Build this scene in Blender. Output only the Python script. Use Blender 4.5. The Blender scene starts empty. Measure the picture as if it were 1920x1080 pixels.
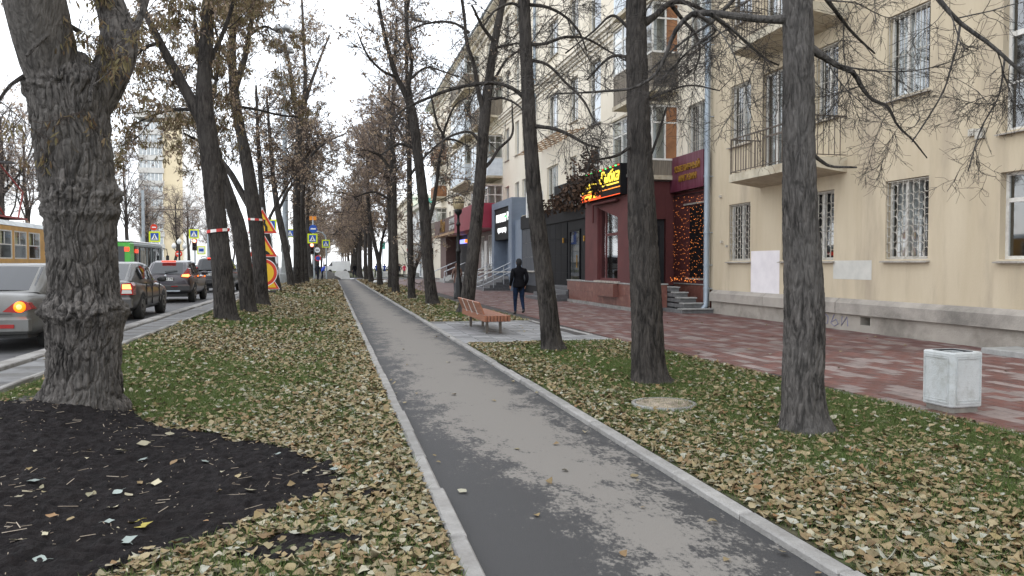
import bpy, bmesh, math, random
import numpy as np
from mathutils import Vector, Matrix, noise as mnoise

# ------------------------------------------------------------------ camera, sky, sun, exposure
scn = bpy.context.scene
COL = scn.collection
RAD = math.radians
CAM_H = 1.65
cam_d = bpy.data.cameras.new('camera')
cam = bpy.data.objects.new('camera', cam_d); COL.objects.link(cam)
cam_d.sensor_width = 36.0
cam_d.lens = 36.0 * 1450 / 1920
cam_d.clip_start = 0.05; cam_d.clip_end = 3000
cam.location = (0, 0, CAM_H)
cam.rotation_euler = (RAD(90 - 1.74), 0, RAD(-13.2))
scn.camera = cam

SUN_EL, SUN_ROT = RAD(28), RAD(-60)
world = bpy.data.worlds.new('World'); scn.world = world
world.use_nodes = True
wn = world.node_tree; wn.nodes.clear()
w_out = wn.nodes.new('ShaderNodeOutputWorld')
w_bg = wn.nodes.new('ShaderNodeBackground'); w_bg.inputs['Strength'].default_value = 0.15
w_sky = wn.nodes.new('ShaderNodeTexSky'); w_sky.sky_type = 'NISHITA'
w_sky.sun_disc = False; w_sky.sun_elevation = SUN_EL; w_sky.sun_rotation = SUN_ROT
w_tc = wn.nodes.new('ShaderNodeTexCoord')
w_no = wn.nodes.new('ShaderNodeTexNoise'); w_no.inputs['Scale'].default_value = 2.2; w_no.inputs['Detail'].default_value = 6
w_rp = wn.nodes.new('ShaderNodeValToRGB')
w_rp.color_ramp.elements[0].position = 0.3; w_rp.color_ramp.elements[0].color = (6.6, 7.0, 7.6, 1)
w_rp.color_ramp.elements[1].position = 0.7; w_rp.color_ramp.elements[1].color = (8.6, 8.7, 8.9, 1)
w_mx = wn.nodes.new('ShaderNodeMix'); w_mx.data_type = 'RGBA'; w_mx.inputs[0].default_value = 0.88
wn.links.new(w_tc.outputs['Generated'], w_no.inputs['Vector'])
wn.links.new(w_no.outputs['Fac'], w_rp.inputs['Fac'])
wn.links.new(w_sky.outputs['Color'], w_mx.inputs[6])
wn.links.new(w_rp.outputs['Color'], w_mx.inputs[7])
wn.links.new(w_mx.outputs[2], w_bg.inputs['Color'])
wn.links.new(w_bg.outputs['Background'], w_out.inputs['Surface'])

sun_d = bpy.data.lights.new('sun', 'SUN'); sun_d.energy = 0.8; sun_d.angle = RAD(25); sun_d.color = (1.0, 0.96, 0.9)
sun = bpy.data.objects.new('sun', sun_d); COL.objects.link(sun)
sun.rotation_euler = (RAD(90) - SUN_EL, 0, RAD(60))
sun.location = (-20, -20, 40)

scn.view_settings.view_transform = 'Standard'
scn.view_settings.look = 'None'
scn.view_settings.exposure = 1.0
scn.view_settings.gamma = 1.0
scn.view_settings.use_curve_mapping = False
scn.render.engine = 'CYCLES'
scn.cycles.use_denoising = True
scn.cycles.max_bounces = 6
scn.cycles.diffuse_bounces = 3
scn.cycles.glossy_bounces = 3
scn.cycles.transparent_max_bounces = 8

rng = np.random.default_rng(11)
random.seed(5)

# ------------------------------------------------------------------ helpers
CA, SA = math.cos(RAD(13.2)), math.sin(RAD(13.2))
CP, SP = math.cos(RAD(1.74)), math.sin(RAD(1.74))
def _ray(px, py):
    u = (px - 960) / 1450.0; v = (540 - py) / 1450.0
    F = (SA*CP, CA*CP, -SP); R = (CA, -SA, 0); U = (SA*SP, CA*SP, CP)
    return [F[i] + u*R[i] + v*U[i] for i in range(3)]
def at(px, py, Y):
    """world point at street distance Y whose place in the photograph is px, py"""
    d = _ray(px, py); t = Y / d[1]
    return (d[0]*t, Y, CAM_H + d[2]*t)
def at_x(px, py, X):
    d = _ray(px, py); t = X / d[0]
    return (X, d[1]*t, CAM_H + d[2]*t)
def gnd(px, py, z=0.0):
    d = _ray(px, py); t = (z - CAM_H) / d[2]
    return (d[0]*t, d[1]*t, z)

def mesh_np(name, V, F, mat=None, smooth=False, mats=None, midx=None):
    """mesh out of numpy vertices and equal-sided faces"""
    V = np.asarray(V, dtype=np.float32).reshape(-1, 3); F = np.asarray(F, dtype=np.int32)
    n, k = F.shape
    me = bpy.data.meshes.new(name)
    me.vertices.add(len(V)); me.vertices.foreach_set('co', V.ravel())
    me.loops.add(n*k); me.loops.foreach_set('vertex_index', F.ravel())
    me.polygons.add(n)
    me.polygons.foreach_set('loop_start', np.arange(0, n*k, k, dtype=np.int32))
    try: me.polygons.foreach_set('loop_total', np.full(n, k, dtype=np.int32))
    except Exception: pass
    if smooth: me.polygons.foreach_set('use_smooth', np.ones(n, dtype=bool))
    for m in (mats or ([mat] if mat else [])): me.materials.append(m)
    if midx is not None: me.polygons.foreach_set('material_index', np.asarray(midx, dtype=np.int32))
    me.update(calc_edges=True)
    return me

def link(name, me, parent=None, loc=None):
    o = bpy.data.objects.new(name, me); COL.objects.link(o)
    if parent is not None: o.parent = parent
    if loc is not None: o.location = loc
    return o
def tag(o, label=None, cat=None, group=None, kind=None):
    if label: o['label'] = label
    if cat: o['category'] = cat
    if group: o['group'] = group
    if kind: o['kind'] = kind
    return o
def thing(name, label, cat, loc=(0, 0, 0), rz=0.0, group=None):
    o = bpy.data.objects.new(name, None); COL.objects.link(o)
    o.location = loc; o.rotation_euler = (0, 0, rz); o.empty_display_size = 0.2
    return tag(o, label, cat, group)
def copy_tree(o, parent=None):
    c = o.copy(); COL.objects.link(c)
    if parent is not None: c.parent = parent
    for ch in list(o.children): copy_tree(ch, c)
    return c

class MB:
    """collects simple shapes into one mesh"""
    def __init__(s): s.v = []; s.f = []; s.m = []; s.sm = []
    def add(s, vs, fs, m=0, smooth=False):
        b = len(s.v); s.v += [tuple(q) for q in vs]
        for q in fs: s.f.append(tuple(b + i for i in q)); s.m.append(m); s.sm.append(smooth)
        return s
    def box(s, x0, x1, y0, y1, z0, z1, m=0, bev=0.0):
        if bev > 0:
            b = bev
            vs = []
            for z, i in ((z0, b), (z0+b, 0), (z1-b, 0), (z1, b)):
                vs += [(x0+i, y0+i, z), (x1-i, y0+i, z), (x1-i, y1-i, z), (x0+i, y1-i, z)]
            fs = [(3, 2, 1, 0), (12, 13, 14, 15)]
            for k in range(3):
                for j in range(4):
                    a, c = k*4+j, k*4+(j+1) % 4
                    fs.append((a, c, c+4, a+4))
            return s.add(vs, fs, m)
        vs = [(x0, y0, z0), (x1, y0, z0), (x1, y1, z0), (x0, y1, z0), (x0, y0, z1), (x1, y0, z1), (x1, y1, z1), (x0, y1, z1)]
        return s.add(vs, [(3, 2, 1, 0), (4, 5, 6, 7), (0, 1, 5, 4), (1, 2, 6, 5), (2, 3, 7, 6), (3, 0, 4, 7)], m)
    def quad(s, a, b, c, d, m=0): return s.add([a, b, c, d], [(0, 1, 2, 3)], m)
    def bar(s, a, b, w, h, m=0, up=(0, 0, 1)):
        a = Vector(a); b = Vector(b); t = (b - a).normalized()
        u = Vector(up)
        if abs(t.dot(u)) > 0.98: u = Vector((0, 1, 0))
        r = t.cross(u).normalized(); u = r.cross(t)
        vs = []
        for p in (a, b):
            for sx, sz in ((-1, -1), (1, -1), (1, 1), (-1, 1)): vs.append(p + r*sx*w/2 + u*sz*h/2)
        return s.add(vs, [(0, 1, 2, 3), (7, 6, 5, 4), (0, 4, 5, 1), (1, 5, 6, 2), (2, 6, 7, 3), (3, 7, 4, 0)], m)
    def tube(s, pts, rad, n=8, m=0, caps=True, smooth=True):
        pts = [Vector(p) for p in pts]
        if not hasattr(rad, '__len__'): rad = [rad]*len(pts)
        vs = []; prev = None
        for i, p in enumerate(pts):
            t = (pts[min(i+1, len(pts)-1)] - pts[max(i-1, 0)]).normalized()
            if prev is None:
                u = Vector((1, 0, 0)) if abs(t.x) < 0.8 else Vector((0, 1, 0))
            else: u = prev
            u = (u - t*u.dot(t)).normalized(); prev = u
            w = t.cross(u)
            for k in range(n):
                an = 2*math.pi*k/n
                vs.append(p + (u*math.cos(an) + w*math.sin(an))*rad[i])
        fs = []
        for i in range(len(pts)-1):
            for k in range(n):
                a = i*n+k; b = i*n+(k+1) % n
                fs.append((a, b, b+n, a+n))
        s.add(vs, fs, m, smooth)
        if caps:
            s.add(vs[:n], [tuple(range(n-1, -1, -1))], m); s.add(vs[-n:], [tuple(range(n))], m)
        return s
    def shift(s, dx, dy, dz):
        s.v = [(a+dx, b+dy, c+dz) for a, b, c in s.v]; return s
    def cyl(s, c, r, z0, z1, n=12, m=0, r2=None):
        return s.tube([(c[0], c[1], z0), (c[0], c[1], z1)], [r, r if r2 is None else r2], n, m)
    def lathe(s, prof, n=16, m=0, c=(0, 0, 0), smooth=True):
        vs = []
        for r, z in prof:
            for k in range(n):
                an = 2*math.pi*k/n
                vs.append((c[0]+r*math.cos(an), c[1]+r*math.sin(an), c[2]+z))
        fs = []
        for i in range(len(prof)-1):
            for k in range(n):
                a = i*n+k; b = i*n+(k+1) % n
                fs.append((a, b, b+n, a+n))
        s.add(vs, fs, m, smooth)
        s.add(vs[:n], [tuple(range(n-1, -1, -1))], m); s.add(vs[-n:], [tuple(range(n))], m)
        return s
    def prism(s, poly, axis, a0, a1, m=0):
        """poly in the two remaining axes (in x,y,z order), extruded along axis"""
        def mk(p, a):
            if axis == 'x': return (a, p[0], p[1])
            if axis == 'y': return (p[0], a, p[1])
            return (p[0], p[1], a)
        n = len(poly); vs = [mk(p, a0) for p in poly] + [mk(p, a1) for p in poly]
        fs = [tuple(range(n-1, -1, -1)), tuple(range(n, 2*n))]
        for i in range(n): fs.append((i, (i+1) % n, n+(i+1) % n, n+i))
        return s.add(vs, fs, m)
    def mesh(s, name, mats, off=(0, 0, 0)):
        me = bpy.data.meshes.new(name)
        ox, oy, oz = off
        me.from_pydata([(a-ox, b-oy, c-oz) for a, b, c in s.v], [], s.f)
        for mt in (mats if isinstance(mats, (list, tuple)) else [mats]): me.materials.append(mt)
        me.polygons.foreach_set('material_index', np.array(s.m, dtype=np.int32))
        me.polygons.foreach_set('use_smooth', np.array(s.sm, dtype=bool))
        bm = bmesh.new(); bm.from_mesh(me)
        bmesh.ops.recalc_face_normals(bm, faces=bm.faces)
        bm.to_mesh(me); bm.free()
        return me
    def build(s, name, mats, parent=None, world=True, loc=None):
        off = (0, 0, 0)
        if parent is not None and world:
            p = parent; q = Vector((0, 0, 0))
            while p is not None: q = q + p.location; p = p.parent
            off = tuple(q)
        return link(name, s.mesh(name, mats, off), parent, loc)

# smooth value noise for shapes
def _hash2(ix, iy, seed):
    h = (ix*374761393 + iy*668265263 + seed*1442695041) & 0xffffffff
    h = ((h ^ (h >> 13))*1274126177) & 0xffffffff
    return ((h ^ (h >> 16)) & 0xffffff) / float(0xffffff)
def vnoise(x, y, seed=0, perx=None):
    x = np.asarray(x, dtype=np.float64); y = np.asarray(y, dtype=np.float64)
    ix = np.floor(x).astype(np.int64); iy = np.floor(y).astype(np.int64)
    fx = x-ix; fy = y-iy; fx = fx*fx*(3-2*fx); fy = fy*fy*(3-2*fy)
    def H(a, b):
        if perx: a = a % perx
        return _hash2(a, b, seed)
    return (H(ix, iy)*(1-fx)+H(ix+1, iy)*fx)*(1-fy) + (H(ix, iy+1)*(1-fx)+H(ix+1, iy+1)*fx)*fy
def plates(x, y, seed, perx):
    """distance to the nearest border of a jittered cell pattern, periodic in x"""
    x = np.asarray(x, dtype=np.float64); y = np.asarray(y, dtype=np.float64)
    ix = np.floor(x).astype(np.int64); iy = np.floor(y).astype(np.int64)
    d1 = np.full(x.shape, 9.0); d2 = np.full(x.shape, 9.0)
    for a in (-1, 0, 1):
        for b in (-1, 0, 1):
            cx = ix+a; cy = iy+b
            px_ = cx+0.5+0.85*(_hash2(cx % perx, cy, seed)-.5); py_ = cy+0.5+0.95*(_hash2(cx % perx, cy, seed+7)-.5)
            d = np.hypot(px_-x, py_-y)
            d2 = np.where(d < d1, d1, np.minimum(d2, d)); d1 = np.minimum(d1, d)
    return d2-d1
def fbm(x, y, seed=0, oct=4, perx=None):
    t = 0; a = 0.5; n = 0
    for i in range(oct):
        f = 2**i
        t = t + a*vnoise(x*f, y*f, seed+i*17, perx*f if perx else None); n += a; a *= 0.5
    return t/n
# ------------------------------------------------------------------ materials
MATS = {}
def mat(name, c1, c2=None, scale=6.0, detail=6, rough=0.8, rough2=None, bump=0.0, bscale=None, metal=0.0, spec=0.5, coord='obj',
        stretch=None, rand=0.0, island=None, emit=None, estr=0.0, lo=0.35, hi=0.65, coat=0.0, dirt=None, dscale=1.5, sat=0.0):
    if name in MATS: return MATS[name]
    m = bpy.data.materials.new(name); m.use_nodes = True; MATS[name] = m
    nt = m.node_tree; L = nt.links
    b = nt.nodes['Principled BSDF']
    b.inputs['Roughness'].default_value = rough; b.inputs['Metallic'].default_value = metal
    b.inputs['Specular IOR Level'].default_value = spec
    b.inputs['Coat Weight'].default_value = coat; b.inputs['Coat Roughness'].default_value = 0.08
    b.inputs['Base Color'].default_value = (*c1, 1)
    vec = None
    def coords():
        nonlocal vec
        if vec: return vec
        if coord == 'obj':
            t = nt.nodes.new('ShaderNodeTexCoord'); vec = t.outputs['Object']
        else:
            t = nt.nodes.new('ShaderNodeNewGeometry'); vec = t.outputs['Position']
        if stretch:
            mp = nt.nodes.new('ShaderNodeMapping'); mp.inputs['Scale'].default_value = stretch
            L.new(vec, mp.inputs['Vector']); vec = mp.outputs['Vector']
        return vec
    col = None
    if c2:
        n = nt.nodes.new('ShaderNodeTexNoise'); n.inputs['Scale'].default_value = scale; n.inputs['Detail'].default_value = detail
        n.inputs['Roughness'].default_value = 0.6
        L.new(coords(), n.inputs['Vector'])
        mr = nt.nodes.new('ShaderNodeMapRange'); mr.inputs[1].default_value = lo; mr.inputs[2].default_value = hi
        L.new(n.outputs['Fac'], mr.inputs[0])
        mx = nt.nodes.new('ShaderNodeMix'); mx.data_type = 'RGBA'
        mx.inputs[6].default_value = (*c1, 1); mx.inputs[7].default_value = (*c2, 1)
        L.new(mr.outputs[0], mx.inputs[0]); col = mx.outputs[2]
        if rough2 is not None:
            r2 = nt.nodes.new('ShaderNodeMapRange'); r2.inputs[3].default_value = rough; r2.inputs[4].default_value = rough2
            L.new(mr.outputs[0], r2.inputs[0]); L.new(r2.outputs[0], b.inputs['Roughness'])
    if island:
        g = nt.nodes.new('ShaderNodeNewGeometry'); rp = nt.nodes.new('ShaderNodeValToRGB'); cr = rp.color_ramp
        while len(cr.elements) < len(island): cr.elements.new(0.5)
        for i, c in enumerate(island):
            cr.elements[i].position = i/len(island); cr.elements[i].color = (*c, 1)
        cr.interpolation = 'LINEAR'
        L.new(g.outputs['Random Per Island'], rp.inputs['Fac']); icol = rp.outputs['Color']
        if col is not None:
            mm = nt.nodes.new('ShaderNodeMix'); mm.data_type = 'RGBA'; mm.blend_type = 'MULTIPLY'; mm.inputs[0].default_value = 1
            L.new(icol, mm.inputs[6]); L.new(col, mm.inputs[7]); col = mm.outputs[2]
        else: col = icol
    if dirt:
        n = nt.nodes.new('ShaderNodeTexNoise'); n.inputs['Scale'].default_value = dscale; n.inputs['Detail'].default_value = 8
        n.inputs['Roughness'].default_value = 0.65
        L.new(coords(), n.inputs['Vector'])
        mr = nt.nodes.new('ShaderNodeMapRange'); mr.inputs[1].default_value = 0.48; mr.inputs[2].default_value = 0.72
        L.new(n.outputs['Fac'], mr.inputs[0])
        mx = nt.nodes.new('ShaderNodeMix'); mx.data_type = 'RGBA'; mx.inputs[7].default_value = (*dirt, 1)
        if col is not None: L.new(col, mx.inputs[6])
        else: mx.inputs[6].default_value = (*c1, 1)
        L.new(mr.outputs[0], mx.inputs[0]); col = mx.outputs[2]
    if rand > 0:
        oi = nt.nodes.new('ShaderNodeObjectInfo'); hs = nt.nodes.new('ShaderNodeHueSaturation')
        mr = nt.nodes.new('ShaderNodeMapRange'); mr.inputs[3].default_value = 1-rand; mr.inputs[4].default_value = 1+rand
        L.new(oi.outputs['Random'], mr.inputs[0]); L.new(mr.outputs[0], hs.inputs['Value'])
        if col is not None: L.new(col, hs.inputs['Color'])
        else: hs.inputs['Color'].default_value = (*c1, 1)
        col = hs.outputs['Color']
    if col is not None: L.new(col, b.inputs['Base Color'])
    if bump > 0:
        n = nt.nodes.new('ShaderNodeTexNoise'); n.inputs['Scale'].default_value = bscale or scale*4; n.inputs['Detail'].default_value = 5
        L.new(coords(), n.inputs['Vector'])
        bp = nt.nodes.new('ShaderNodeBump'); bp.inputs['Strength'].default_value = min(1, bump); bp.inputs['Distance'].default_value = 0.02
        L.new(n.outputs['Fac'], bp.inputs['Height']); L.new(bp.outputs['Normal'], b.inputs['Normal'])
    if emit:
        b.inputs['Emission Color'].default_value = (*emit, 1); b.inputs['Emission Strength'].default_value = estr
    return m

def s2l(r, g, b):
    f = lambda c: (c/255/12.92 if c/255 <= 0.04045 else ((c/255+0.055)/1.055)**2.4)
    return (f(r), f(g), f(b))

M_asph_road = mat('road_asphalt', (0.075, 0.076, 0.080), (0.11, 0.11, 0.112), scale=3, rough=0.75, bump=0.4, bscale=90, coord='pos')
M_conc = mat('kerb_concrete', (0.32, 0.31, 0.295), (0.23, 0.222, 0.21), scale=5, rough=0.9, bump=0.5, bscale=45, rand=0.12, dirt=(0.17, 0.158, 0.145), dscale=2.2)
M_slab = mat('sidewalk_slab', (0.20, 0.20, 0.20), (0.14, 0.14, 0.14), scale=2.5, rough=0.9, bump=0.4, bscale=50, rand=0.12, dirt=(0.10, 0.095, 0.085), dscale=1.2)
M_plaza = mat('plaza_slab', (0.25, 0.25, 0.25), (0.175, 0.175, 0.178), scale=3, rough=0.85, bump=0.3, bscale=50, rand=0.26)
M_tile_joint = mat('paving_bed', (0.055, 0.048, 0.045), (0.04, 0.035, 0.033), scale=8, rough=0.95, coord='pos')
M_tile = mat('paving_tile', (0.15, 0.060, 0.049), (0.112, 0.046, 0.038), scale=7, rough=0.6, bump=0.3, bscale=60, rand=0.22, dirt=(0.15, 0.10, 0.095), dscale=3)
M_tile_pale = mat('paving_tile_worn', (0.26, 0.21, 0.195), (0.20, 0.155, 0.142), scale=7, rough=0.75, bump=0.3, bscale=60, rand=0.18)
M_tile_stuff = mat('paving_tiles_mixed', (1, 1, 1), (0.8, 0.8, 0.8), scale=1.2, rough=0.7, bump=0.3, bscale=60, coord='pos',
    island=[(0.11, 0.043, 0.035), (0.125, 0.048, 0.039), (0.14, 0.058, 0.048), (0.21, 0.165, 0.15), (0.18, 0.135, 0.122), (0.115, 0.052, 0.046), (0.10, 0.043, 0.038), (0.14, 0.08, 0.074)])
M_soil = mat('black_soil', (0.007, 0.0058, 0.0062), (0.016, 0.013, 0.0132), scale=14, rough=0.95, bump=1.0, bscale=60, coord='pos', spec=0.2)
M_lawn = mat('lawn_earth', (0.085, 0.076, 0.048), (0.055, 0.072, 0.027), scale=1.6, rough=0.95, bump=0.8, bscale=30, coord='pos', spec=0.2)
M_far_lawn = M_lawn
M_grass = mat('grass_blades', (0.035, 0.066, 0.014), rough=0.6, island=[(0.075, 0.11, 0.027), (0.106, 0.156, 0.04), (0.125, 0.169, 0.053), (0.163, 0.188, 0.075), (0.081, 0.131, 0.031), (0.112, 0.163, 0.044)], spec=0.3)
LEAFC = [(0.275, 0.211, 0.116), (0.23, 0.173, 0.089), (0.331, 0.271, 0.16), (0.174, 0.114, 0.057), (0.284, 0.223, 0.109), (0.249, 0.229, 0.153), (0.184, 0.173, 0.116), (0.238, 0.17, 0.085), (0.349, 0.296, 0.184), (0.156, 0.089, 0.043), (0.267, 0.207, 0.116), (0.192, 0.139, 0.071), (0.221, 0.211, 0.135), (0.23, 0.127, 0.057), (0.303, 0.246, 0.135), (0.138, 0.093, 0.049), (0.41, 0.376, 0.274), (0.342, 0.342, 0.285)]
M_leaf = mat('fallen_leaf', (1, 1, 1), (0.80, 0.78, 0.74), scale=14, rough=0.72, coord='pos', island=LEAFC, spec=0.3)
M_leaf_one = mat('fallen_leaf_single', (0.40, 0.36, 0.26), (0.31, 0.28, 0.19), scale=25, rough=0.7, rand=0.3, spec=0.3)
M_leaf_grey = mat('fallen_leaf_grey_green', (0.30, 0.34, 0.32), (0.22, 0.26, 0.24), scale=25, rough=0.7, rand=0.2, spec=0.3)
M_leaf_yel = mat('fallen_leaf_yellow', (0.40, 0.36, 0.07), (0.28, 0.20, 0.05), scale=20, rough=0.65, spec=0.3)
M_leaf_org = mat('fallen_leaf_orange', (0.32, 0.20, 0.10), (0.24, 0.14, 0.07), scale=20, rough=0.7, rand=0.2, spec=0.3)

def bark_mat(name, c1, c2, c3, sc=1.0, strength=1.0):
    """vertical furrowed bark: stretched noise and voronoi for colour and relief"""
    m = bpy.data.materials.new(name); m.use_nodes = True; nt = m.node_tree; L = nt.links
    b = nt.nodes['Principled BSDF']; b.inputs['Roughness'].default_value = 0.9; b.inputs['Specular IOR Level'].default_value = 0.25
    t = nt.nodes.new('ShaderNodeTexCoord'); mp = nt.nodes.new('ShaderNodeMapping'); mp.inputs['Scale'].default_value = (sc, sc, sc*0.22)
    L.new(t.outputs['Object'], mp.inputs['Vector'])
    n1 = nt.nodes.new('ShaderNodeTexNoise'); n1.inputs['Scale'].default_value = 16; n1.inputs['Detail'].default_value = 8; n1.inputs['Roughness'].default_value = 0.65
    n1.inputs['Distortion'].default_value = 0.8
    L.new(mp.outputs[0], n1.inputs['Vector'])
    v = nt.nodes.new('ShaderNodeTexVoronoi'); v.feature = 'DISTANCE_TO_EDGE'; v.inputs['Scale'].default_value = 22
    L.new(mp.outputs[0], v.inputs['Vector'])
    n2 = nt.nodes.new('ShaderNodeTexNoise'); n2.inputs['Scale'].default_value = 1.3; n2.inputs['Detail'].default_value = 5
    L.new(t.outputs['Object'], n2.inputs['Vector'])
    r = nt.nodes.new('ShaderNodeValToRGB'); r.color_ramp.elements[0].position = 0.40; r.color_ramp.elements[0].color = (*c1, 1)
    r.color_ramp.elements[1].position = 0.62; r.color_ramp.elements[1].color = (*c2, 1)
    L.new(n1.outputs['Fac'], r.inputs['Fac'])
    mr = nt.nodes.new('ShaderNodeMapRange'); mr.inputs[1].default_value = 0.4; mr.inputs[2].default_value = 0.68
    L.new(n2.outputs['Fac'], mr.inputs[0])
    mx = nt.nodes.new('ShaderNodeMix'); mx.data_type = 'RGBA'; mx.inputs[7].default_value = (*c3, 1)
    ml = nt.nodes.new('ShaderNodeMath'); ml.operation = 'MULTIPLY'; ml.inputs[1].default_value = 0.65
    L.new(mr.outputs[0], ml.inputs[0]); L.new(ml.outputs[0], mx.inputs[0])
    L.new(r.outputs['Color'], mx.inputs[6]); L.new(mx.outputs[2], b.inputs['Base Color'])
    ma = nt.nodes.new('ShaderNodeMath'); ma.operation = 'MULTIPLY_ADD'; ma.inputs[1].default_value = 0.8
    L.new(v.outputs['Distance'], ma.inputs[0]); L.new(n1.outputs['Fac'], ma.inputs[2])
    bp = nt.nodes.new('ShaderNodeBump'); bp.inputs['Strength'].default_value = strength; bp.inputs['Distance'].default_value = 0.03
    L.new(ma.outputs[0], bp.inputs['Height']); L.new(bp.outputs['Normal'], b.inputs['Normal'])
    return m
M_bark = bark_mat('bark', (0.013, 0.0115, 0.0105), (0.074, 0.065, 0.058), (0.066, 0.059, 0.054))
M_bark_old = bark_mat('old_bark', (0.022, 0.020, 0.0185), (0.155, 0.141, 0.130), (0.13, 0.12, 0.11), sc=1.2, strength=0.9)
M_bark_grey = bark_mat('grey_bark', (0.026, 0.024, 0.0225), (0.135, 0.124, 0.116), (0.125, 0.117, 0.11), sc=1.3)
M_twig = mat('twig', (0.045, 0.040, 0.037), (0.075, 0.068, 0.063), scale=9, rough=0.85, spec=0.25)
M_twig_far = mat('twig_reddish_hazed', (0.17, 0.135, 0.118), (0.22, 0.178, 0.158), scale=9, rough=.9, spec=.2)  # reddish twigs, paled so that the colour carries the haze of distance
M_twig_brown = mat('twig_brown', (0.055, 0.040, 0.033), (0.085, 0.066, 0.055), scale=9, rough=0.85, spec=0.25)
M_seed = mat('dry_seeds', (0.15, 0.13, 0.07), rough=0.75, island=[(0.152, 0.123, 0.065), (0.232, 0.203, 0.109), (0.174, 0.109, 0.065), (0.29, 0.246, 0.145), (0.145, 0.087, 0.055), (0.203, 0.174, 0.087)], spec=0.2)
M_dryleaf = mat('dry_leaves', (0.13, 0.08, 0.05), rough=0.75, island=[(0.24, 0.193, 0.158), (0.323, 0.252, 0.188), (0.405, 0.309, 0.217), (0.208, 0.167, 0.143), (0.289, 0.215, 0.171), (0.471, 0.365, 0.248)], spec=0.2)

# buildings
M_plaster = mat('beige_plaster', s2l(197, 184, 160), s2l(186, 172, 147), scale=0.9, rough=0.92, bump=0.25, bscale=60, coord='pos', dirt=s2l(164, 151, 132), dscale=0.8, stretch=(1, 1.5, .33))
M_plaster_pale = mat('pale_plaster', s2l(226, 218, 202), s2l(217, 208, 190), scale=0.5, rough=0.92, bump=0.15, bscale=40, coord='pos')
M_plinth = mat('plinth_render', s2l(166, 159, 149), s2l(150, 144, 135), scale=1.4, rough=0.95, bump=0.5, bscale=30, coord='pos', dirt=s2l(112, 106, 98), dscale=0.9)
M_ledge = mat('plinth_ledge_render', s2l(164, 157, 148), s2l(152, 146, 138), scale=2.2, rough=0.95, bump=0.5, bscale=30, coord='pos', dirt=s2l(112, 108, 102), dscale=0.8)
M_trim = mat('white_trim', s2l(226, 221, 208), s2l(214, 207, 193), scale=2, rough=0.85, coord='pos')
M_white = mat('white_paint', s2l(226, 226, 224), s2l(212, 212, 209), scale=6, rough=0.55)
M_white_patch = mat('white_wash', s2l(226, 221, 222), s2l(216, 211, 213), scale=3, rough=0.9, coord='pos')
M_grey_patch = mat('grey_wash', s2l(200, 198, 190), s2l(186, 185, 178), scale=3, rough=0.9, coord='pos')
M_frame = mat('window_frame_paint', s2l(218, 216, 210), s2l(196, 192, 184), scale=9, rough=0.5)
M_grille = mat('grille_paint', s2l(196, 192, 182), s2l(160, 154, 142), scale=14, rough=0.5)
M_sill = mat('sill_metal', s2l(180, 174, 164), s2l(140, 134, 126), scale=7, rough=0.6, metal=0.2)
M_interior_shade = mat('interior_shade', (0.020, 0.021, 0.023), (0.04, 0.04, 0.042), scale=0.7, rough=0.9, coord='pos')  # near black: the shade of unlit rooms and openings put into the colour
M_curtain = mat('curtain', s2l(205, 204, 200), s2l(150, 150, 148), scale=3, rough=0.95, rand=0.35, stretch=(1, 8, 0.3))
M_iron = mat('iron_rail', s2l(112, 104, 96), s2l(88, 78, 70), scale=10, rough=0.7, metal=0.3)
M_pipe = mat('galvanised_pipe', s2l(160, 172, 182), s2l(140, 150, 160), scale=4, rough=0.45, metal=0.35, stretch=(1, 1, .2))
M_balc = mat('balcony_concrete', s2l(196, 188, 168), s2l(172, 164, 146), scale=2, rough=0.9, bump=0.3, bscale=30, coord='pos', dirt=s2l(150, 135, 112), dscale=1.6)
M_wood = mat('weathered_board', s2l(128, 118, 104), s2l(98, 92, 82), scale=3, rough=0.85, stretch=(6, 6, 0.4), rand=0.15)
M_ply = mat('brown_plywood', s2l(150, 106, 72), s2l(116, 80, 54), scale=2, rough=0.8, rand=0.1)
M_bluewhite = mat('pale_blue_sheet', s2l(208, 216, 222), s2l(190, 199, 206), scale=3, rough=0.5, rand=0.04)
M_roof = mat('roof_metal', s2l(120, 116, 112), s2l(98, 95, 92), scale=2, rough=0.5, coord='pos')
M_maroon = mat('maroon_render', s2l(92, 44, 43), s2l(80, 37, 37), scale=1.2, rough=0.7, bump=0.15, bscale=40, coord='pos')
M_maroon_sign = mat('maroon_sign_board', s2l(84, 28, 44), s2l(104, 56, 72), scale=2.2, rough=0.42, stretch=(8, 8, 0.6), lo=0.4, hi=0.6)
M_crimson = mat('crimson_board', s2l(150, 38, 62), s2l(136, 32, 54), scale=1.5, rough=0.4)
M_granite = mat('red_granite', s2l(120, 78, 68), s2l(96, 62, 56), scale=30, rough=0.35, bump=0.05, rand=0.12, dirt=s2l(136, 100, 88), dscale=4)
M_black_tile = mat('black_tile', (0.006, 0.0065, 0.008), (0.01, 0.0105, 0.0125), scale=3, rough=0.55, spec=0.12, rand=0.2)
M_charcoal = mat('charcoal_panel', (0.014, 0.0145, 0.016), (0.02, 0.02, 0.022), scale=3, rough=0.6, spec=0.15)
M_bluegrey = mat('blue_grey_panel', s2l(116, 127, 143), s2l(105, 116, 131), scale=2, rough=0.5)
M_bluegrey_dk = mat('slate_panel', s2l(58, 63, 72), s2l(50, 55, 62), scale=2, rough=0.5)
M_brown_panel = mat('brown_panel', s2l(98, 74, 68), s2l(86, 64, 60), scale=2, rough=0.5)
M_riser = mat('stone_riser', s2l(112, 112, 112), s2l(90, 90, 90), scale=6, rough=0.85, rand=0.1)
M_step = mat('stone_step', s2l(158, 158, 155), s2l(136, 136, 133), scale=6, rough=0.8, bump=0.2, rand=0.1)
M_step_dk = mat('dark_granite_step', s2l(92, 92, 94), s2l(72, 72, 74), scale=8, rough=0.5, rand=0.1)
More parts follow.
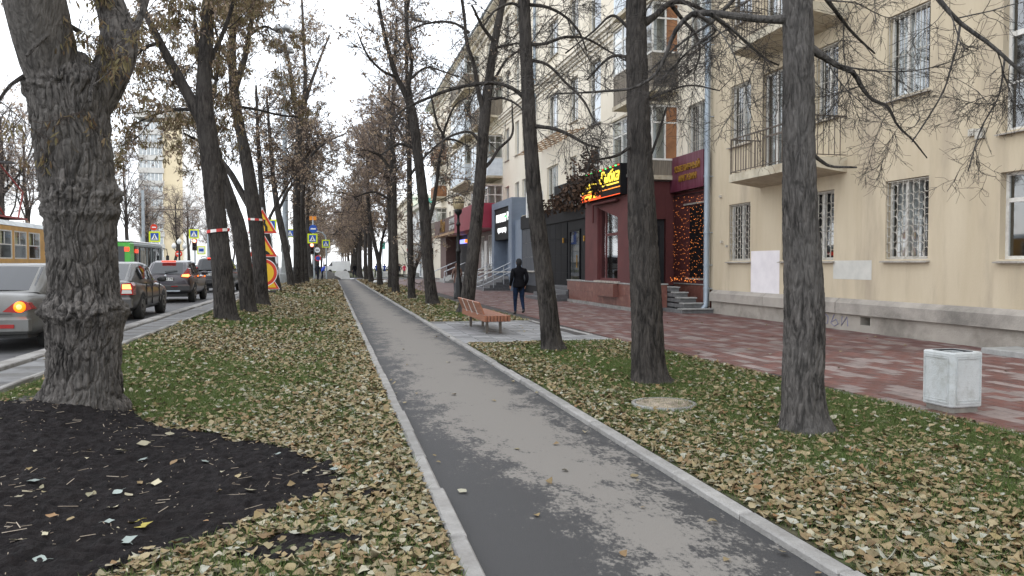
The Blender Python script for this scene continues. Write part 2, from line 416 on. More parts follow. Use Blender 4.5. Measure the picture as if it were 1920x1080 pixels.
M_steel = mat('steel_rail', s2l(190, 192, 195), s2l(165, 168, 172), scale=8, rough=0.3, metal=0.8)
M_rust = mat('brown_lattice', s2l(170, 140, 105), s2l(140, 112, 84), scale=5, rough=0.7)
M_gold = mat('gold_letter', s2l(170, 130, 50), s2l(140, 100, 34), scale=10, rough=0.4, metal=0.4)
M_silver = mat('silver_letter', s2l(210, 210, 208), rough=0.35, metal=0.3)
M_wletter = mat('lit_white_letter', (0.9, 0.9, 0.9), rough=0.4, emit=(1, 1, 1), estr=0.5)
M_gletter = mat('lit_green_letter', (0.1, 0.7, 0.15), rough=0.4, emit=(0.1, 1, 0.2), estr=0.9)
M_led_y = mat('led_yellow', (0.9, 0.7, 0.1), rough=0.5, emit=(1.0, 0.72, 0.06), estr=0.6)
M_led_r = mat('led_red', (0.9, 0.1, 0.02), rough=0.5, emit=(1.0, 0.09, 0.01), estr=0.5)
M_led_g = mat('led_green', (0.1, 0.8, 0.15), rough=0.5, emit=(0.1, 1.0, 0.2), estr=1.2)
M_led_o = mat('led_orange', (0.9, 0.35, 0.05), rough=0.5, emit=(1.0, 0.28, 0.03), estr=0.6)
M_fairy = mat('fairy_bulb', (0.9, 0.35, 0.08), rough=0.5, emit=(1.0, 0.27, 0.05), estr=0.8)
M_blue_lit = mat('lit_blue_board', (0.2, 0.3, 0.8), rough=0.4, emit=(0.2, 0.25, 1.0), estr=1.2)
M_bulb = mat('lamp_globe', s2l(206, 190, 154), s2l(194, 178, 144), scale=3, rough=0.35)
M_bulb_w = mat('lamp_globe_white', s2l(236, 236, 232), rough=0.35)
M_black_iron = mat('black_iron', (0.012, 0.012, 0.013), (0.02, 0.02, 0.02), scale=8, rough=0.4, metal=0.3)
M_galv = mat('galvanised_pole', s2l(170, 178, 184), s2l(150, 158, 164), scale=3, rough=0.5, metal=0.2)
M_pole_conc = mat('pole_base_iron', s2l(150, 152, 150), s2l(128, 130, 128), scale=4, rough=0.7)
M_bin = mat('whitewashed_concrete', s2l(194, 197, 197), s2l(184, 188, 188), scale=4, rough=0.85, bump=0.35, bscale=60, dirt=s2l(166, 167, 163), dscale=7)
M_bin_in = mat('bin_liner', (0.03, 0.03, 0.034), (0.05, 0.05, 0.055), scale=6, rough=0.7, metal=0.3)
M_bin_base = mat('bin_base_concrete', s2l(140, 136, 128), s2l(112, 108, 102), scale=6, rough=0.9)
M_bench = mat('bench_wood', s2l(150, 98, 72), s2l(122, 78, 57), scale=2, rough=0.5, stretch=(10, 0.6, 10), rand=0.1)
M_bench_leg = mat('bench_steel', s2l(120, 112, 104), s2l(96, 90, 84), scale=8, rough=0.5, metal=0.6)
M_lid = mat('manhole_cover', s2l(164, 150, 132), s2l(132, 122, 108), scale=9, rough=0.85, bump=0.4, bscale=40, dirt=s2l(110, 100, 88), dscale=4)

# traffic
def glass_mat(name, tint=(0.02, 0.024, 0.028), mixf=0.55):
    m = bpy.data.materials.new(name); m.use_nodes = True; nt = m.node_tree; L = nt.links
    nt.nodes.remove(nt.nodes['Principled BSDF'])
    gl = nt.nodes.new('ShaderNodeBsdfGlossy'); gl.inputs['Roughness'].default_value = 0.03; gl.inputs['Color'].default_value = (0.9, 0.93, 0.96, 1)
    tr = nt.nodes.new('ShaderNodeBsdfTransparent'); tr.inputs['Color'].default_value = (0.80, 0.84, 0.85, 1)
    lw = nt.nodes.new('ShaderNodeLayerWeight'); lw.inputs['Blend'].default_value = 0.3
    mr = nt.nodes.new('ShaderNodeMapRange'); mr.inputs[3].default_value = 0.08; mr.inputs[4].default_value = 0.62
    mx = nt.nodes.new('ShaderNodeMixShader')
    L.new(lw.outputs['Facing'], mr.inputs[0]); L.new(mr.outputs[0], mx.inputs[0])
    L.new(tr.outputs[0], mx.inputs[1]); L.new(gl.outputs[0], mx.inputs[2])
    L.new(mx.outputs[0], nt.nodes['Material Output'].inputs['Surface'])
    return m
M_glass = glass_mat('window_glass')
M_carglass = mat('car_glass', (0.012, 0.015, 0.019), rough=0.03, spec=0.55)
M_tyre = mat('tyre_rubber', (0.018, 0.018, 0.018), (0.035, 0.033, 0.03), scale=6, rough=0.85)
M_rim = mat('wheel_rim', s2l(120, 118, 114), s2l(92, 90, 86), scale=5, rough=0.45, metal=0.6)
M_silver_paint = mat('silver_paint', s2l(118, 118, 116), s2l(106, 105, 102), scale=1.5, rough=0.42, metal=0.6, coat=0.2, dirt=s2l(98, 95, 89), dscale=1.2)
M_grey_paint = mat('grey_paint', (0.085, 0.083, 0.082), (0.11, 0.106, 0.102), scale=1.2, rough=0.4, metal=0.4, coat=0.4, dirt=(0.14, 0.13, 0.115), dscale=1.0)
M_plum_paint = mat('plum_paint', (0.040, 0.034, 0.042), (0.055, 0.047, 0.055), scale=1.2, rough=0.38, metal=0.4, coat=0.5, dirt=(0.085, 0.078, 0.075), dscale=1.0)
M_black_paint = mat('black_paint', (0.016, 0.017, 0.022), (0.03, 0.03, 0.034), scale=1.2, rough=0.35, metal=0.3, coat=0.5)
M_white_paint = mat('white_car_paint', s2l(240, 241, 242), s2l(232, 233, 234), scale=1.2, rough=0.35, coat=0.4)
M_blue_paint = mat('pale_blue_paint', s2l(150, 166, 190), s2l(136, 150, 172), scale=1.2, rough=0.3, metal=0.4, coat=0.5)
M_plastic = mat('dark_plastic', (0.03, 0.03, 0.031), (0.045, 0.044, 0.043), scale=4, rough=0.6)
M_tail_on = mat('lit_tail_lamp', (0.8, 0.06, 0.02), rough=0.2, emit=(1.0, 0.045, 0.015), estr=1.0)
M_tail_hot = mat('lit_tail_bulb', (1.0, 0.5, 0.2), rough=0.2, emit=(1.0, 0.20, 0.05), estr=1.9)
M_tail_off = mat('tail_lamp_red', (0.30, 0.015, 0.012), rough=0.15, coat=0.6)
M_ind_on = mat('lit_indicator', (1.0, 0.3, 0.02), rough=0.2, emit=(1.0, 0.13, 0.0), estr=1.1)
M_lamp_clear = mat('lamp_clear', s2l(200, 196, 190), rough=0.15)
M_plate = mat('number_plate', s2l(214, 214, 210), rough=0.45)
M_ink = mat('black_ink', (0.012, 0.012, 0.012), rough=0.6)
M_tram = mat('ochre_paint', s2l(206, 160, 84), s2l(190, 146, 76), scale=2, rough=0.45, coat=0.2, dirt=s2l(170, 132, 78), dscale=1.0)
M_tram_roof = mat('tram_roof', s2l(190, 194, 194), s2l(160, 164, 164), scale=2, rough=0.6)
M_panto = mat('pantograph_red', s2l(150, 70, 66), s2l(120, 58, 54), scale=4, rough=0.6)
M_green_bus = mat('bus_green', s2l(70, 178, 52), s2l(62, 160, 46), scale=2, rough=0.4, coat=0.3)
M_bus_grey = mat('bus_grey', s2l(150, 156, 156), s2l(132, 138, 138), scale=2, rough=0.45)
M_sign_y = mat('sign_yellow', s2l(236, 190, 40), rough=0.45)
M_sign_r = mat('sign_red', s2l(214, 62, 34), rough=0.45)
M_sign_b = mat('sign_blue', s2l(28, 80, 170), rough=0.45)
M_sign_w = mat('sign_white', s2l(232, 234, 236), rough=0.45)
M_sign_fl = mat('sign_fluorescent', s2l(222, 236, 30), rough=0.45)
M_sign_back = mat('sign_back', s2l(140, 142, 144), rough=0.5, metal=0.3)
M_red_lamp = mat('lit_red_signal', (1, 0.1, 0.05), rough=0.3, emit=(1.0, 0.12, 0.07), estr=9.0)
M_lamp_dk = mat('dark_lens', (0.03, 0.012, 0.012), rough=0.2)
M_tape_w = mat('tape_white', s2l(226, 222, 218), rough=0.5)
M_tape_r = mat('tape_red', s2l(200, 60, 56), rough=0.5)
# people
M_skin = mat('skin', s2l(196, 146, 120), rough=0.6)
M_jacket_black = mat('black_jacket', (0.004, 0.004, 0.006), (0.008, 0.008, 0.010), scale=12, rough=0.85, bump=0.3, bscale=20)
M_jeans = mat('blue_jeans', s2l(32, 46, 70), s2l(18, 26, 42), scale=5, rough=0.9, bump=0.2, bscale=30)
M_shoe = mat('dark_shoe', (0.02, 0.018, 0.017), rough=0.5)
M_hair = mat('black_cap_knit', (0.01, 0.01, 0.011), rough=0.9)
M_coat_brown = mat('brown_coat', s2l(116, 92, 82), s2l(98, 76, 68), scale=6, rough=0.9)
M_cloth_blue = mat('blue_workwear', s2l(36, 70, 176), s2l(28, 56, 150), scale=6, rough=0.85)
M_cloth_red = mat('crimson_top', s2l(214, 40, 78), rough=0.85)
M_cloth_dark = mat('dark_cloth', (0.02, 0.022, 0.03), rough=0.9)
M_cloth_orange = mat('orange_vest', s2l(232, 92, 40), rough=0.8)
M_dirt_pile = mat('spoil_earth', (0.10, 0.095, 0.088), (0.065, 0.062, 0.058), scale=6, rough=0.95, bump=1.0, bscale=25, coord='pos')

def translucent(m, k):
    nt = m.node_tree; b = nt.nodes['Principled BSDF']; t = nt.nodes.new('ShaderNodeBsdfTranslucent'); mx = nt.nodes.new('ShaderNodeMixShader'); mx.inputs[0].default_value = k
    src = b.inputs['Base Color'].links[0].from_socket if b.inputs['Base Color'].links else None
    if src: nt.links.new(src, t.inputs['Color'])
    nt.links.new(b.outputs[0], mx.inputs[1]); nt.links.new(t.outputs[0], mx.inputs[2]); nt.links.new(mx.outputs[0], nt.nodes['Material Output'].inputs['Surface'])
for m_ in (M_dryleaf, M_seed): translucent(m_, .45)
for m_ in (M_grass,): translucent(m_, .3)
for m_ in (M_jacket_black, M_cloth_dark, M_jeans): m_.node_tree.nodes['Principled BSDF'].inputs['Specular IOR Level'].default_value = .12
# ------------------------------------------------------------------ ground and setting
PX0, PX1 = 0.78, 2.57            # asphalt path edges
def edge_r(Y):
    Y = np.asarray(Y, dtype=np.float64)
    return 6.45 - (np.clip(Y, -5, 30)-6)*0.0488
def sstep(a, b, x):
    t = np.clip((np.asarray(x, dtype=np.float64)-a)/(b-a), 0, 1); return t*t*(3-2*t)
def lawn_z(x, y):
    x = np.asarray(x, dtype=np.float64); y = np.asarray(y, dtype=np.float64)
    return 0.035 + 0.27*(1-sstep(-3.3, -0.9, x))*sstep(0, 1, -x+0.7) + 0.025*(vnoise(x*0.9+40, y*0.9+40, 3)-0.5)
LAWN_END = 85.0

soil_px = [(-60, 800), (60, 788), (230, 772), (285, 796), (400, 808), (520, 826), (600, 850), (665, 880), (610, 908), (560, 925), (505, 948), (400, 990), (250, 1030), (120, 1078), (-80, 1140), (-260, 1000)]
soil_poly = np.array([gnd(a, b, 0.10)[:2] for a, b in soil_px])
soil_spots = [gnd(600, 1032)[:2] + (0.20, 0.13), gnd(520, 1050)[:2] + (0.14, 0.09), gnd(700, 935)[:2] + (0.16, 0.08), gnd(735, 893)[:2]+(0.12, 0.06)]
def soil_in(x, y):
    """about metres inside the soil patch (negative outside)"""
    x = np.asarray(x, dtype=np.float64); y = np.asarray(y, dtype=np.float64)
    inside = np.zeros(x.shape, bool); dist = np.full(x.shape, 1e9)
    n = len(soil_poly)
    for i in range(n):
        ax, ay = soil_poly[i]; bx, by = soil_poly[(i+1) % n]
        c = ((ay > y) != (by > y)) & (x < (bx-ax)*(y-ay)/((by-ay) if by != ay else 1e-9)+ax)
        inside ^= c
        t = np.clip(((x-ax)*(bx-ax)+(y-ay)*(by-ay))/((bx-ax)**2+(by-ay)**2), 0, 1)
        dist = np.minimum(dist, np.hypot(x-ax-t*(bx-ax), y-ay-t*(by-ay)))
    d = np.where(inside, dist, -dist)
    for sx, sy, rx, ry in soil_spots:
        e = (1-np.hypot((x-sx)/rx, (y-sy)/ry))*min(rx, ry)
        d = np.maximum(d, e)
    return d + 0.26*(fbm(x*3.3, y*3.3, 9, 4)-0.5)

def grid_sheet(name, x0, x1, y0, y1, nx, ny, zf, m, kind='structure', x1f=None, keep=None):
    gy = np.linspace(y0, y1, ny+1)
    u = np.linspace(0, 1, nx+1)
    Y, U = np.meshgrid(gy, u, indexing='ij')
    X1 = x1f(Y) if x1f else x1
    X = x0 + U*(X1-x0)
    Z = zf(X, Y)*np.ones_like(X)
    V = np.stack([X, Y, Z], -1).reshape(-1, 3)
    i = np.arange(ny)[:, None]*(nx+1) + np.arange(nx)[None, :]
    F = np.stack([i, i+1, i+nx+2, i+nx+1], -1).reshape(-1, 4)
    if keep is not None:
        k = keep(X, Y, Z).ravel(); F = F[k[F].any(axis=1)]
    o = link(name, mesh_np(name, V, F, m, smooth=True)); o['kind'] = kind
    return o

def flat(name, x0, x1, y0, y1, z, m, parent=None):
    o = MB().quad((x0, y0, z), (x1, y0, z), (x1, y1, z), (x0, y1, z)).build(name, m, parent)
    if parent is None: o['kind'] = 'structure'
    return o

flat('ground', -140, 110, -40, 430, -0.55, M_far_lawn)
ROAD_Z = 0.24
flat('road', -20, -4.30, -20, 420, ROAD_Z, M_asph_road)
flat('far_verge', -60, -20.2, -20, 420, ROAD_Z+0.08, M_far_lawn)
flat('side_street', -4.2, 70, LAWN_END+1.2, LAWN_END+12.5, 0.02, M_asph_road)
grid_sheet('lawn', -3.34, PX0-0.12, -3, LAWN_END, 40, 420, lawn_z, M_lawn)
grid_sheet('verge', PX1+0.12, 0, -3, 15.55, 30, 120, lawn_z, M_lawn, x1f=lambda Y: edge_r(Y))
grid_sheet('verge', PX1+0.12, 0, 21.55, LAWN_END, 24, 260, lawn_z, M_lawn, x1f=lambda Y: edge_r(Y))
grid_sheet('verge', -3.3, PX0-0.12, LAWN_END+14, 420, 10, 40, lambda x, y: 0.05+0*x, M_lawn)
grid_sheet('verge', PX1+0.12, 5.2, LAWN_END+14, 420, 10, 40, lambda x, y: 0.05+0*x, M_lawn)

# --- asphalt path with damp edges
def path_mat():
    m = bpy.data.materials.new('path_asphalt'); m.use_nodes = True; nt = m.node_tree; L = nt.links
    b = nt.nodes['Principled BSDF']
    g = nt.nodes.new('ShaderNodeNewGeometry'); sx = nt.nodes.new('ShaderNodeSeparateXYZ'); L.new(g.outputs['Position'], sx.inputs[0])
    def math_(op, a, bb, c=None):
        n = nt.nodes.new('ShaderNodeMath'); n.operation = op
        for i, v in enumerate((a, bb, c)):
            if v is None: continue
            if isinstance(v, (int, float)): n.inputs[i].default_value = v
            else: L.new(v, n.inputs[i])
        return n.outputs[0]
    def noise(scale, det, st=(1, 1, 1), rgh=0.6, dist=0.0):
        mp = nt.nodes.new('ShaderNodeMapping'); mp.inputs['Scale'].default_value = st; L.new(g.outputs['Position'], mp.inputs[0])
        n = nt.nodes.new('ShaderNodeTexNoise'); n.inputs['Scale'].default_value = scale; n.inputs['Detail'].default_value = det
        n.inputs['Roughness'].default_value = rgh; n.inputs['Distortion'].default_value = dist
        L.new(mp.outputs[0], n.inputs['Vector']); return n.outputs['Fac']
    nr = nt.nodes.new('ShaderNodeMapRange'); nr.inputs[1].default_value = 4.2; nr.inputs[2].default_value = 7.5; nr.inputs[3].default_value = 1.0; nr.inputs[4].default_value = 0.0
    L.new(sx.outputs['Y'], nr.inputs[0]); nearshift = math_('MULTIPLY', nr.outputs[0], 0.20)
    d = math_('ABSOLUTE', math_('SUBTRACT', math_('SUBTRACT', sx.outputs['X'], nearshift), 1.72), 0)
    prof = math_('SUBTRACT', math_('SUBTRACT', 0.93, math_('MULTIPLY', nr.outputs[0], 0.37)), math_('MULTIPLY', d, 0.98))
    big = noise(0.55, 2)
    mid = noise(2.7, 12, (1.35, 0.8, 1), 0.80, 0.0)
    v = math_('ADD', prof, math_('MULTIPLY', math_('SUBTRACT', mid, 0.5), 3.0))
    v = math_('ADD', v, math_('MULTIPLY', math_('SUBTRACT', big, 0.5), 0.9))
    far = nt.nodes.new('ShaderNodeMapRange'); far.inputs[1].default_value = 20; far.inputs[2].default_value = 45; far.inputs[3].default_value = 0.07; far.inputs[4].default_value = -0.12
    L.new(sx.outputs['Y'], far.inputs[0]); v = math_('ADD', v, far.outputs[0])
    mr = nt.nodes.new('ShaderNodeMapRange'); grain = noise(26, 4, (1.2, .8, 1), .7)
    v = math_('ADD', v, math_('MULTIPLY', math_('SUBTRACT', grain, 0.5), 1.25))
    b.inputs['Specular IOR Level'].default_value = 0.3
    mr.inputs[1].default_value = 0.29; mr.inputs[2].default_value = 0.52; L.new(v, mr.inputs[0])
    fine = noise(140, 3)
    c1 = nt.nodes.new('ShaderNodeMix'); c1.data_type = 'RGBA'; c1.inputs[6].default_value = (0.030, 0.030, 0.031, 1); c1.inputs[7].default_value = (0.060, 0.059, 0.060, 1); L.new(fine, c1.inputs[0])
    c2 = nt.nodes.new('ShaderNodeMix'); c2.data_type = 'RGBA'; c2.inputs[6].default_value = (0.16, 0.149, 0.135, 1); c2.inputs[7].default_value = (0.225, 0.210, 0.191, 1); L.new(fine, c2.inputs[0])
    mx = nt.nodes.new('ShaderNodeMix'); mx.data_type = 'RGBA'
    L.new(mr.outputs[0], mx.inputs[0]); L.new(c1.outputs[2], mx.inputs[6]); L.new(c2.outputs[2], mx.inputs[7]); L.new(mx.outputs[2], b.inputs['Base Color'])
    rr = nt.nodes.new('ShaderNodeMapRange'); rr.inputs[3].default_value = 0.62; rr.inputs[4].default_value = 0.9; L.new(mr.outputs[0], rr.inputs[0]); L.new(rr.outputs[0], b.inputs['Roughness'])
    bp = nt.nodes.new('ShaderNodeBump'); bp.inputs['Strength'].default_value = 0.35; bp.inputs['Distance'].default_value = 0.006
    L.new(fine, bp.inputs['Height']); L.new(bp.outputs['Normal'], b.inputs['Normal'])
    return m
path = grid_sheet('path', PX0, PX1, -3, LAWN_END, 8, 200, lambda x, y: -0.012+0.012*np.cos((x-1.68)*1.7)+0.006*vnoise(x*1.3, y*.8, 5), path_mat())
def stones(parent, xa, xb, y0, y1, ln, z0, z1, m, name='kerb_stone', xf=None, jit=0.006, gap=0.012):
    n = int((y1-y0)/ln)
    w = xb-xa
    me = MB().box(-w/2, w/2, gap/2, ln-gap/2, z0, z1, bev=0.012).mesh(name, m)
    me2 = MB().box(-w/2, w/2, gap/2, ln-gap/2, z0, z1, bev=0.02).mesh(name, m)
    for i in range(n):
        o = bpy.data.objects.new(name, me if random.random() < .6 else me2); COL.objects.link(o); o.parent = parent
        y = y0+i*ln
        xc = (xa+xb)/2 if xf is None else float(xf(y+ln/2))
        o.location = (xc+random.uniform(-jit, jit), y, random.uniform(-jit, jit))
        slope = 0 if xf is None else -math.atan2(float(xf(y+ln)-xf(y)), ln)
        o.rotation_euler = (random.uniform(-.004, .004), random.uniform(-.02, .02), slope+random.uniform(-.006, .006))
stones(path, PX0-0.115, PX0-0.005, 1.5, LAWN_END, 1.0, -0.25, 0.045, M_conc)
stones(path, PX1+0.005, PX1+0.115, 1.5, LAWN_END, 1.0, -0.25, 0.045, M_conc)

# --- strip of slabs beside the road, with its kerbs
walk = flat('sidewalk', -4.3, -3.36, -5, LAWN_END, 0.285, M_tile_joint)
stones(walk, -3.44, -3.36, 6, 84, 1.0, 0.05, 0.35, M_conc, 'edging_stone')
stones(walk, -4.02, -3.46, 6, 60, 0.75, 0.2, 0.325, M_slab, 'paving_slab', jit=0.008)
stones(walk, -4.30, -4.04, 6, 84, 1.2, 0.05, 0.36, M_conc, 'kerb_stone')

# --- red paved pavement by the building
pave = MB()
ys = np.linspace(-3, 86, 60)
for a, b in zip(ys[:-1], ys[1:]):
    pave.quad((float(edge_r(a)), a, 0.0), (12.9, a, 0.0), (12.9, b, 0.0), (float(edge_r(b)), b, 0.0))
pavement = pave.build('pavement', M_tile_joint); pavement['kind'] = 'structure'
stones(pavement, -0.04, 0.04, 4, 84, 1.0, -0.2, 0.035, M_conc, 'edging_stone', xf=lambda y: edge_r(y)-0.01)
TW, TL = 0.20, 0.40
tiles = []
for r in range(32):
    xc = 12.5 - (r+0.5)*TW
    off = (r % 2)*TL/2
    for k in range(0, 108):
        yc = 3.0+k*TL+off
        if xc-TW/2 < float(edge_r(yc))+0.06 or yc > 46: continue
        tiles.append((xc, yc))
def in_view(x, y, z):
    dx, dy, dz = x, y, z-CAM_H
    zc = dx*SA*CP+dy*CA*CP-dz*SP; xr = dx*CA-dy*SA; up = dx*SA*SP+dy*CA*SP+dz*CP
    return zc > 0.3 and abs(1450*xr/zc) < 990 and abs(1450*up/zc) < 570
vis = [t for t in tiles if in_view(t[0], t[1], 0)]
vis.sort(key=lambda t: t[0]**2*0.3+t[1]**2)
near_t = set(vis[:298])
tmeshes = [MB().box(-TW/2+.006, TW/2-.006, -TL/2+.006, TL/2-.006, -0.03, 0.012, bev=0.004).mesh('paving_tile', m) for m in (M_tile, M_tile_pale)]
tf = MB()
for x, y in tiles:
    n = float(vnoise(x*0.9, y*0.9, 21))*0.3+random.random()*0.85
    if (x, y) in near_t:
        o = bpy.data.objects.new('paving_tile', tmeshes[1 if n > 0.66+0.07*max(0, x-8) else 0]); COL.objects.link(o); o.parent = pavement
        o.location = (x, y, random.uniform(-.002, .003)); o.rotation_euler = (random.uniform(-.006, .006), random.uniform(-.008, .008), random.uniform(-.006, .006))
    else:
        z = 0.011+random.uniform(-.002, .003)
        a = (x-TW/2+.007, x+TW/2-.007, y-TL/2+.007, y+TL/2-.007)
        tf.add([(a[0], a[2], z), (a[1], a[2], z), (a[1], a[3], z), (a[0], a[3], z), (a[0], a[2], 0.001), (a[1], a[2], .001), (a[1], a[3], .001), (a[0], a[3], .001)],
               [(0, 1, 2, 3), (4, 5, 1, 0), (5, 6, 2, 1), (6, 7, 3, 2), (7, 4, 0, 3)])
tf.build('paving_tiles', M_tile_stuff, pavement)['kind'] = 'stuff'
flat('pavement', 5.25, 12.9, 46.2, 86, 0.008, mat('far_paving', (0.13, 0.075, 0.068), (0.18, 0.13, 0.12), scale=2.5, rough=0.75, coord='pos'))

# --- grey slab plaza with the bench
pl = MB()
for a, b in ((15.6, 18.5), (18.5, 21.5)):
    pl.quad((PX1+0.12, a, 0.012), (float(edge_r(a))-.05, a, 0.012), (float(edge_r(b))-.05, b, 0.012), (PX1+0.12, b, 0.012))
plaza = pl.build('plaza', M_tile_joint); plaza['kind'] = 'structure'
PS = 0.4
slab_me = MB().box(-PS/2+.008, PS/2-.008, -PS/2+.008, PS/2-.008, -0.02, 0.028, bev=0.004).mesh('paving_slab', M_plaza)
y = 15.72
row = 0
while y < 21.4:
    x = PX1+0.12+PS/2
    while x+PS/2 < float(edge_r(y))-0.03:
        o = bpy.data.objects.new('paving_slab', slab_me); COL.objects.link(o); o.parent = plaza
        o.location = (x, y+PS/2, random.uniform(-.002, .004)); o.rotation_euler = (random.uniform(-.006, .006), random.uniform(-.006, .006), 0)
        x += PS
    y += PS; row += 1
for yy in (15.62, 21.55):
    k = 0
    me = MB().box(0.006, 0.994, -0.035, 0.035, -0.15, 0.05, bev=0.008).mesh('edging_stone', M_conc)
    for xx in (PX1+.12, PX1+1.12, PX1+2.12):
        o = bpy.data.objects.new('edging_stone', me); COL.objects.link(o); o.parent = plaza; o.location = (xx, yy, 0)

# --- black soil round the old tree
def soil_z(x, y):
    d = soil_in(x, y)
    base = lawn_z(x, y)
    bump = 0.05*sstep(0.0, 0.7, d) + 0.03*np.exp(-((x+2.45)**2+(y-8.5)**2)/0.9)*sstep(0, .2, d)
    cl = 0.05*(fbm(x*7, y*7, 31, 4)-0.5)+0.03*(vnoise(x*22, y*22, 33)-0.5)+0.02*(vnoise(x*41, y*41, 35)-0.5)
    return np.where(d > 0, base+0.012+bump+cl, base-0.05+np.clip(d, -.2, 0)*0.6+0.06)
soil = grid_sheet('soil_mound', -4.3, 0.55, 2.6, 9.4, 260, 360, soil_z, M_soil, keep=lambda X, Y, Z: soil_in(X, Y) > -0.12)

# --- grass and leaf litter
MH = gnd(1245, 758, .05)
def leafy(x, y):
    n = fbm(x*0.62+7, y*0.45+3, 51, 4)
    d = 0.22+0.62*sstep(0.34, 0.68, n)
    near_kerb = np.maximum(sstep(1.3, 0.0, PX0-0.12-x)*(x < PX0), sstep(1.5, 0.0, x-PX1-0.12)*(x > PX1))
    d = np.maximum(d, near_kerb*0.95)
    for tx, ty, r in ((4.47, 6.6, 1.3), (4.24, 9.8, 1.5), (4.1, 14.0, 1.2), (4.4, 11.6, 1.0), (5.6, 9.0, .8), (-2.2, 20, 1.5), (-1.9, 9.4, 0.55), (5.3, 7.4, 0.9), (4.6, 24, 2.0)):
        d = d*(1-0.62*np.exp(-((x-tx)**2+(y-ty)**2)/(r*r)))
    d = d*(1-np.exp(-(((x-MH[0])**2+(y-MH[1])**2)/0.19)**2))
    return d
def on_lawn(x, y):
    a = (x > -3.3) & (x < PX0-0.13)
    b = (x > PX1+0.13) & (x < edge_r(y)-0.06) & ((y < 15.5) | (y > 21.6))
    return a | b
def scatter(n, y0, y1, dens):
    x = rng.uniform(-3.3, 6.7, n); y = rng.uniform(y0, y1, n)
    ok = on_lawn(x, y) & (rng.random(n) < dens(x, y))
    zc = x*SA+y*CA; xr = x*CA-y*SA
    ok &= (zc > 0.5) & (np.abs(xr) < 0.75*zc+0.6)
    return x[ok], y[ok]
def blades(n, y0, y1, h, w, dens):
    x, y = scatter(n, y0, y1, dens); m = len(x)
    z = lawn_z(x, y)-0.004
    a = rng.uniform(0, 6.283, m); hh = h*rng.uniform(0.5, 1.2, m); lean = rng.normal(0, 0.5, (m, 2))*hh[:, None]
    ww = w*rng.uniform(0.7, 1.3, m)
    V = np.zeros((m, 3, 3))
    V[:, 0] = np.stack([x-np.cos(a)*ww, y-np.sin(a)*ww, z], -1)
    V[:, 1] = np.stack([x+np.cos(a)*ww, y+np.sin(a)*ww, z], -1)
    V[:, 2] = np.stack([x+lean[:, 0], y+lean[:, 1], z+hh], -1)
    return V
gd = lambda x, y: (1.1-0.85*leafy(x, y))*(soil_in(x, y) < -0.02)
gv = np.concatenate([blades(460000, 2.5, 13, 0.06, 0.0038, gd), blades(270000, 13, 34, 0.06, 0.009, gd), blades(110000, 34, 80, 0.075, 0.018, gd)])
link('grass', mesh_np('grass', gv.reshape(-1, 3), np.arange(len(gv)*3).reshape(-1, 3), M_grass))['kind'] = 'stuff'

def leaf_grid(rows, cols):
    """unit leaf: u across, v along, with half-widths per row"""
    v = np.linspace(0, 1, rows)
    w = {4: [0.10, 0.52, 0.40, 0.03], 5: [0.08, 0.46, 0.55, 0.34, 0.03], 3: [0.12, 0.50, 0.08], 2: [0.35, 0.3]}[rows]
    u = np.linspace(-1, 1, cols)
    U = np.array([[u[j]*w[i] for j in range(cols)] for i in range(rows)]).ravel()
    Vv = np.repeat(v, cols)
    F = []
    for i in range(rows-1):
        for j in range(cols-1):
            a = i*cols+j; F.append((a, a+1, a+cols+1, a+cols))
    return U, Vv, np.array(F)
def leaves(x, y, z, size, rows, cols, tilt=0.5, curl=0.8, wav=0.045):
    m = len(x); U, Vv, F = leaf_grid(rows, cols); k = len(U)
    c1 = rng.normal(0.25, 0.7, (m, 1))*curl; c2 = rng.normal(0.2, 0.55, (m, 1))*curl
    lx = U[None]*rng.uniform(0.75, 1.2, (m, 1))
    lob = 1+0.2*np.sin(Vv[None]*rng.uniform(7, 17, (m, 1))+rng.uniform(0, 6, (m, 1)))*(np.abs(U[None]) > .05)
    lx = lx*lob
    lz = c1*lx**2*1.2 + c2*(Vv[None]-.5)**2*0.8 + rng.normal(0, wav, (m, k))*(np.abs(U[None]) > .05)*0.6
    P = np.stack([lx, np.broadcast_to(Vv[None]-.5, lx.shape)+rng.normal(0, 0.04, (m, k)), lz], -1)*size[:, None, None]
    a = rng.uniform(0, 6.283, m); t = rng.normal(0, tilt, m); s = rng.normal(0, tilt, m)
    def rot(P, ax, an):
        c, q = np.cos(an)[:, None], np.sin(an)[:, None]; i, j = ax
        A, B = P[..., i].copy(), P[..., j].copy()
        P[..., i] = c*A-q*B; P[..., j] = q*A+c*B
    rot(P, (1, 2), t); rot(P, (0, 2), s); rot(P, (0, 1), a)
    lo = P[..., 2].min(axis=1)
    P[..., 2] -= (lo*0.75)[:, None]
    P += np.stack([x, y, z], -1)[:, None]
    Fo = F[None] + (np.arange(m)*k)[:, None, None]
    return P.reshape(-1, 3), Fo.reshape(-1, F.shape[1])
ld = lambda x, y: leafy(x, y)*np.where(soil_in(x, y) < 0.0, 1.0, np.where(soil_in(x, y) < 0.05, 0.3, 0.004))
litter = tag(thing('leaf_litter', None, None), kind='stuff')
bpy.data.objects.remove(litter)
VV, FF, base = [], [], 0
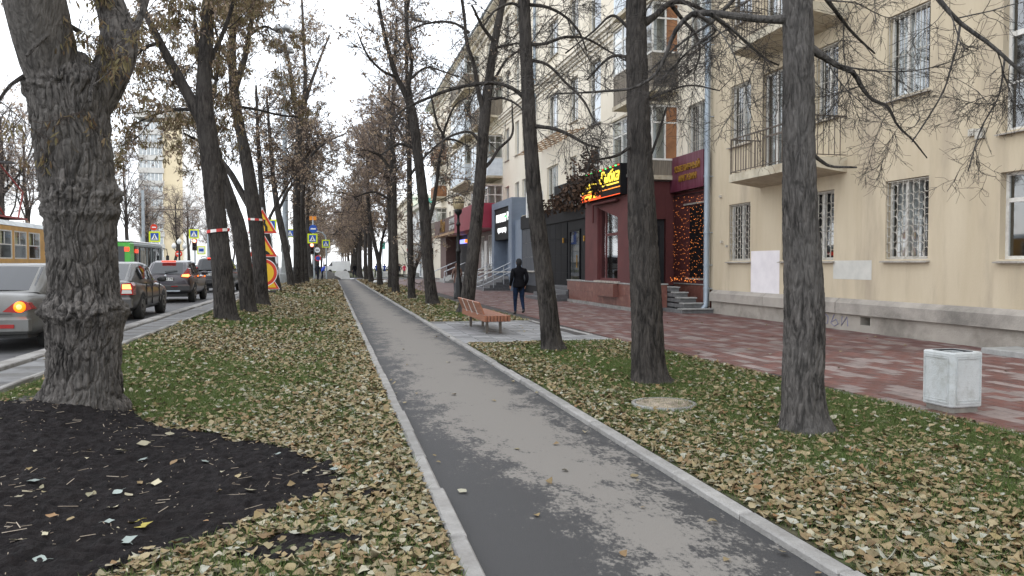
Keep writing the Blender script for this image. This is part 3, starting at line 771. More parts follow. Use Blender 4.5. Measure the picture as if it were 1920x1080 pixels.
for n, y0, y1, sz, rows, cols, tl in ((62000, 2.4, 8.0, (0.024, 0.068), 5, 3, 0.2), (88000, 8, 18, (0.03, 0.075), 3, 3, 0.28), (66000, 18, 40, (0.045, 0.095), 3, 2, 0.36), (36000, 40, 84, (0.09, 0.18), 2, 2, 0.4)):
    x, y = scatter(n, y0, y1, ld)
    s = rng.uniform(sz[0], sz[1], len(x))
    z = lawn_z(x, y)+rng.uniform(0.0, 0.03, len(x))
    z = np.maximum(z, np.where(soil_in(x, y) > 0, soil_z(x, y)+.004, z))
    V, F = leaves(x, y, z, s, rows, cols, tl)
    VV.append(V); FF.append(F+base); base += len(V)
link('leaf_litter', mesh_np('leaf_litter', np.concatenate(VV), np.concatenate(FF), M_leaf, smooth=True))['kind'] = 'stuff'
# stray leaves on the asphalt and on the pavement
x1 = rng.uniform(PX0, PX1, 70); y1 = 3.5+rng.random(70)**1.6*40
edge = rng.random(70) < 0.55; x1[edge] = np.where(rng.random(edge.sum()) < .5, PX0+rng.exponential(.08, edge.sum()), PX1-rng.exponential(.08, edge.sum()))
x2 = rng.uniform(6.3, 12.4, 120); y2 = rng.uniform(6, 40, 120); x3 = rng.uniform(2.8, 5.4, 25); y3 = rng.uniform(15.8, 21.3, 25)
x4 = rng.uniform(-4.2, -3.4, 40); y4 = rng.uniform(8, 40, 40)
x = np.concatenate([x1, x2, x3, x4]); y = np.concatenate([y1, y2, y3, y4]); z = np.concatenate([np.full(70, .008), np.full(120, .018), np.full(25, .035), np.full(40, .34)])
V, F = leaves(x, y, z, rng.uniform(.035, .08, len(x)), 4, 3, 0.15, 0.8)
link('stray_leaves', mesh_np('stray_leaves', V, F, M_leaf))['kind'] = 'stuff'

# --- single leaves lying on the black soil
def one_leaf(kind):
    U, Vv, F = leaf_grid(5, 5)
    k = {'maple': 1, 'linden': 0}[kind]
    V = []
    for u, v in zip(U, Vv):
        uu = u*(1.0+0.35*k*math.sin(v*14)); z = 0.25*u*u+0.18*(v-.5)**2+random.uniform(-.04, .04)
        V.append((uu, v-0.5, z))
    mb = MB(); mb.add(V, [tuple(f) for f in F], 0, True)
    mb.tube([(0, -0.48, 0.04), (0.03, -0.7, 0.10), (0.09, -0.95, 0.05)], [0.018, 0.014, 0.012], 4)
    return mb
LV = [(268, 834, 'p', .13), (228, 847, 'p', .14), (268, 864, 'g', .09), (384, 868, 'g', .08), (294, 908, 'p', .10), (160, 863, 'p', .07), (62, 905, 'g', .10), (50, 926, 'p', .09), (220, 926, 'g', .09),
      (214, 954, 'p', .08), (205, 981, 'g', .08), (246, 982, 'y', .13), (270, 989, 'y', .11), (220, 996, 'p', .07), (381, 985, 'o', .10), (364, 1003, 'g', .09), (240, 1016, 'g', .11), (98, 970, 'o', .08),
      (40, 1054, 'o', .09), (74, 1053, 'g', .09), (436, 809, 'p', .12), (324, 798, 'g', .09), (318, 816, 'p', .10), (345, 822, 'p', .11), (522, 853, 'g', .07), (576, 886, 'p', .08), (607, 891, 'p', .10), (626, 882, 'g', .09),
      (470, 922, 'p', .09), (456, 940, 'p', .05), (548, 942, 'g', .08), (546, 849, 'p', .06), (440, 875, 'p', .05), (36, 934, 'p', .06), (84, 1005, 'p', .05), (395, 966, 'p', .05), (30, 1016, 'p', .09), (570, 908, 'o', .06)]
pm = {'p': M_leaf_one, 'g': M_leaf_grey, 'y': M_leaf_yel, 'o': M_leaf_org}
lm = {(k, t): one_leaf(t).mesh('fallen_leaf', pm[k]) for k in pm for t in ('maple', 'linden')}
ltxt = {'p': 'pale tan dry leaf lying alone on the black soil', 'g': 'grey green leaf, underside up, lying alone on the black soil',
        'y': 'yellow green leaf of the pair lying on the black soil', 'o': 'orange brown leaf lying alone on the black soil'}
for i, (a, b, k, s) in enumerate(LV):
    q = gnd(a, b, 0.12); zz = float(soil_z(np.array([q[0]]), np.array([q[1]]))[0])
    q = gnd(a, b, zz)
    o = link('fallen_leaf', lm[(k, 'maple' if random.random() < .5 else 'linden')])
    o.scale = (s*.74, s*.74, s*.74)
    o.location = (q[0], q[1], zz+0.012); o.rotation_euler = (random.uniform(-.25, .25), random.uniform(-.25, .25), random.uniform(0, 6.28))
    tag(o, ltxt[k], 'leaf', {'p': 'pale leaves on the black soil', 'g': 'grey green leaves on the black soil', 'y': 'yellow leaves on the black soil', 'o': 'orange brown leaves on the black soil'}[k])
# straw, bits of twig and chips on the soil
sm = MB()
for i in range(1300):
    xx = random.uniform(-4.2, .4); yy = random.uniform(2.8, 9)
    if float(soil_in(np.array([xx]), np.array([yy]))[0]) < 0.03: continue
    zz = float(soil_z(np.array([xx]), np.array([yy]))[0])+.006
    an = random.uniform(0, 6.28); l = random.choice((.003, .004, .004, .005, .005, .006, .008, .01, .02, .03, .06)); 
    sm.bar((xx-math.cos(an)*l, yy-math.sin(an)*l, zz), (xx+math.cos(an)*l, yy+math.sin(an)*l, zz+random.uniform(0, .008)), .004, .003)
sm.build('soil_straw', mat('straw', (0.30, 0.25, 0.18), rough=.9, island=[(0.10, .08, .06), (.30, .25, .19), (.16, .12, .09), (.40, .34, .27)])) ['kind'] = 'stuff'

# --- manhole lids in the grass
def manhole(x, y, z, label, r=0.36):
    t = thing('manhole_cover', label, 'manhole', (x, y, z), 0, 'round manhole covers in the grass')
    MB().lathe([(0.02, 0.018), (r*0.22, 0.018), (r*.23, .024), (r*.38, .024), (r*.39, .018), (r*.60, .018), (r*.61, .025), (r*.72, .025), (r*.73, .018), (r*.86, .018), (r*.865, 0.0)], 40, c=(x, y, z)).build('lid', M_lid, t)
    MB().lathe([(r*.875, -.05), (r*.875, .02), (r, .02), (r, -.08)], 40, c=(x, y, z)).build('rim', M_conc, t)
    return t
manhole(*gnd(1245, 758, .05)[:2], 0.05, 'pale round manhole cover in the leafy grass right of the path', 0.37)
q = gnd(62, 768, .26); manhole(q[0], q[1], 0.27, 'round manhole cover half hidden behind the thick burled tree')
# ------------------------------------------------------------------ apartment building
FX = 12.6
BY0, BY1 = -6.0, 97.0
bld = thing('apartment_building', 'long beige five storey apartment building with shops along its ground floor', 'building', (FX, 24, 0))

def wall_holes(name, Y0, Y1, Z0, Z1, holes, m, parent, X=FX, depth=0.24):
    ysb = sorted({Y0, Y1} | {max(Y0, min(Y1, h[0])) for h in holes} | {max(Y0, min(Y1, h[1])) for h in holes})
    zsb = sorted({Z0, Z1} | {max(Z0, min(Z1, h[2])) for h in holes} | {max(Z0, min(Z1, h[3])) for h in holes})
    mb = MB()
    for a, b in zip(ysb[:-1], ysb[1:]):
        run = None
        for c, d in zip(zsb[:-1], zsb[1:]):
            ym, zm = (a+b)/2, (c+d)/2
            inside = any(h[0] < ym < h[1] and h[2] < zm < h[3] for h in holes)
            if inside:
                if run: mb.quad((X, b, run[0]), (X, a, run[0]), (X, a, run[1]), (X, b, run[1])); run = None
            else: run = (run[0], d) if run else (c, d)
        if run: mb.quad((X, b, run[0]), (X, a, run[0]), (X, a, run[1]), (X, b, run[1]))
    for y0, y1, z0, z1 in holes:
        if y1 <= Y0 or y0 >= Y1: continue
        Xd = X+depth
        mb.quad((X, y0, z0), (Xd, y0, z0), (Xd, y0, z1), (X, y0, z1)); mb.quad((X, y1, z0), (X, y1, z1), (Xd, y1, z1), (Xd, y1, z0))
        mb.quad((X, y0, z1), (Xd, y0, z1), (Xd, y1, z1), (X, y1, z1)); mb.quad((X, y0, z0), (X, y1, z0), (Xd, y1, z0), (Xd, y0, z0))
    return mb.build(name, m, parent)

WCACHE = {}
def window(parent, y0, y1, z0, z1, style='two', grille=None, sill=True, X=FX, curtain=0.7, depth=0.16):
    """a window set back in its opening: frame with pane, curtain, sill and grille as sub-parts"""
    w = round(y1-y0, 2); h = round(z1-z0, 2)
    key = (w, h, style)
    def cached(k, fn):
        if k not in WCACHE: WCACHE[k] = fn()
        return WCACHE[k]
    def mk_frame():
        mb = MB(); t = 0.065; d = 0.05
        def rail(a0, a1, b0, b1, dd=d): mb.box(-dd/2, dd/2, a0, a1, b0, b1)
        rail(0, w, 0, t); rail(0, w, h-t, h); rail(0, t, t, h-t); rail(w-t, w, t, h-t)
        if style == 'two':
            rail(w/2-.05, w/2+.05, t, h-t)
        elif style == 'three':
            rail(w*.34-.045, w*.34+.045, t, h-t); rail(w*.67-.045, w*.67+.045, t, h-t)
        elif style == 'cross':
            rail(w/2-.045, w/2+.045, t, h-t); rail(t, w/2-.05, h*.68-.04, h*.68+.04, d*.9); rail(w/2+.05, w-t, h*.68-.04, h*.68+.04, d*.9)
        elif style == 'off':
            rail(w*.6-.045, w*.6+.045, t, h-t)
        elif style == 'stair':
            n = max(3, int(h/0.75))
            for k in range(1, n):
                zz = h*k/n; rail(t, w-t, zz-(.05 if k % 2 == 0 else .022), zz+(.05 if k % 2 == 0 else .022), d*.9)
        elif style == 'shop':
            rail(w*.22-.04, w*.22+.04, t, h-t); rail(w*.22+.05, w-t, h*.72-.04, h*.72+.04, d*.9)
        return mb.mesh('window', M_frame)
    if z1 < 3.9: curtain = min(curtain, .3)
    f = link('window', cached(('f', key), mk_frame), parent)
    px_, py_, pz_ = parent.location
    f.location = (X+depth-px_, y0-py_, z0-pz_)
    link('pane', cached(('p', key), lambda: MB().quad((0.004, .02, .02), (0.004, .02, h-.02), (0.004, w-.02, h-.02), (0.004, w-.02, .02)).mesh('pane', M_glass)), f)
    if random.random() < curtain:
        cov = random.choice((0.3, 0.45, 1.0, 1.0, 0.6)); side = random.random() < .5
        def mk_curt():
            mb = MB(); n = 22; ws = w*cov; o = 0 if side else w-ws
            pts = [(0.16+0.025*math.sin(i*2.1), o+ws*i/n) for i in range(n+1)]
            for a, b in zip(pts[:-1], pts[1:]): mb.quad((a[0], a[1], .03), (b[0], b[1], .03), (b[0], b[1], h-.03), (a[0], a[1], h-.03))
            return mb.mesh('curtain', M_curtain)
        link('curtain', cached(('c', key, cov, side), mk_curt), f)
    if sill:
        def mk_sill():
            mb = MB(); mb.add([(-depth-.11, -.06, -.05), (-depth-.11, w+.06, -.05), (.0, w+.06, 0.0), (.0, -.06, 0.0), (-depth-.11, -.06, -.075), (-depth-.11, w+.06, -.075), (0, w+.06, -.03), (0, -.06, -.03)],
                              [(0, 1, 2, 3), (4, 7, 6, 5), (0, 4, 5, 1), (1, 5, 6, 2), (3, 7, 4, 0)]); return mb.mesh('sill', M_sill)
        link('sill', cached(('s', w, depth), mk_sill), f)
    if grille:
        def mk_gr():
            mb = MB(); xg = -depth+0.05; r = 0.009
            for zz in (0.03, h-.03): mb.bar((xg, 0.02, zz), (xg, w-.02, zz), .02, .02)
            if grille == 'rings':
                n = max(5, int(w/0.16)); cw = w/n
                for i in range(n+1):
                    mb.bar((xg, max(.015, min(w-.015, i*cw)), .03), (xg, max(.015, min(w-.015, i*cw)), h-.03), .014, .014)
                for i in range(n):
                    m_ = 5
                    for k in range(m_):
                        zc_ = h*(k+.5+(0.25 if i % 2 else -0.1))/m_
                        if zc_ > h-.1 or zc_ < .1: continue
                        rr = cw*.62
                        pts = [(xg-.012, (i+.5)*cw+rr*math.cos(a*math.pi/6), zc_+rr*1.15*math.sin(a*math.pi/6)) for a in range(13)]
                        mb.tube(pts, .009, 4, caps=False)
            elif grille == 'arch':
                n = max(5, int(w/.17))
                for i in range(n+1):
                    y = i*w/n; mb.bar((xg, min(max(y, .01), w-.01), .03), (xg, min(max(y, .01), w-.01), h-.03), .016, .016)
                for zz in (h*.3, h*.62): mb.bar((xg-.012, .02, zz), (xg-.012, w-.02, zz), .014, .014)
                mb.tube([(xg-.02, w/2+w*.22*math.cos(a*math.pi/8), h*.72+w*.3*math.sin(a*math.pi/8)) for a in range(9)], .01, 4, caps=False)
            else:
                n = max(4, int(w/.15))
                for i in range(n+1):
                    y = i*w/n; mb.bar((xg, min(max(y, .01), w-.01), .03), (xg, min(max(y, .01), w-.01), h-.03), .014, .014)
                mb.bar((xg-.01, .02, h*.5), (xg-.01, w-.02, h*.5), .014, .014)
            return mb.mesh('grille', M_grille)
        link('grille', cached(('g', key, grille, depth), mk_gr), f)
    return f

F1, F2, F3, F4, F5 = (1.77, 3.58), (5.45, 7.35), (9.25, 11.55), (13.65, 15.75), (17.55, 19.7)
wins = []
def W(y0, y1, z, style='two', grille=None, **k): wins.append((y0, y1, z[0], z[1], style, grille, k))
# near section, right of the drainpipe
W(14.27, 15.6, F1, 'off', 'rings'); W(14.3, 15.62, F2, 'off', 'bars')
W(17.5, 18.75, F1, 'two', 'rings'); W(19.1, 19.86, F1, 'two', 'rings'); W(17.4, 18.35, F2, 'two', 'bars')
W(21.57, 22.88, F1, 'two', 'rings'); W(21.6, 22.86, F2, 'two', 'bars')
W(11.0, 12.43, (1.75, 3.42), 'cross', sill=True); W(11.0, 12.43, (4.2, 7.9), 'stair')
W(19.75, 20.95, (4.5, 7.3), 'two', None, sill=False)
W(24.5, 25.95, F2, 'two', 'arch'); W(24.5, 25.95, F3, 'two'); W(21.6, 22.86, F3); W(19.75, 20.95, (8.25, 11.0), 'two', None, sill=False); W(17.3, 18.5, F3); W(14.3, 15.6, F3)
for y0, y1 in ((8.2, 9.5), (5.2, 6.5)):
    for z in (F1, F2, F3): W(y0, y1, z, 'off', 'rings' if z is F1 else None)
W(11.0, 12.43, (8.6, 11.7), 'stair')
# middle section
W(35.2, 36.95, (8.5, 11.6), 'stair'); W(35.2, 36.95, (12.95, 15.6), 'stair'); W(35.3, 36.9, (5.0, 7.3), 'stair'); W(35.2, 36.95, (16.9, 19.3), 'stair')
for z in (F3, F4, F5): W(38.7, 40.15, z, 'two'); W(42.3, 44.4, z, 'three')
W(31.9, 33.2, F2); W(31.6, 32.9, F3); W(31.6, 32.9, F4); W(31.6, 32.9, F5)
W(38.9, 40.1, (4.7, 7.4), 'two', None, sill=False); W(42.3, 44.6, (4.7, 7.4), 'three', None, sill=False)
for z in (F2, F3, F4, F5):
    W(49.6, 50.7, z); W(51.6, 52.8, z); W(54.6, 56.0, z)
for z in (F4, F5):
    for y in (58.4, 61.4, 66.5, 70.4): W(y, y+1.4, z)
for z in (F2, F3, F4, F5):
    for y in (77.0, 79.6, 82.4, 88.0, 91.0, 94.0): W(y, y+1.35, z)
W(66.5, 67.9, F2); W(70.4, 71.8, F2); W(74.0, 75.2, F2)
for z in (F4, F5):
    for y in (5.2, 8.2, 11.2, 14.3, 17.4, 21.6, 24.5): W(y, y+1.3, z, 'two' if y != 11.2 else 'stair')
    W(28.0, 29.4, z)
holes = [(w[0], w[1], w[2], w[3]) for w in wins]
shop_open = [(27.2, 33.0, 0.0, 4.2), (34, 44, 0.1, 3.7), (46.8, 53.2, 0.0, 4.0), (53.6, 62.5, 0.3, 4.2), (65.5, 80, 0.2, 4.3), (24.4, 26.8, 1.2, 3.75)]
near_holes = [h for h in holes+shop_open if h[0] < 24.15]
far_holes = [h for h in holes+shop_open if h[0] >= 24.15]
wall_holes('wall', BY0, 24.15, 0.80, 12.1, [h for h in near_holes if h[2] < 12], M_plaster, bld)
wall_holes('wall', BY0, 24.15, 12.1, 20.6, [h for h in near_holes if h[2] > 12], M_plaster, bld)
wall_holes('wall', 24.15, BY1, 0.0, 12.1, [h for h in far_holes if h[2] < 12], M_plaster_pale, bld)
wall_holes('wall', 24.15, BY1, 12.1, 20.6, [h for h in far_holes if h[2] > 12], M_plaster_pale, bld)
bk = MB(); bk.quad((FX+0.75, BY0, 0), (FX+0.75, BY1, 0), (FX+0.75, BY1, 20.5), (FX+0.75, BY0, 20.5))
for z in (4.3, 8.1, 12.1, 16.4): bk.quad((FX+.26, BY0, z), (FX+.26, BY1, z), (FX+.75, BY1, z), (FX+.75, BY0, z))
bk.build('inner_room_wall', M_interior_shade, bld)
ends = MB(); ends.quad((FX, BY1, 0), (FX+13, BY1, 0), (FX+13, BY1, 20.6), (FX, BY1, 20.6)); ends.quad((FX+13, BY0, 0), (FX, BY0, 0), (FX, BY0, 20.6), (FX+13, BY0, 20.6))
ends.quad((FX+13, BY0, 0), (FX+13, BY1, 0), (FX+13, BY1, 20.6), (FX+13, BY0, 20.6)); ends.build('end_wall', M_plaster_pale, bld)
rf = MB(); rf.prism([(FX-0.95, 20.95), (FX+13.9, 20.95), (FX+6.5, 24.2)], 'y', BY0-.4, BY1+.5); rf.build('roof', M_roof, bld)
ev = MB()
ev.box(FX-0.95, FX, BY0, BY1, 20.72, 20.94); ev.box(FX-0.5, FX, BY0, BY1, 20.42, 20.715); ev.box(FX-.16, FX, BY0, BY1, 20.05, 20.415)
ev.build('eaves_cornice', M_trim, bld)
gt = MB(); gt.tube([(FX-1.02, BY0, 20.92), (FX-1.02, BY1, 20.92)], .09, 8); gt.build('gutter', M_pipe, bld)
co = MB(); co.box(FX-0.09, FX, BY0, BY1, 12.12, 12.28); co.box(FX-0.17, FX, BY0, BY1, 12.284, 12.42); co.box(FX-0.30, FX, BY0, BY1, 12.424, 12.60); co.box(FX-.38, FX, BY0, BY1, 12.604, 12.66)
co.box(FX-.06, FX, BY0, BY1, 11.85, 11.95)
co.build('string_cornice', M_trim, bld)
for w in wins: window(bld, w[0], w[1], w[2], w[3], w[4], w[5], **w[6])
# plinth of the near section
for a, b in ((BY0, 16.0), (16.35, 23.9)): MB().box(FX-0.06, FX+.3, a, b, 0, .42).build('plinth', M_plinth, bld)
MB().box(FX-.06, FX+.3, 16.003, 16.347, 0, .18).build('plinth', M_plinth, bld); MB().box(FX-.06, FX+.3, 16.003, 16.347, .38, .42).build('plinth', M_plinth, bld)
MB().quad((FX+.25, 16.0, .18), (FX+.25, 16.35, .18), (FX+.25, 16.35, .38), (FX+.25, 16.0, .38)).build('air_vent', M_interior_shade, bld)
for a, b in ((BY0, 17.2), (17.22, 20.6), (20.62, 23.9)):
    m_ = MB(); m_.prism([(FX-.15, .423), (FX+.1, .423), (FX+.1, .80), (FX-.02, .80), (FX-.15, .69)], 'y', a, b-0.008); m_.build('plinth_ledge', M_ledge, bld)
MB().box(FX-.006, FX+.01, 19.95, 21.5, .801, 2.06).build('white_repaint_patch', M_white_patch, bld)
MB().box(FX-.004, FX+.01, 16.05, 17.5, 1.28, 1.75).build('grey_repaint_patch', M_grey_patch, bld)
# graffiti strokes
gf = MB()
strokes = [[(0, .9), (.05, .1)], [(.0, .9), (.35, .95), (.35, .55), (.03, .5)], [(.2, .5), (.42, .1)], [(.62, .2), (.95, .9), (1.0, .3)], [(.6, .35), (1.05, .38)], [(.62, .2), (.5, .0)],
           [(1.35, .9), (1.15, .6), (1.25, .2), (1.5, .25), (1.55, .7), (1.35, .9)], [(1.95, .95), (1.72, .3), (1.95, .1), (2.2, .3), (2.05, .6), (1.8, .4)], [(2.45, .85), (2.4, .2), (2.75, .85), (2.8, .2)]]
for st in strokes:
    gf.tube([(FX-.061, 18.55-0.62*p[0], 0.04+0.36*p[1]) for p in st], .014, 5)
gf.build('graffiti', mat('spray_paint_blue', s2l(104, 106, 138), s2l(126, 122, 140), scale=6, rough=.8), bld)

# balconies with bar railings, right of the drainpipe
def balcony(y0, y1, z, name='balcony'):
    s = MB(); s.prism([(FX-1.02, z+.02), (FX-1.02, z+.25), (FX, z+.25), (FX, z-.12)], 'y', y0, y1); b = s.build(name, M_balc, bld)
    def rel(mb, nm, mt):
        o = link(nm, mb.mesh(nm, mt, (FX, 24, 0)), b); return o
    xf = FX-.98; zt = z+1.28
    r = MB(); r.bar((xf, y0+.04, zt), (xf, y1-.04, zt), .055, .035); r.bar((xf, y0+.04, z+.32), (xf, y1-.04, z+.32), .03, .02)
    for yy in (y0+.04, y1-.04): r.bar((xf, yy, zt), (FX, yy, zt), .05, .035); r.bar((xf, yy, z+.32), (FX, yy, z+.32), .03, .02); r.bar((xf, yy, z+.25), (xf, yy, zt), .035, .035)
    rel(r, 'handrail', M_iron)
    n = int((y1-y0)/.15)
    bar_me = MB().bar((0, 0, z+.3), (0, 0, zt-.02), .016, .016).mesh('baluster', M_iron)
    for i in range(1, n):
        o = link('baluster', bar_me, b, (xf-FX, y0+i*(y1-y0)/n-24, 0))
    for yy in (y0+.04, y1-.04):
        for i in range(1, 6): link('baluster', bar_me, b, (xf-FX+i*.16, yy-24, 0))
    return b
balcony(17.0, 21.05, 4.07); balcony(17.0, 21.05, 7.87)
# door grille leaf seen on the lower balcony
dg = MB()
dg.box(FX-.02, FX+.02, 19.78, 20.92, 5.4, 5.46)
for i in range(7): dg.bar((FX-.02, 19.85+i*.17, 4.5), (FX-.02, 19.85+i*.17, 7.2), .016, .016)
for s_ in (-1, 1): dg.tube([(FX-.03, 20.35+s_*(.1+.16*math.sin(a*.5)), 5.9+.1*a) for a in range(9)], .012, 4)
dg.build('door_grille', M_iron, bld)
# drainpipes
for yy, zt in ((24.1, 20.6), (46.9, 20.6), (75.8, 20.6)):
    d = MB(); xx = FX-.16
    z = zt
    pts = [(FX-.9, yy, 20.8), (FX-.55, yy, 20.45), (xx, yy, 19.9), (xx, yy, .45), (xx-.02, yy, .25), (xx-.16, yy, .08)]
    d.tube(pts, .095, 12)
    for z in (19, 16.5, 14, 11.5, 9, 6.6, 4.6, 2.7, 1.6, .8): d.cyl((xx, yy), .108, z, z+.07, 12); d.bar((xx, yy-.09, z+.03), (FX, yy-.13, z+.03), .02, .02)
    d.build('drainpipe', M_pipe, bld)

# glazed bays: boards below, frames and panes above, one per storey
def bay(y0, y1, z0, z1, X0, skirt, sk_h=1.0, posts=4, top=None, side_board=None, apron=None, frame=None):
    """enclosed balcony projecting to X0 with its glazing"""
    frame = frame or M_frame
    t = MB(); t.box(X0-.04, FX, y0-.04, y1+.04, z0-.16, z0)
    base = t.build('glazed_balcony', M_balc if top is None else top, bld)
    def sub(mb, nm, mt): return link(nm, mb.mesh(nm, mt, (FX, 24, 0)), base)
    sub(MB().box(X0-.10, FX, y0-.08, y1+.08, z1, z1+.08), 'canopy_slab', M_balc if top is None else top)
    n = max(3, int((y1-y0)/.22))
    if skirt is M_wood:
        me = MB().box(0, .03, 0.006, (y1-y0)/n-.006, 0, sk_h).mesh('board', skirt)
        for i in range(n):
            link('board', me, base, (X0-FX, y0+i*(y1-y0)/n-24, z0))
        me2 = MB().box(.006, (FX-X0-.03)/4-.006, 0, .03, 0, sk_h).mesh('board', skirt)
        for i in range(4):
            for yy in (y0, y1-.03): link('board', me2, base, (X0-FX+.03+i*(FX-X0-.03)/4, yy-24, z0))
    else:
        me = MB().box(0, .03, 0.004, (y1-y0)/n-.004, 0, sk_h).mesh('sheet', skirt)
        for i in range(n): link('sheet', me, base, (X0-FX, y0+i*(y1-y0)/n-24, z0))
        me2 = MB().box(0, FX-X0-.03, 0, .03, 0, sk_h).mesh('side_sheet', skirt)
        for yy in (y0, y1-.03): link('side_sheet', me2, base, (X0-FX+.03, yy-24, z0))
    if apron:
        q = MB(); q.prism([(X0, z0-.16), (FX, z0-.16), (FX, z0-.7)], 'y', y0+.1, y1-.1); sub(q, 'apron', apron)
    f = MB(); zb = z0+sk_h
    f.box(X0-.02, X0+.05, y0-.02, y1+.02, zb, zb+.07); f.box(X0-.02, X0+.05, y0-.02, y1+.02, z1-.08, z1)
    for i in range(posts+1):
        y = y0+(y1-y0)*i/posts; f.box(X0-.012, X0+.05, max(y0, y-.035), min(y1, y+.035), zb+.07, z1-.08)
    zm = zb+(z1-zb)*.68
    f.box(X0, X0+.04, y0, y1, zm-.03, zm+.03)
    for yy in (y0-.02, y1-.05):
        f.box(X0+.05, FX, yy, yy+.07, zb, zb+.07); f.box(X0+.05, FX, yy, yy+.07, z1-.08, z1); f.box((X0+FX)/2-.03, (X0+FX)/2+.03, yy+.01, yy+.06, zb+.07, z1-.08); f.box(X0+.06, FX, yy+.015, yy+.055, zm-.03, zm+.03)
        f.box(FX-.06, FX, yy+.005, yy+.065, zb+.07, z1-.08)
    sub(f, 'frame', frame)
    for i in range(posts):
        a, b = y0+(y1-y0)*i/posts+.04, y0+(y1-y0)*(i+1)/posts-.04
        sub(MB().quad((X0+.02, a, zb+.07), (X0+.02, b, zb+.07), (X0+.02, b, z1-.08), (X0+.02, a, z1-.08)), 'pane', M_glass)
    xm = (X0+FX)/2
    for k, (a, b) in enumerate(((X0+.05, xm-.03), (xm+.03, FX-.06))):
        for yy in (y0+.012, y1-.02):
            if side_board and yy < y0+.1 and k == 1:
                sub(MB().box(a, b, yy, yy+.012, zb+.07, z1-.08), 'side_board', side_board)
            else: sub(MB().quad((a, yy, zb+.07), (b, yy, zb+.07), (b, yy, z1-.08), (a, yy, z1-.08)), 'pane', M_glass)
    c = MB()
    for i in range(2*posts):
        if i % 3 != 1: c.quad((X0+.22, y0+.1+(y1-y0-.2)*i/(2*posts), zb), (X0+.25, y0+.1+(y1-y0-.2)*(i+1)/(2*posts), zb), (X0+.25, y0+.1+(y1-y0-.2)*(i+1)/(2*posts), z1-.1), (X0+.22, y0+.1+(y1-y0-.2)*i/(2*posts), z1-.1))
    sub(c, 'curtain', M_curtain)
    return base
bay(26.7, 30.7, 4.95, 7.55, 11.55, M_wood, 0.55, 4, side_board=M_ply)
bay(26.7, 30.7, 8.2, 11.3, 11.55, M_wood, 1.25, 4, side_board=M_ply)
bay(26.7, 30.7, 11.9, 15.0, 11.55, M_bluewhite, 1.0, 4)
bay(26.7, 30.7, 15.8, 19.0, 11.55, M_wood, 1.1, 4)
bay(56.8, 63.8, 4.9, 7.6, 11.45, M_bluewhite, 0.4, 6); bay(56.8, 63.8, 8.3, 11.3, 11.45, M_bluewhite, 1.3, 6); bay(56.8, 63.8, 12.8, 15.6, 11.45, M_wood, 1.2, 5)
bay(66.0, 74.0, 8.9, 12.0, 11.3, M_bluewhite, 1.4, 4, apron=M_balc); bay(66.0, 74.0, 12.9, 15.8, 11.3, M_bluewhite, 1.4, 4); bay(66.0, 74.0, 16.9, 19.6, 11.3, M_wood, 1.1, 4)
bay(85.5, 90.0, 9.2, 11.8, 11.4, M_ply, 1.2, 3); bay(85.5, 90.0, 13.2, 16.0, 11.4, M_ply, 1.2, 3); bay(85.5, 90.0, 5.2, 7.9, 11.4, M_wood, 1.2, 3)
# lattice canopy over the first floor balcony
cn = MB()
for i in range(9): cn.bar((FX, 37.6+i*1.0, 8.55), (FX-1.5, 37.6+i*1.0, 8.25), .04, .05)
for i in range(5): cn.bar((FX-.1-i*.35, 37.4, 8.56-i*.07), (FX-.1-i*.35, 45.8, 8.56-i*.07), .05, .04)
cn.build('lattice_canopy', M_rust, bld)
MB().box(FX-1.3, FX, 37.6, 45.6, 4.35, 4.6).build('balcony', M_balc, bld)
# small boxes on the wall
for (y, z, s) in ((12.9, 4.25, .1), (13.1, 4.3, .07), (23.4, 3.9, .04), (23.3, 2.4, .04), (22.95, 2.25, .035)):
    MB().box(FX-.07, FX, y-s, y+s, z-s, z+s).build('cable_box', M_grille, bld)

# ------------------------------------------------------------------ shop fronts
def text_on(body, name, parent, m, loc, size, ext=0.015, face='-x', align='CENTER', shear=0.0, sx=1.0, bold=0.0):
    c = bpy.data.curves.new(name, 'FONT'); c.body = body; c.size = size; c.extrude = ext; c.align_x = align; c.align_y = 'CENTER'; c.shear = shear; c.offset = bold; c.resolution_u = 3
    o = bpy.data.objects.new(name, c); COL.objects.link(o); o.data.materials.append(m); o.parent = parent
    p = parent; q = Vector((0, 0, 0))
    while p is not None: q = q+p.location; p = p.parent
    o.location = Vector(loc)-q
    if face == '-x': o.rotation_euler = (RAD(90), 0, RAD(-90))
    elif face == '-y': o.rotation_euler = (RAD(90), 0, 0)
    o.scale = (sx, 1, 1)
    me = bpy.data.meshes.new_from_object(o); r_ = link(name, me, parent); r_.location = o.location; r_.rotation_euler = o.rotation_euler; r_.scale = o.scale
    bpy.data.objects.remove(o); bpy.data.curves.remove(c)
    return r_

# maroon corner extension
EX = 10.3
sh = thing('maroon_shopfront', 'maroon single storey shopfront with one tall display window and red granite base', 'shopfront', (EX, 28, 0))
wall_holes('front_wall', 25.4, 30.6, 0.95, 4.75, [(26.75, 29.1, 1.05, 3.9)], M_maroon, sh, X=EX, depth=.3)
MB().box(EX+.01, EX+.6, 25.405, 26.9, .95, 4.745).build('corner_pier', M_maroon, sh)
SY = 26.9
MB().box(EX+.61, 11.42, SY, SY+.2, .88, 4.745).build('side_wall', M_maroon, sh); MB().box(12.22, FX, SY, SY+.2, .88, 4.745).build('side_wall', M_maroon, sh)
MB().box(11.423, 12.217, SY+.003, SY+.2, 3.35, 4.745).build('door_head', M_maroon, sh); MB().box(EX+.61, FX, 25.45, SY-.003, 3.6, 4.745).build('porch_beam', M_maroon, sh) if False else None
MB().quad((EX, 30.6, .95), (FX, 30.6, .95), (FX, 30.6, 4.75), (EX, 30.6, 4.75)).build('far_wall', M_maroon, sh)
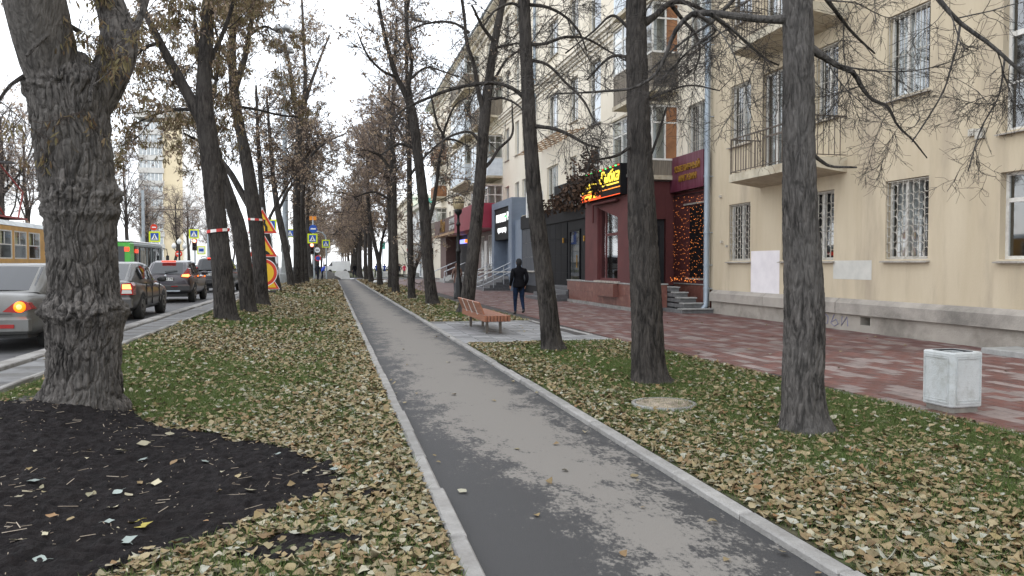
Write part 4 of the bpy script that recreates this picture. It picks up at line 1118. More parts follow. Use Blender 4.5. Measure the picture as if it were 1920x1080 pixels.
MB().box(EX-.05, FX, SY-.05, 30.65, 4.752, 4.85).build('roof', M_roof, sh); MB().box(EX-.05, EX+.65, 25.38, SY-.055, 4.752, 4.85).build('roof', M_roof, sh)
MB().quad((EX+.9, 26.6, 1.0), (EX+.9, 29.3, 1.0), (EX+.9, 29.3, 4.0), (EX+.9, 26.6, 4.0)).build('inner_room_wall', M_interior_shade, sh)
# tall window with its sloping head
wf = MB()
X_ = EX+.16
wf.box(X_-.03, X_+.03, 26.75, 29.1, 1.05, 1.13); wf.box(X_-.03, X_+.03, 26.75, 26.83, 1.13, 3.9); wf.box(X_-.03, X_+.03, 29.02, 29.1, 1.13, 3.9); wf.box(X_-.03, X_+.03, 28.45, 28.55, 1.13, 3.9); wf.box(X_-.03, X_+.03, 26.83, 28.45, 2.75, 2.85)
w_ = wf.build('window', M_maroon, sh)
wd = MB(); wd.quad((X_, 26.8, 1.1), (X_, 29.05, 1.1), (X_, 29.05, 3.9), (X_, 26.8, 3.9)); link('pane', wd.mesh('pane', M_glass, (EX, 28, 0)), w_)
hd = MB(); hd.prism([(26.75, 3.9), (29.1, 3.9), (29.1, 3.88), (26.75, 3.35)], 'x', EX+.02, EX+.14); link('window_head', hd.mesh('window_head', M_maroon, (EX, 28, 0)), w_)
aw = MB(); aw.tube([(EX-.12, 26.7, 4.02), (EX-.12, 29.3, 4.02)], .055, 8); aw.tube([(EX-.12, 29.3, 4.02), (EX-.10, 29.35, 3.3)], .045, 8); aw.build('awning_roller', M_maroon, sh)
MB().box(EX-.10, EX, 26.6, 29.25, .953, 1.03).build('sill', M_sill, sh)
MB().box(EX-.22, EX-.03, 26.75, 28.9, .45, .93).build('flower_ledge', M_granite, sh)
# granite slabs on the base, laid in two courses
MB().box(EX+.0, EX+.6, 25.41, SY, 0, .94).build('base_core', M_charcoal, sh); MB().box(EX+.0, FX, SY+.005, 33.0, 0, .94).build('base_core', M_charcoal, sh)
gn = 0
for r_, (z0, z1) in enumerate(((.14, .535), (.54, .94))):
    for k in range(12):
        a = 25.4+k*.64-(0.0 if r_ else .32); b = a+.63; a = max(a, 25.36); b = min(b, 33.0)
        MB().box(EX-.03, EX, a, b, z0, z1, bev=.003).build('granite_slab', M_granite, sh)
for k in range(1): MB().box(EX+.01, EX+.6, 25.37, 25.405, .14, .94).build('granite_slab', M_granite, sh)
MB().box(EX-.05, EX+.3, 25.35, 33.02, .942, .99).build('base_capping', M_step, sh)
MB().box(EX-.07, EX, 25.36, 33.0, .0, .135).build('base_footing', M_conc, sh)
MB().quad((11.42, SY+.15, .9), (12.22, SY+.15, .9), (12.22, SY+.15, 3.35), (11.42, SY+.15, 3.35)).build('door_recess', M_interior_shade, sh)
sd = MB(); sd.box(11.46, 12.0, SY+.06, SY+.12, .9, 3.1); d_ = sd.build('door', M_charcoal, sh)
MB().box(11.44, 11.66, SY-.02, SY-.003, 2.6, 2.95).build('notice', M_sign_w, sh)
sl = MB()
for i in range(18): sl.box(11.48, 11.75, SY+.035, SY+.06, 1.15+i*.085, 1.20+i*.085)
o_ = link('door_slats', sl.mesh('door_slats', M_bluegrey_dk, (EX, 28, 0)), d_); o_['kind'] = 'stuff'
# steps beside it
st = thing('entrance_steps', 'grey stone steps with red granite cheek wall beside the fairy light window', 'steps', (11.9, 24.5, 0))
for i in range(5):
    x_ = 11.62-(.22 if i == 0 else 0); xr_ = FX-.035-(.16*i if i else 0)
    sp_ = MB().box(x_, xr_, 23.79+.33*i, 25.42 if i < 4 else SY, .175*i, .175*(i+1)-.05).build('step', M_riser, st)
    link('tread', MB().box(x_-.01, xr_+.02, 23.74+.33*i, 24.12+.33*i if i < 4 else SY, .175*(i+1)-.048, .175*(i+1)-.002, bev=.008).mesh('tread', M_step, tuple(st.location)), sp_)
ck = MB(); ck.box(EX+.62, 11.6, 25.40, 25.62, .0, .93); ck.build('cheek_wall', M_granite, st)
MB().box(EX+.60, 11.63, 25.37, 25.65, .932, .975).build('cheek_capping', M_step, st)
# fairy light window
jl = thing('jewellery_display', 'dark shop window hung with a curtain of orange fairy lights', 'shop window', (FX, 25.5, 0))
MB().box(FX-.05, FX+.1, 24.25, SY-.02, .98, 4.3).build('back_panel', M_maroon, jl)
MB().box(FX-.075, FX-.052, 24.32, 25.55, 1.2, 3.72).build('display_pane', M_black_tile, jl)
MB().box(FX-.03, FX+.1, 24.22, SY-.02, .15, .93).build('granite_base', M_granite, jl); MB().box(FX-.06, FX+.1, 24.22, SY-.02, .933, .977).build('base_capping', M_step, jl)
MB().box(FX-.11, FX-.05, 24.27, 26.0, 3.78, 3.84).build('rail', M_sill, jl)
MB().box(FX-.13, FX-.05, 24.30, 25.8, 1.12, 1.17).build('shelf', M_sill, jl)
fl = MB()
def bulb(x, y, z, r=.018):
    fl.add([(x-r, y, z), (x+r, y, z), (x, y-r, z), (x, y+r, z), (x, y, z-r), (x, y, z+r)], [(0, 2, 5), (2, 1, 5), (1, 3, 5), (3, 0, 5), (2, 0, 4), (1, 2, 4), (3, 1, 4), (0, 3, 4)])
for i in range(27):
    yy = 24.28+i*.096
    for k in range(26):
        if random.random() < (.46 if yy < 25.6 else .34): bulb(FX-.12-random.random()*.02, yy+random.uniform(-.035, .035), 1.1+k*.118+random.uniform(-.05, .05), random.choice((.008, .010, .013)))
for i in range(30): bulb(FX-.13-random.random()*.15, random.uniform(24.5, 26.8), 1.02+random.random()*.14, .016)
fl.build('fairy_lights', M_fairy, jl)['kind'] = 'stuff'
cable = MB(); cable.tube([(FX-.12, 24.27, 4.16), (FX-.12, SY-.05, 4.16)], .014, 4)
for i in range(27): cable.tube([(FX-.12, 24.28+i*.096, 4.16), (FX-.125, 24.28+i*.096, 1.1)], .004, 3)
cable.build('cable', M_charcoal, jl)['kind'] = 'stuff'
js = thing('jewellery_sign', 'dark maroon fascia board with gold letters ЮВЕЛИРНЫЙ МАГАЗИН', 'sign', (12.4, 25.5, 4.2))
MB().box(12.36, FX, 24.23, SY-.03, 4.32, 5.58).build('board', M_maroon_sign, js)
text_on('ЮВЕЛИРНЫЙ', 'lettering', js, M_gold, (12.345, 25.45, 5.10), .30, sx=.98, bold=.006)
text_on('МАГАЗИН', 'lettering', js, M_gold, (12.345, 25.4, 4.74), .30, sx=.95, bold=.006)
# LED sign of the maroon shop
ls = thing('led_sign', 'black illuminated sign with yellow script Золотая Рыбка over a red line', 'sign', (10.1, 28, 4.0))
MB().box(10.04, 10.29, 25.95, 30.4, 4.16, 5.26).build('board', M_black_tile, ls)
text_on('Золотая', 'lettering', ls, M_led_y, (10.02, 29.15, 4.78), .46, shear=.35, sx=1.15, bold=.001)
text_on('Рыбка', 'lettering', ls, M_led_y, (10.02, 27.05, 4.87), .62, shear=.35, sx=1.05, bold=.002)
MB().box(10.01, 10.04, 28.15, 30.25, 4.50, 4.545).build('underline', M_led_y, ls); MB().box(10.01, 10.04, 26.1, 27.9, 4.57, 4.62).build('underline', M_led_y, ls)
MB().box(10.01, 10.04, 25.98, 30.35, 4.42, 4.45).build('underline', M_led_o, ls)
MB().box(10.01, 10.04, 25.97, 30.38, 4.165, 4.19).build('red_strip', M_led_r, ls); MB().box(10.012, 10.04, 28.0, 30.38, 4.195, 4.40).build('red_strip', M_led_r, ls)
text_on('СУШИ | СВЕЖЕЕ', 'lettering', ls, M_led_y, (10.0, 29.15, 4.295), .17, sx=1.05)
for k in range(16): MB().box(10.01, 10.04, 26.05+k*.27, 26.18+k*.27, 5.20, 5.235).build('border_light', M_led_g if k % 2 else M_led_r, ls)

# black tiled shop
BX = 11.2
bs = thing('black_tiled_shopfront', 'shopfront clad in large black tiles with dark door between maroon and grey shops', 'shopfront', (BX, 38, 0))
MB().box(BX+.03, FX, 31.0, 45.2, 0, 4.55).build('core', M_charcoal, bs)
for c_ in range(14):
    a = 31.0+c_*1.0
    if 33.4 < a+.5 < 36.1: continue
    for k in range(4):
        MB().box(BX-.01, BX+.028, a+.012, a+.988, .45+k*.82, .45+(k+1)*.82-.012, bev=.003).build('black_tile', M_black_tile if a < 41 else M_bluegrey_dk, bs)
MB().box(BX-.07, BX+.03, 31.0, 45.2, 3.75, 4.5).build('fascia', M_charcoal, bs)
dd = MB(); dd.box(BX-.03, BX+.03, 34.0, 34.08, .55, 3.3); dd.box(BX-.03, BX+.03, 35.5, 35.58, .55, 3.3); dd.box(BX-.03, BX+.03, 34.08, 35.5, 3.2, 3.3); dr = dd.build('door', M_black_tile, bs)
link('door_pane', MB().quad((BX, 34.08, .55), (BX, 35.5, .55), (BX, 35.5, 3.2), (BX, 34.08, 3.2)).mesh('door_pane', M_carglass, (BX, 38, 0)), dr)
link('handle', MB().box(BX-.09, BX-.05, 34.25, 34.3, 1.5, 2.1).mesh('handle', M_gold, (BX, 38, 0)), dr)
window(bs, 41.6, 44.2, 1.3, 3.45, 'two', None, sill=True, X=BX-.14)
for yy in (33.2, 36.4): MB().cyl((BX-.08, yy), .05, 2.7, 2.95, 8).build('wall_lamp', M_gold, bs)
for i in range(4):
    MB().box(9.35+i*.42, BX, 32.9-.0*i, 37.0, .16*i, .16*(i+1)-.004, bev=.006).build('step', M_step_dk, bs)
ds = thing('black_sign_box', 'black projecting sign box with white letters ДАЛГ and red underline', 'sign', (10.9, 33, 4.3))
MB().box(10.72, BX-.08, 31.0, 36.6, 4.3, 5.45).build('board', M_charcoal, ds)
text_on('ДАЛГ', 'lettering', ds, M_wletter, (10.70, 31.75, 4.82), .55, bold=.015)
MB().box(10.68, 10.715, 31.05, 33.2, 4.36, 4.46).build('underline', M_crimson, ds)
MB().box(10.68, 10.715, 31.05, 33.2, 4.302, 4.355).build('underline', M_white, ds)
ps = thing('menu_sign', 'white framed projecting sign with brown picture beside the grey shop', 'sign', (10.6, 40, 4.3))
MB().box(10.2, 11.1, 40.0, 40.22, 4.15, 5.6).build('box', M_white, ps)
MB().box(10.28, 11.02, 39.985, 40.0, 4.22, 5.5).build('poster', mat('menu_picture', s2l(96, 40, 38), s2l(150, 110, 84), scale=5, rough=.5), ps)
MB().box(11.1, FX, 40.08, 40.14, 4.9, 4.96).build('bracket', M_iron, ps)
# low black litter box by the wall
lb = thing('black_bin', 'small black box bin against the grey shop wall', 'bin', (10.9, 44.6, 0)); MB().box(10.7, 11.1, 44.4, 44.8, 0, .8, bev=.02).build('body', M_charcoal, lb); MB().box(10.68, 11.12, 44.38, 44.82, .802, .85).build('lid', M_black_tile, lb)

# blue grey portal
gp = thing('grey_portal_shopfront', 'blue grey framed shop portal with lit white letters above its door', 'shopfront', (11.3, 50, 0))
MB().box(11.0, FX, 47.0, 47.9, 0, 5.4).build('pier', M_bluegrey, gp); MB().box(11.0, FX, 52.4, 53.1, 0, 5.4).build('pier', M_bluegrey, gp)
MB().box(11.0, FX, 47.0, 53.1, 5.403, 5.85).build('lintel', M_bluegrey, gp)
MB().box(11.08, FX, 47.903, 52.397, 3.3, 5.397).build('sign_panel', M_charcoal, gp)
MB().box(11.9, FX, 47.9, 52.4, 0, 3.495).build('back_wall', M_bluegrey, gp)
MB().box(11.80, 11.9, 48.6, 50.0, .9, 3.3).build('door', M_bluegrey_dk, gp)
MB().box(11.2, FX, 45.2, 46.99, 0, 4.4).build('side_wall', M_bluegrey, gp)
window(gp, 45.4, 46.8, 1.2, 3.6, 'two', None, sill=True, X=11.03)
text_on('FUNBURG', 'lettering', gp, M_wletter, (11.06, 50.4, 4.7), .72, bold=.02, sx=.9)
text_on('P!', 'lettering', gp, M_wletter, (11.06, 48.3, 4.75), .72, bold=.02)
MB().lathe([(.02, 0), (.2, .02), (.2, .06), (.02, .08)], 14).build('green_dot', M_gletter, gp, world=False).location = (11.05-11.3, 48.75-50, 4.7)
gp.children[-1].rotation_euler = (0, RAD(-90), 0)
text_on('суши центр', 'lettering', gp, M_wletter, (11.06, 50.1, 3.95), .45, bold=.02)
for i in range(5):
    MB().box(9.3+i*.42, 11.9, 47.4+.1*i, 53.0-.1*i, .18*i, .18*(i+1)-.004, bev=.006).build('step', M_step_dk, gp)
rl = MB()
for yy in (47.5, 52.9):
    for dz in (.95, .65, .35):
        rl.tube([(8.9, yy, dz-.1), (9.3, yy, dz+.02), (11.2, yy, dz+.9), (11.8, yy, dz+.9)], .03, 6)
    for k in range(4): rl.tube([(9.3+k*.65, yy, .2*k), (9.3+k*.65, yy, .97+.31*k)], .03, 6)
rl.build('handrail', M_steel, gp)

# crimson fascia shop
cs = thing('crimson_fascia_shopfront', 'shopfront with big plain crimson fascia, brown piers and white doors', 'shopfront', (11, 58, 0))
MB().box(10.0, FX, 50+3.6, 63.5, 4.25, 6.0).build('fascia', M_crimson, cs)
MB().box(11.9, FX+.02, 53.4, 64.0, 0, 4.25).build('wall', M_brown_panel, cs)
for y in (54.2, 57.2, 60.2):
    window(cs, y, y+1.2, 1.3, 3.9, 'two', None, sill=True, X=11.70)
for y in (55.9, 58.9): 
    d_ = MB().box(11.80, 11.9, y, y+1.0, .55, 3.5).build('door', M_white, cs); link('handle', MB().box(11.76, 11.80, y+.1, y+.14, 1.4, 1.8).mesh('handle', M_steel, (11, 58, 0)), d_)
for i in range(3): MB().box(10.3+i*.5, 11.9, 54.6, 61, .18*i, .18*(i+1)-.004).build('step', M_step, cs)

# brown portal with gold script
bp_ = thing('brown_portal_shopfront', 'brown entrance portal with gold script sign and stairs up to a dark doorway', 'shopfront', (11, 70, 0))
MB().box(10.6, FX, 64.5, 80.5, 4.6, 6.0).build('fascia', M_brown_panel, bp_)
MB().box(10.55, FX, 64.5, 80.5, 4.4, 4.597).build('soffit', M_rust, bp_)
MB().box(11.8, FX, 64.5, 67.6, 0, 4.4).build('pier', M_brown_panel, bp_); MB().box(11.2, FX, 76.6, 80.5, 0, 4.4).build('pier', M_brown_panel, bp_)
MB().box(12.2, FX, 67.6, 76.6, .9, 4.4).build('doorway', M_interior_shade, bp_)  # solid block, the doorway's shade is in its colour
MB().box(12.1, 12.2, 69.0, 72, .95, 3.4).build('door', M_black_tile, bp_)
MB().box(11.9, 12.1, 69.6, 72.2, 3.6, 3.95).build('blue_lit_panel', M_blue_lit, bp_); MB().box(11.89, 12.09, 72.2, 73.1, 3.62, 3.93).build('orange_lit_panel', M_led_o, bp_); MB().box(11.89, 12.09, 68.9, 69.6, 3.62, 3.93).build('orange_lit_panel', M_led_o, bp_)
text_on('Рио', 'lettering', bp_, M_gold, (10.55, 74.6, 5.3), 1.7, shear=.3, bold=.03)
text_on('БАР КАФЕ', 'lettering', bp_, M_silver, (10.55, 68.6, 5.5), .6, bold=.02)
text_on('ЕДА НА ДОМ', 'lettering', bp_, M_silver, (10.55, 68.6, 4.95), .45, bold=.02)
for i in range(6): MB().box(9.9+i*.38, 12.2, 68.2, 74.5, .16*i, .16*(i+1)-.004).build('step', M_step, bp_)
rl = MB()
for yy in (68.0, 74.7):
    rl.tube([(9.8, yy, 0), (9.8, yy, 1.0), (12.0, yy, 1.95)], .05, 6); rl.tube([(11.0, yy, .5), (11.0, yy, 1.5)], .04, 6)
rl.build('handrail', M_steel, bp_)
sl_ = thing('stone_slab', 'low grey stone doorstep slab at the foot of the beige wall', 'step', (12.2, 11.0, 0)); MB().box(11.7, 12.5, 10.5, 11.9, 0.0, .12, bev=.015).build('slab', M_step, sl_)

# ------------------------------------------------------------------ buildings beyond
wb = thing('white_classical_building', 'white classical building with turquoise roof across the side street', 'building', (12, 104, 0))
hs = [(y, y+1.6, z, z+2.4) for y in (100.5, 104.5, 108.5, 112.5, 116.5) for z in (1.2, 5.3)]
M_wb = mat('white_building_paint', s2l(240, 241, 240), s2l(230, 232, 231), scale=.6, rough=.85, coord='pos')
wall_holes('wall', 99, 120, 0, 9, hs, M_wb, wb, X=11.5)
MB().box(11.75, 25, 99, 120, 0, 9).build('inner_wall', M_wb, wb)
wall = MB(); wall.box(11.3, 25, 98.6, 98.99, 0, 9); wall.build('end_wall', M_wb, wb)
for i in range(5):
    MB().box(11.9+i*2.4, 12.9+i*2.4, 98.54, 98.6, 1.4, 3.8).build('window', M_carglass, wb); MB().box(11.9+i*2.4, 12.9+i*2.4, 98.54, 98.6, 5.4, 7.6).build('window', M_carglass, wb)
    MB().prism([(11.7+i*2.4, 7.9), (13.1+i*2.4, 7.9), (12.4+i*2.4, 8.5)], 'y', 98.4, 98.6).build('pediment', M_trim, wb)
for y in (100.5, 104.5, 108.5, 112.5, 116.5):
    for z in (1.2, 5.3): MB().quad((11.7, y, z), (11.7, y+1.6, z), (11.7, y+1.6, z+2.4), (11.7, y, z+2.4)).build('window', M_carglass, wb)
MB().box(11.0, 25, 98.2, 120, 9.003, 9.5).build('cornice', M_trim, wb)
MB().box(11.1, 25, 98.3, 120, 4.4, 4.6).build('string_course', M_trim, wb)
M_turq = mat('turquoise_roof', s2l(120, 214, 196), s2l(104, 196, 180), scale=2, rough=.5)
MB().prism([(10.9, 9.5), (25.2, 9.5), (18, 12.5)], 'y', 98, 120).build('roof', M_turq, wb)
MB().box(11.2, 14.5, 98.1, 98.5, 4.7, 6.2).build('banner', mat('banner_print', s2l(150, 70, 64), s2l(220, 214, 190), scale=1.2, rough=.6), wb)
MB().tube([(11.2, 98.9, 9), (11.2, 98.9, 4.9), (10.9, 98.9, 4.2), (11.2, 98.9, 3.4), (11.2, 98.9, .2)], .09, 8).build('drainpipe', M_galv, wb)
for i in range(3): MB().box(10.0+i*.4, 11.5, 103, 109, .18*i, .18*(i+1)).build('step', M_step, wb)
fb = thing('pale_street_house', 'pale three storey house further along the street beyond the white building', 'building', (13, 135, 0))
wall_holes('wall', 122, 170, 0, 12, [(y, y+1.5, z, z+2) for y in range(124, 168, 4) for z in (1.5, 5.2, 8.9)], M_plaster_pale, fb, X=12.4)
MB().box(12.7, 26, 122, 170, 0, 12).build('inner_wall', M_interior_shade, fb); MB().box(12.0, 26, 121.6, 170, 12.003, 12.6).build('cornice', M_trim, fb)
MB().box(12.4, 26, 121.7, 121.99, 0, 12).build('end_wall', M_plaster_pale, fb)

# tower block across the road
TW0 = thing('tower_block', 'tall beige and white tower block with grey balconies far across the road', 'building', (-37.5, 188, 0))
M_tbeige = mat('tower_beige', s2l(206, 192, 164), s2l(198, 184, 156), scale=.4, rough=.9, coord='pos')
M_twhite = mat('tower_white', s2l(232, 232, 232), s2l(224, 224, 224), scale=.4, rough=.9, coord='pos')
M_twin = mat('tower_glazing', s2l(150, 156, 160), s2l(178, 182, 184), scale=1.5, rough=.3, coord='pos')
M_tgrey = mat('tower_grey', s2l(190, 188, 184), s2l(176, 174, 170), scale=.4, rough=.9, coord='pos')
MB().box(-67.2, -63.2, 165, 200, 0, 34).shift(30.6, 23, 0).build('stair_wall', M_tbeige, TW0)
MB().box(-63.19, -61.4, 165.6, 200, 0, 34.5).shift(30.6, 23, 0).build('side_wall', M_twhite, TW0)
MB().box(-72.5, -67.21, 166.2, 200, 0, 33.5).shift(30.6, 23, 0).build('front_wall', M_tgrey, TW0)
MB().box(-73, -61, 164.6, 200, 34.52, 36).shift(30.6, 23, 0).build('roof_parapet', M_tgrey, TW0)
for k in range(11):
    z = 2.2+k*2.85
    bb = MB().box(-72.3, -66.9, 164.5, 166.18, z, z+1.15).shift(30.6, 23, 0).build('balcony', M_tgrey, TW0)
    gz = MB(); gz.box(-72.1, -67.22, 164.7, 164.75, z+1.16, z+2.75); link('balcony_glazing', gz.shift(30.6, 23, 0).mesh('balcony_glazing', M_twin, (-37.5, 188, 0)), bb)
    fr = MB()
    for i in range(7): fr.box(-72.1+i*.8, -71.95+i*.8, 164.62, 164.69, z+1.16, z+2.75)
    link('balcony_frame', fr.shift(30.6, 23, 0).mesh('balcony_frame', M_white, (-37.5, 188, 0)), bb)
for a in (170, 172.2, 174.4): MB().box(-61.39, -61.3, a, a+1.9, 26.5, 29.5).shift(30.6, 23, 0).build('window', M_carglass, TW0)
# ------------------------------------------------------------------ trees
def unit(v): return v/np.maximum(np.linalg.norm(v, axis=-1, keepdims=True), 1e-9)
def resample(pts, rad, J):
    P = np.array(pts, float); R = np.array(rad, float)
    d = np.r_[0, np.cumsum(np.linalg.norm(np.diff(P, axis=0), axis=1))]
    # soften the corners with a Catmull-Rom pass
    t = np.linspace(0, d[-1], J); out = np.zeros((J, 3)); rr = np.interp(t, d, R)
    m = np.gradient(P, d, axis=0)
    for i, s in enumerate(t):
        k = min(max(np.searchsorted(d, s)-1, 0), len(d)-2); h = d[k+1]-d[k]; u = (s-d[k])/h
        out[i] = (2*u**3-3*u**2+1)*P[k]+(u**3-2*u**2+u)*h*m[k]+(-2*u**3+3*u**2)*P[k+1]+(u**3-u**2)*h*m[k+1]
    return out, rr
def chains_mesh(P, R, S):
    """(M,K,3) centre lines and (M,K) radii to tube vertices and quads"""
    M, K, _ = P.shape
    T = unit(np.gradient(P, axis=1))
    ref = np.where(np.abs(T[..., 2:3]) > 0.9, np.array([1.0, 0, 0]), np.array([0, 0, 1.0]))
    U = unit(np.cross(T, ref)); Wv = np.cross(T, U)
    a = 2*np.pi*np.arange(S)/S
    V = P[:, :, None]+(U[:, :, None]*np.cos(a)[None, None, :, None]+Wv[:, :, None]*np.sin(a)[None, None, :, None])*R[:, :, None, None]
    base = (np.arange(M)[:, None, None]*K+np.arange(K-1)[None, :, None])*S
    s = np.arange(S)[None, None, :]; s2 = (s+1) % S
    F = np.stack([base+s, base+s2, base+S+s2, base+S+s], -1).reshape(-1, 4)
    return V.reshape(-1, 3), F
def grow(P, R, n, ln, ang, K, nz, grav, rr, tr, rg, up=0.0, rmin=0.002, taper=0.35):
    M, J, _ = P.shape
    L = np.linalg.norm(np.diff(P, axis=1), axis=2).sum(1)
    idx = rg.choice(M, n, p=L/L.sum()); t = rg.uniform(tr[0], tr[1], n)
    f = t*(J-1); k = np.minimum(f.astype(int), J-2); u = (f-k)[:, None]
    pos = P[idx, k]*(1-u)+P[idx, k+1]*u; rad = R[idx, k]*(1-u[:, 0])+R[idx, k+1]*u[:, 0]
    tan = unit(P[idx, k+1]-P[idx, k])
    rnd = rg.normal(size=(n, 3)); perp = unit(rnd-tan*(rnd*tan).sum(1, keepdims=True))
    an = rg.normal(ang[0], ang[1], n)[:, None]
    d = unit(tan*np.cos(an)+perp*np.sin(an)+np.array([0, 0, up]))
    length = rg.uniform(ln[0], ln[1], n)*(1-0.45*t)
    step = (length/(K-1))[:, None]
    Q = np.zeros((n, K, 3)); Q[:, 0] = pos
    bend = rg.normal(0, nz*0.6, (n, 3))
    for i in range(1, K):
        d = unit(d+rg.normal(0, nz, (n, 3))+bend+np.array([0, 0, grav]))
        Q[:, i] = Q[:, i-1]+d*step
    r0 = np.maximum(np.minimum(rad*0.62, rr*length), rmin)
    RR = r0[:, None]*np.linspace(1, taper, K)[None]
    return Q, np.maximum(RR, rmin*0.7)
def clumps(P, n, kind, size, rg, per=(4, 8), tr=(0.3, 1.0), spread=0.03):
    M, J, _ = P.shape
    idx = rg.integers(0, M, n); f = rg.uniform(tr[0], tr[1], n)*(J-1); k = np.minimum(f.astype(int), J-2); u = (f-k)[:, None]
    pos = P[idx, k]*(1-u)+P[idx, k+1]*u
    c = rg.integers(per[0], per[1]+1, n); pos = np.repeat(pos, c, axis=0); m = len(pos)
    pos = pos+rg.normal(0, spread, (m, 3))
    if kind == 'seed':
        dirv = unit(rg.normal(0, .42, (m, 3))+np.array([0, 0, -1.0])); ln_ = size*rg.uniform(.8, 1.5, m); w = size*rg.uniform(.20, .36, m)
    else:
        dirv = unit(rg.normal(0, .75, (m, 3))+np.array([0, 0, -.6])); ln_ = size*rg.uniform(.6, 1.2, m); w = size*rg.uniform(.40, .75, m)
    side = unit(np.cross(dirv, rg.normal(size=(m, 3))))
    nrm = np.cross(side, dirv); cr = rg.normal(0, .25, m)[:, None]*ln_[:, None]
    V = np.zeros((m, 6, 3))
    w_ = w[:, None]; l_ = ln_[:, None]
    V[:, 0] = pos-side*w_*.18; V[:, 1] = pos+side*w_*.18
    V[:, 2] = pos+dirv*l_*.55+side*w_*.5+nrm*cr; V[:, 3] = pos+dirv*l_*.55-side*w_*.5+nrm*cr
    V[:, 4] = pos+dirv*l_+side*w_*.08+nrm*cr*.4; V[:, 5] = pos+dirv*l_-side*w_*.08+nrm*cr*.4
    F = np.array([(0, 1, 2, 3), (3, 2, 4, 5)])
    return V.reshape(-1, 3), (F[None]+(np.arange(m)*6)[:, None, None]).reshape(-1, 4)
def bark_tube(pts, rad, J, S, amp, seed, burls=(), freq=18, vf=3.2, off=0.0, flare=False):
    """a trunk with real furrows: ridged noise pushes the surface in and out"""
    P, R = resample(pts, rad, J)
    T = unit(np.gradient(P, axis=0))
    U = unit(np.cross(T, np.array([0, 1.0, 0.0]))); Wv = np.cross(T, U)
    s = np.arange(S)/S; d = np.r_[0, np.cumsum(np.linalg.norm(np.diff(P, axis=0), axis=1))]
    uu, vv = np.meshgrid(s, d+off)
    N = freq
    warp = (fbm(uu*6, vv*1.6, seed, 3, perx=6)-.5)*3.2
    wig = (fbm(uu*14, vv*5, seed+13, 2, perx=14)-.5)*1.3
    e1 = plates(uu*N+warp+wig, vv*vf*1.25+.35*wig, seed+3, N)
    crack = np.clip(e1/.34, 0, 1)**.7
    e2 = plates(uu*N*2+warp*2+wig*1.5, vv*vf*2.6, seed+5, N*2); crack2 = np.clip(e2/.3, 0, 1)
    fine = fbm(uu*N*3, vv*vf*5, seed+9, 3, perx=N*3)
    disp = amp*(crack*1.0+crack2*.30+fine*.40-.95)
    fl_ = np.exp(-np.maximum(vv-.1, 0)/.16)*flare*(.08+.40*fbm(uu*5, uu*0+2.5, seed+51, 2, perx=5)) if flare else 0.0
    R = R*1.0
    lump = fbm(uu*5, vv*1.3, seed+20, 3, perx=5)-.5
    rr = R[:, None]*(1+.10*lump+fl_)+disp
    for v0, wd, am, lo in burls:
        g = np.exp(-((vv-v0-(vnoise(uu*4, uu*0, seed+31, perx=4)-.5)*.16)/wd)**2)
        msk = sstep(.25, .62, fbm(uu*4, vv*.0+v0, seed+39, 2, perx=4))*(1-lo)+lo
        rr += am*g*msk*(.35+1.3*fbm(uu*9, vv*7, seed+33, 3, perx=9))+am*g*.9*(fbm(uu*30, vv*22, seed+37, 3, perx=30)-.5)
    a = 2*np.pi*s
    V = P[:, None]+(U[:, None]*np.cos(a)[None, :, None]+Wv[:, None]*np.sin(a)[None, :, None])*rr[..., None]
    base = np.arange(J-1)[:, None]*S; k = np.arange(S)[None]
    F = np.stack([base+k, base+(k+1) % S, base+S+(k+1) % S, base+S+k], -1).reshape(-1, 4)
    return V.reshape(-1, 3), F, P, R
def px_line(pl, Y, dY=0.0):
    pts, rad = [], []
    for i, (a, b, w) in enumerate(pl):
        y = Y+dY*i/max(1, len(pl)-1)
        p = at(a, b, y); zc = p[0]*SA+p[1]*CA
        pts.append(p); rad.append(w/2*zc/1450*1450/math.hypot(1450, a-960))
    return pts, rad
def mesh_join(parts):
    V, F, b = [], [], 0
    for v, f in parts: V.append(v); F.append(f+b); b += len(v)
    return np.concatenate(V), np.concatenate(F)

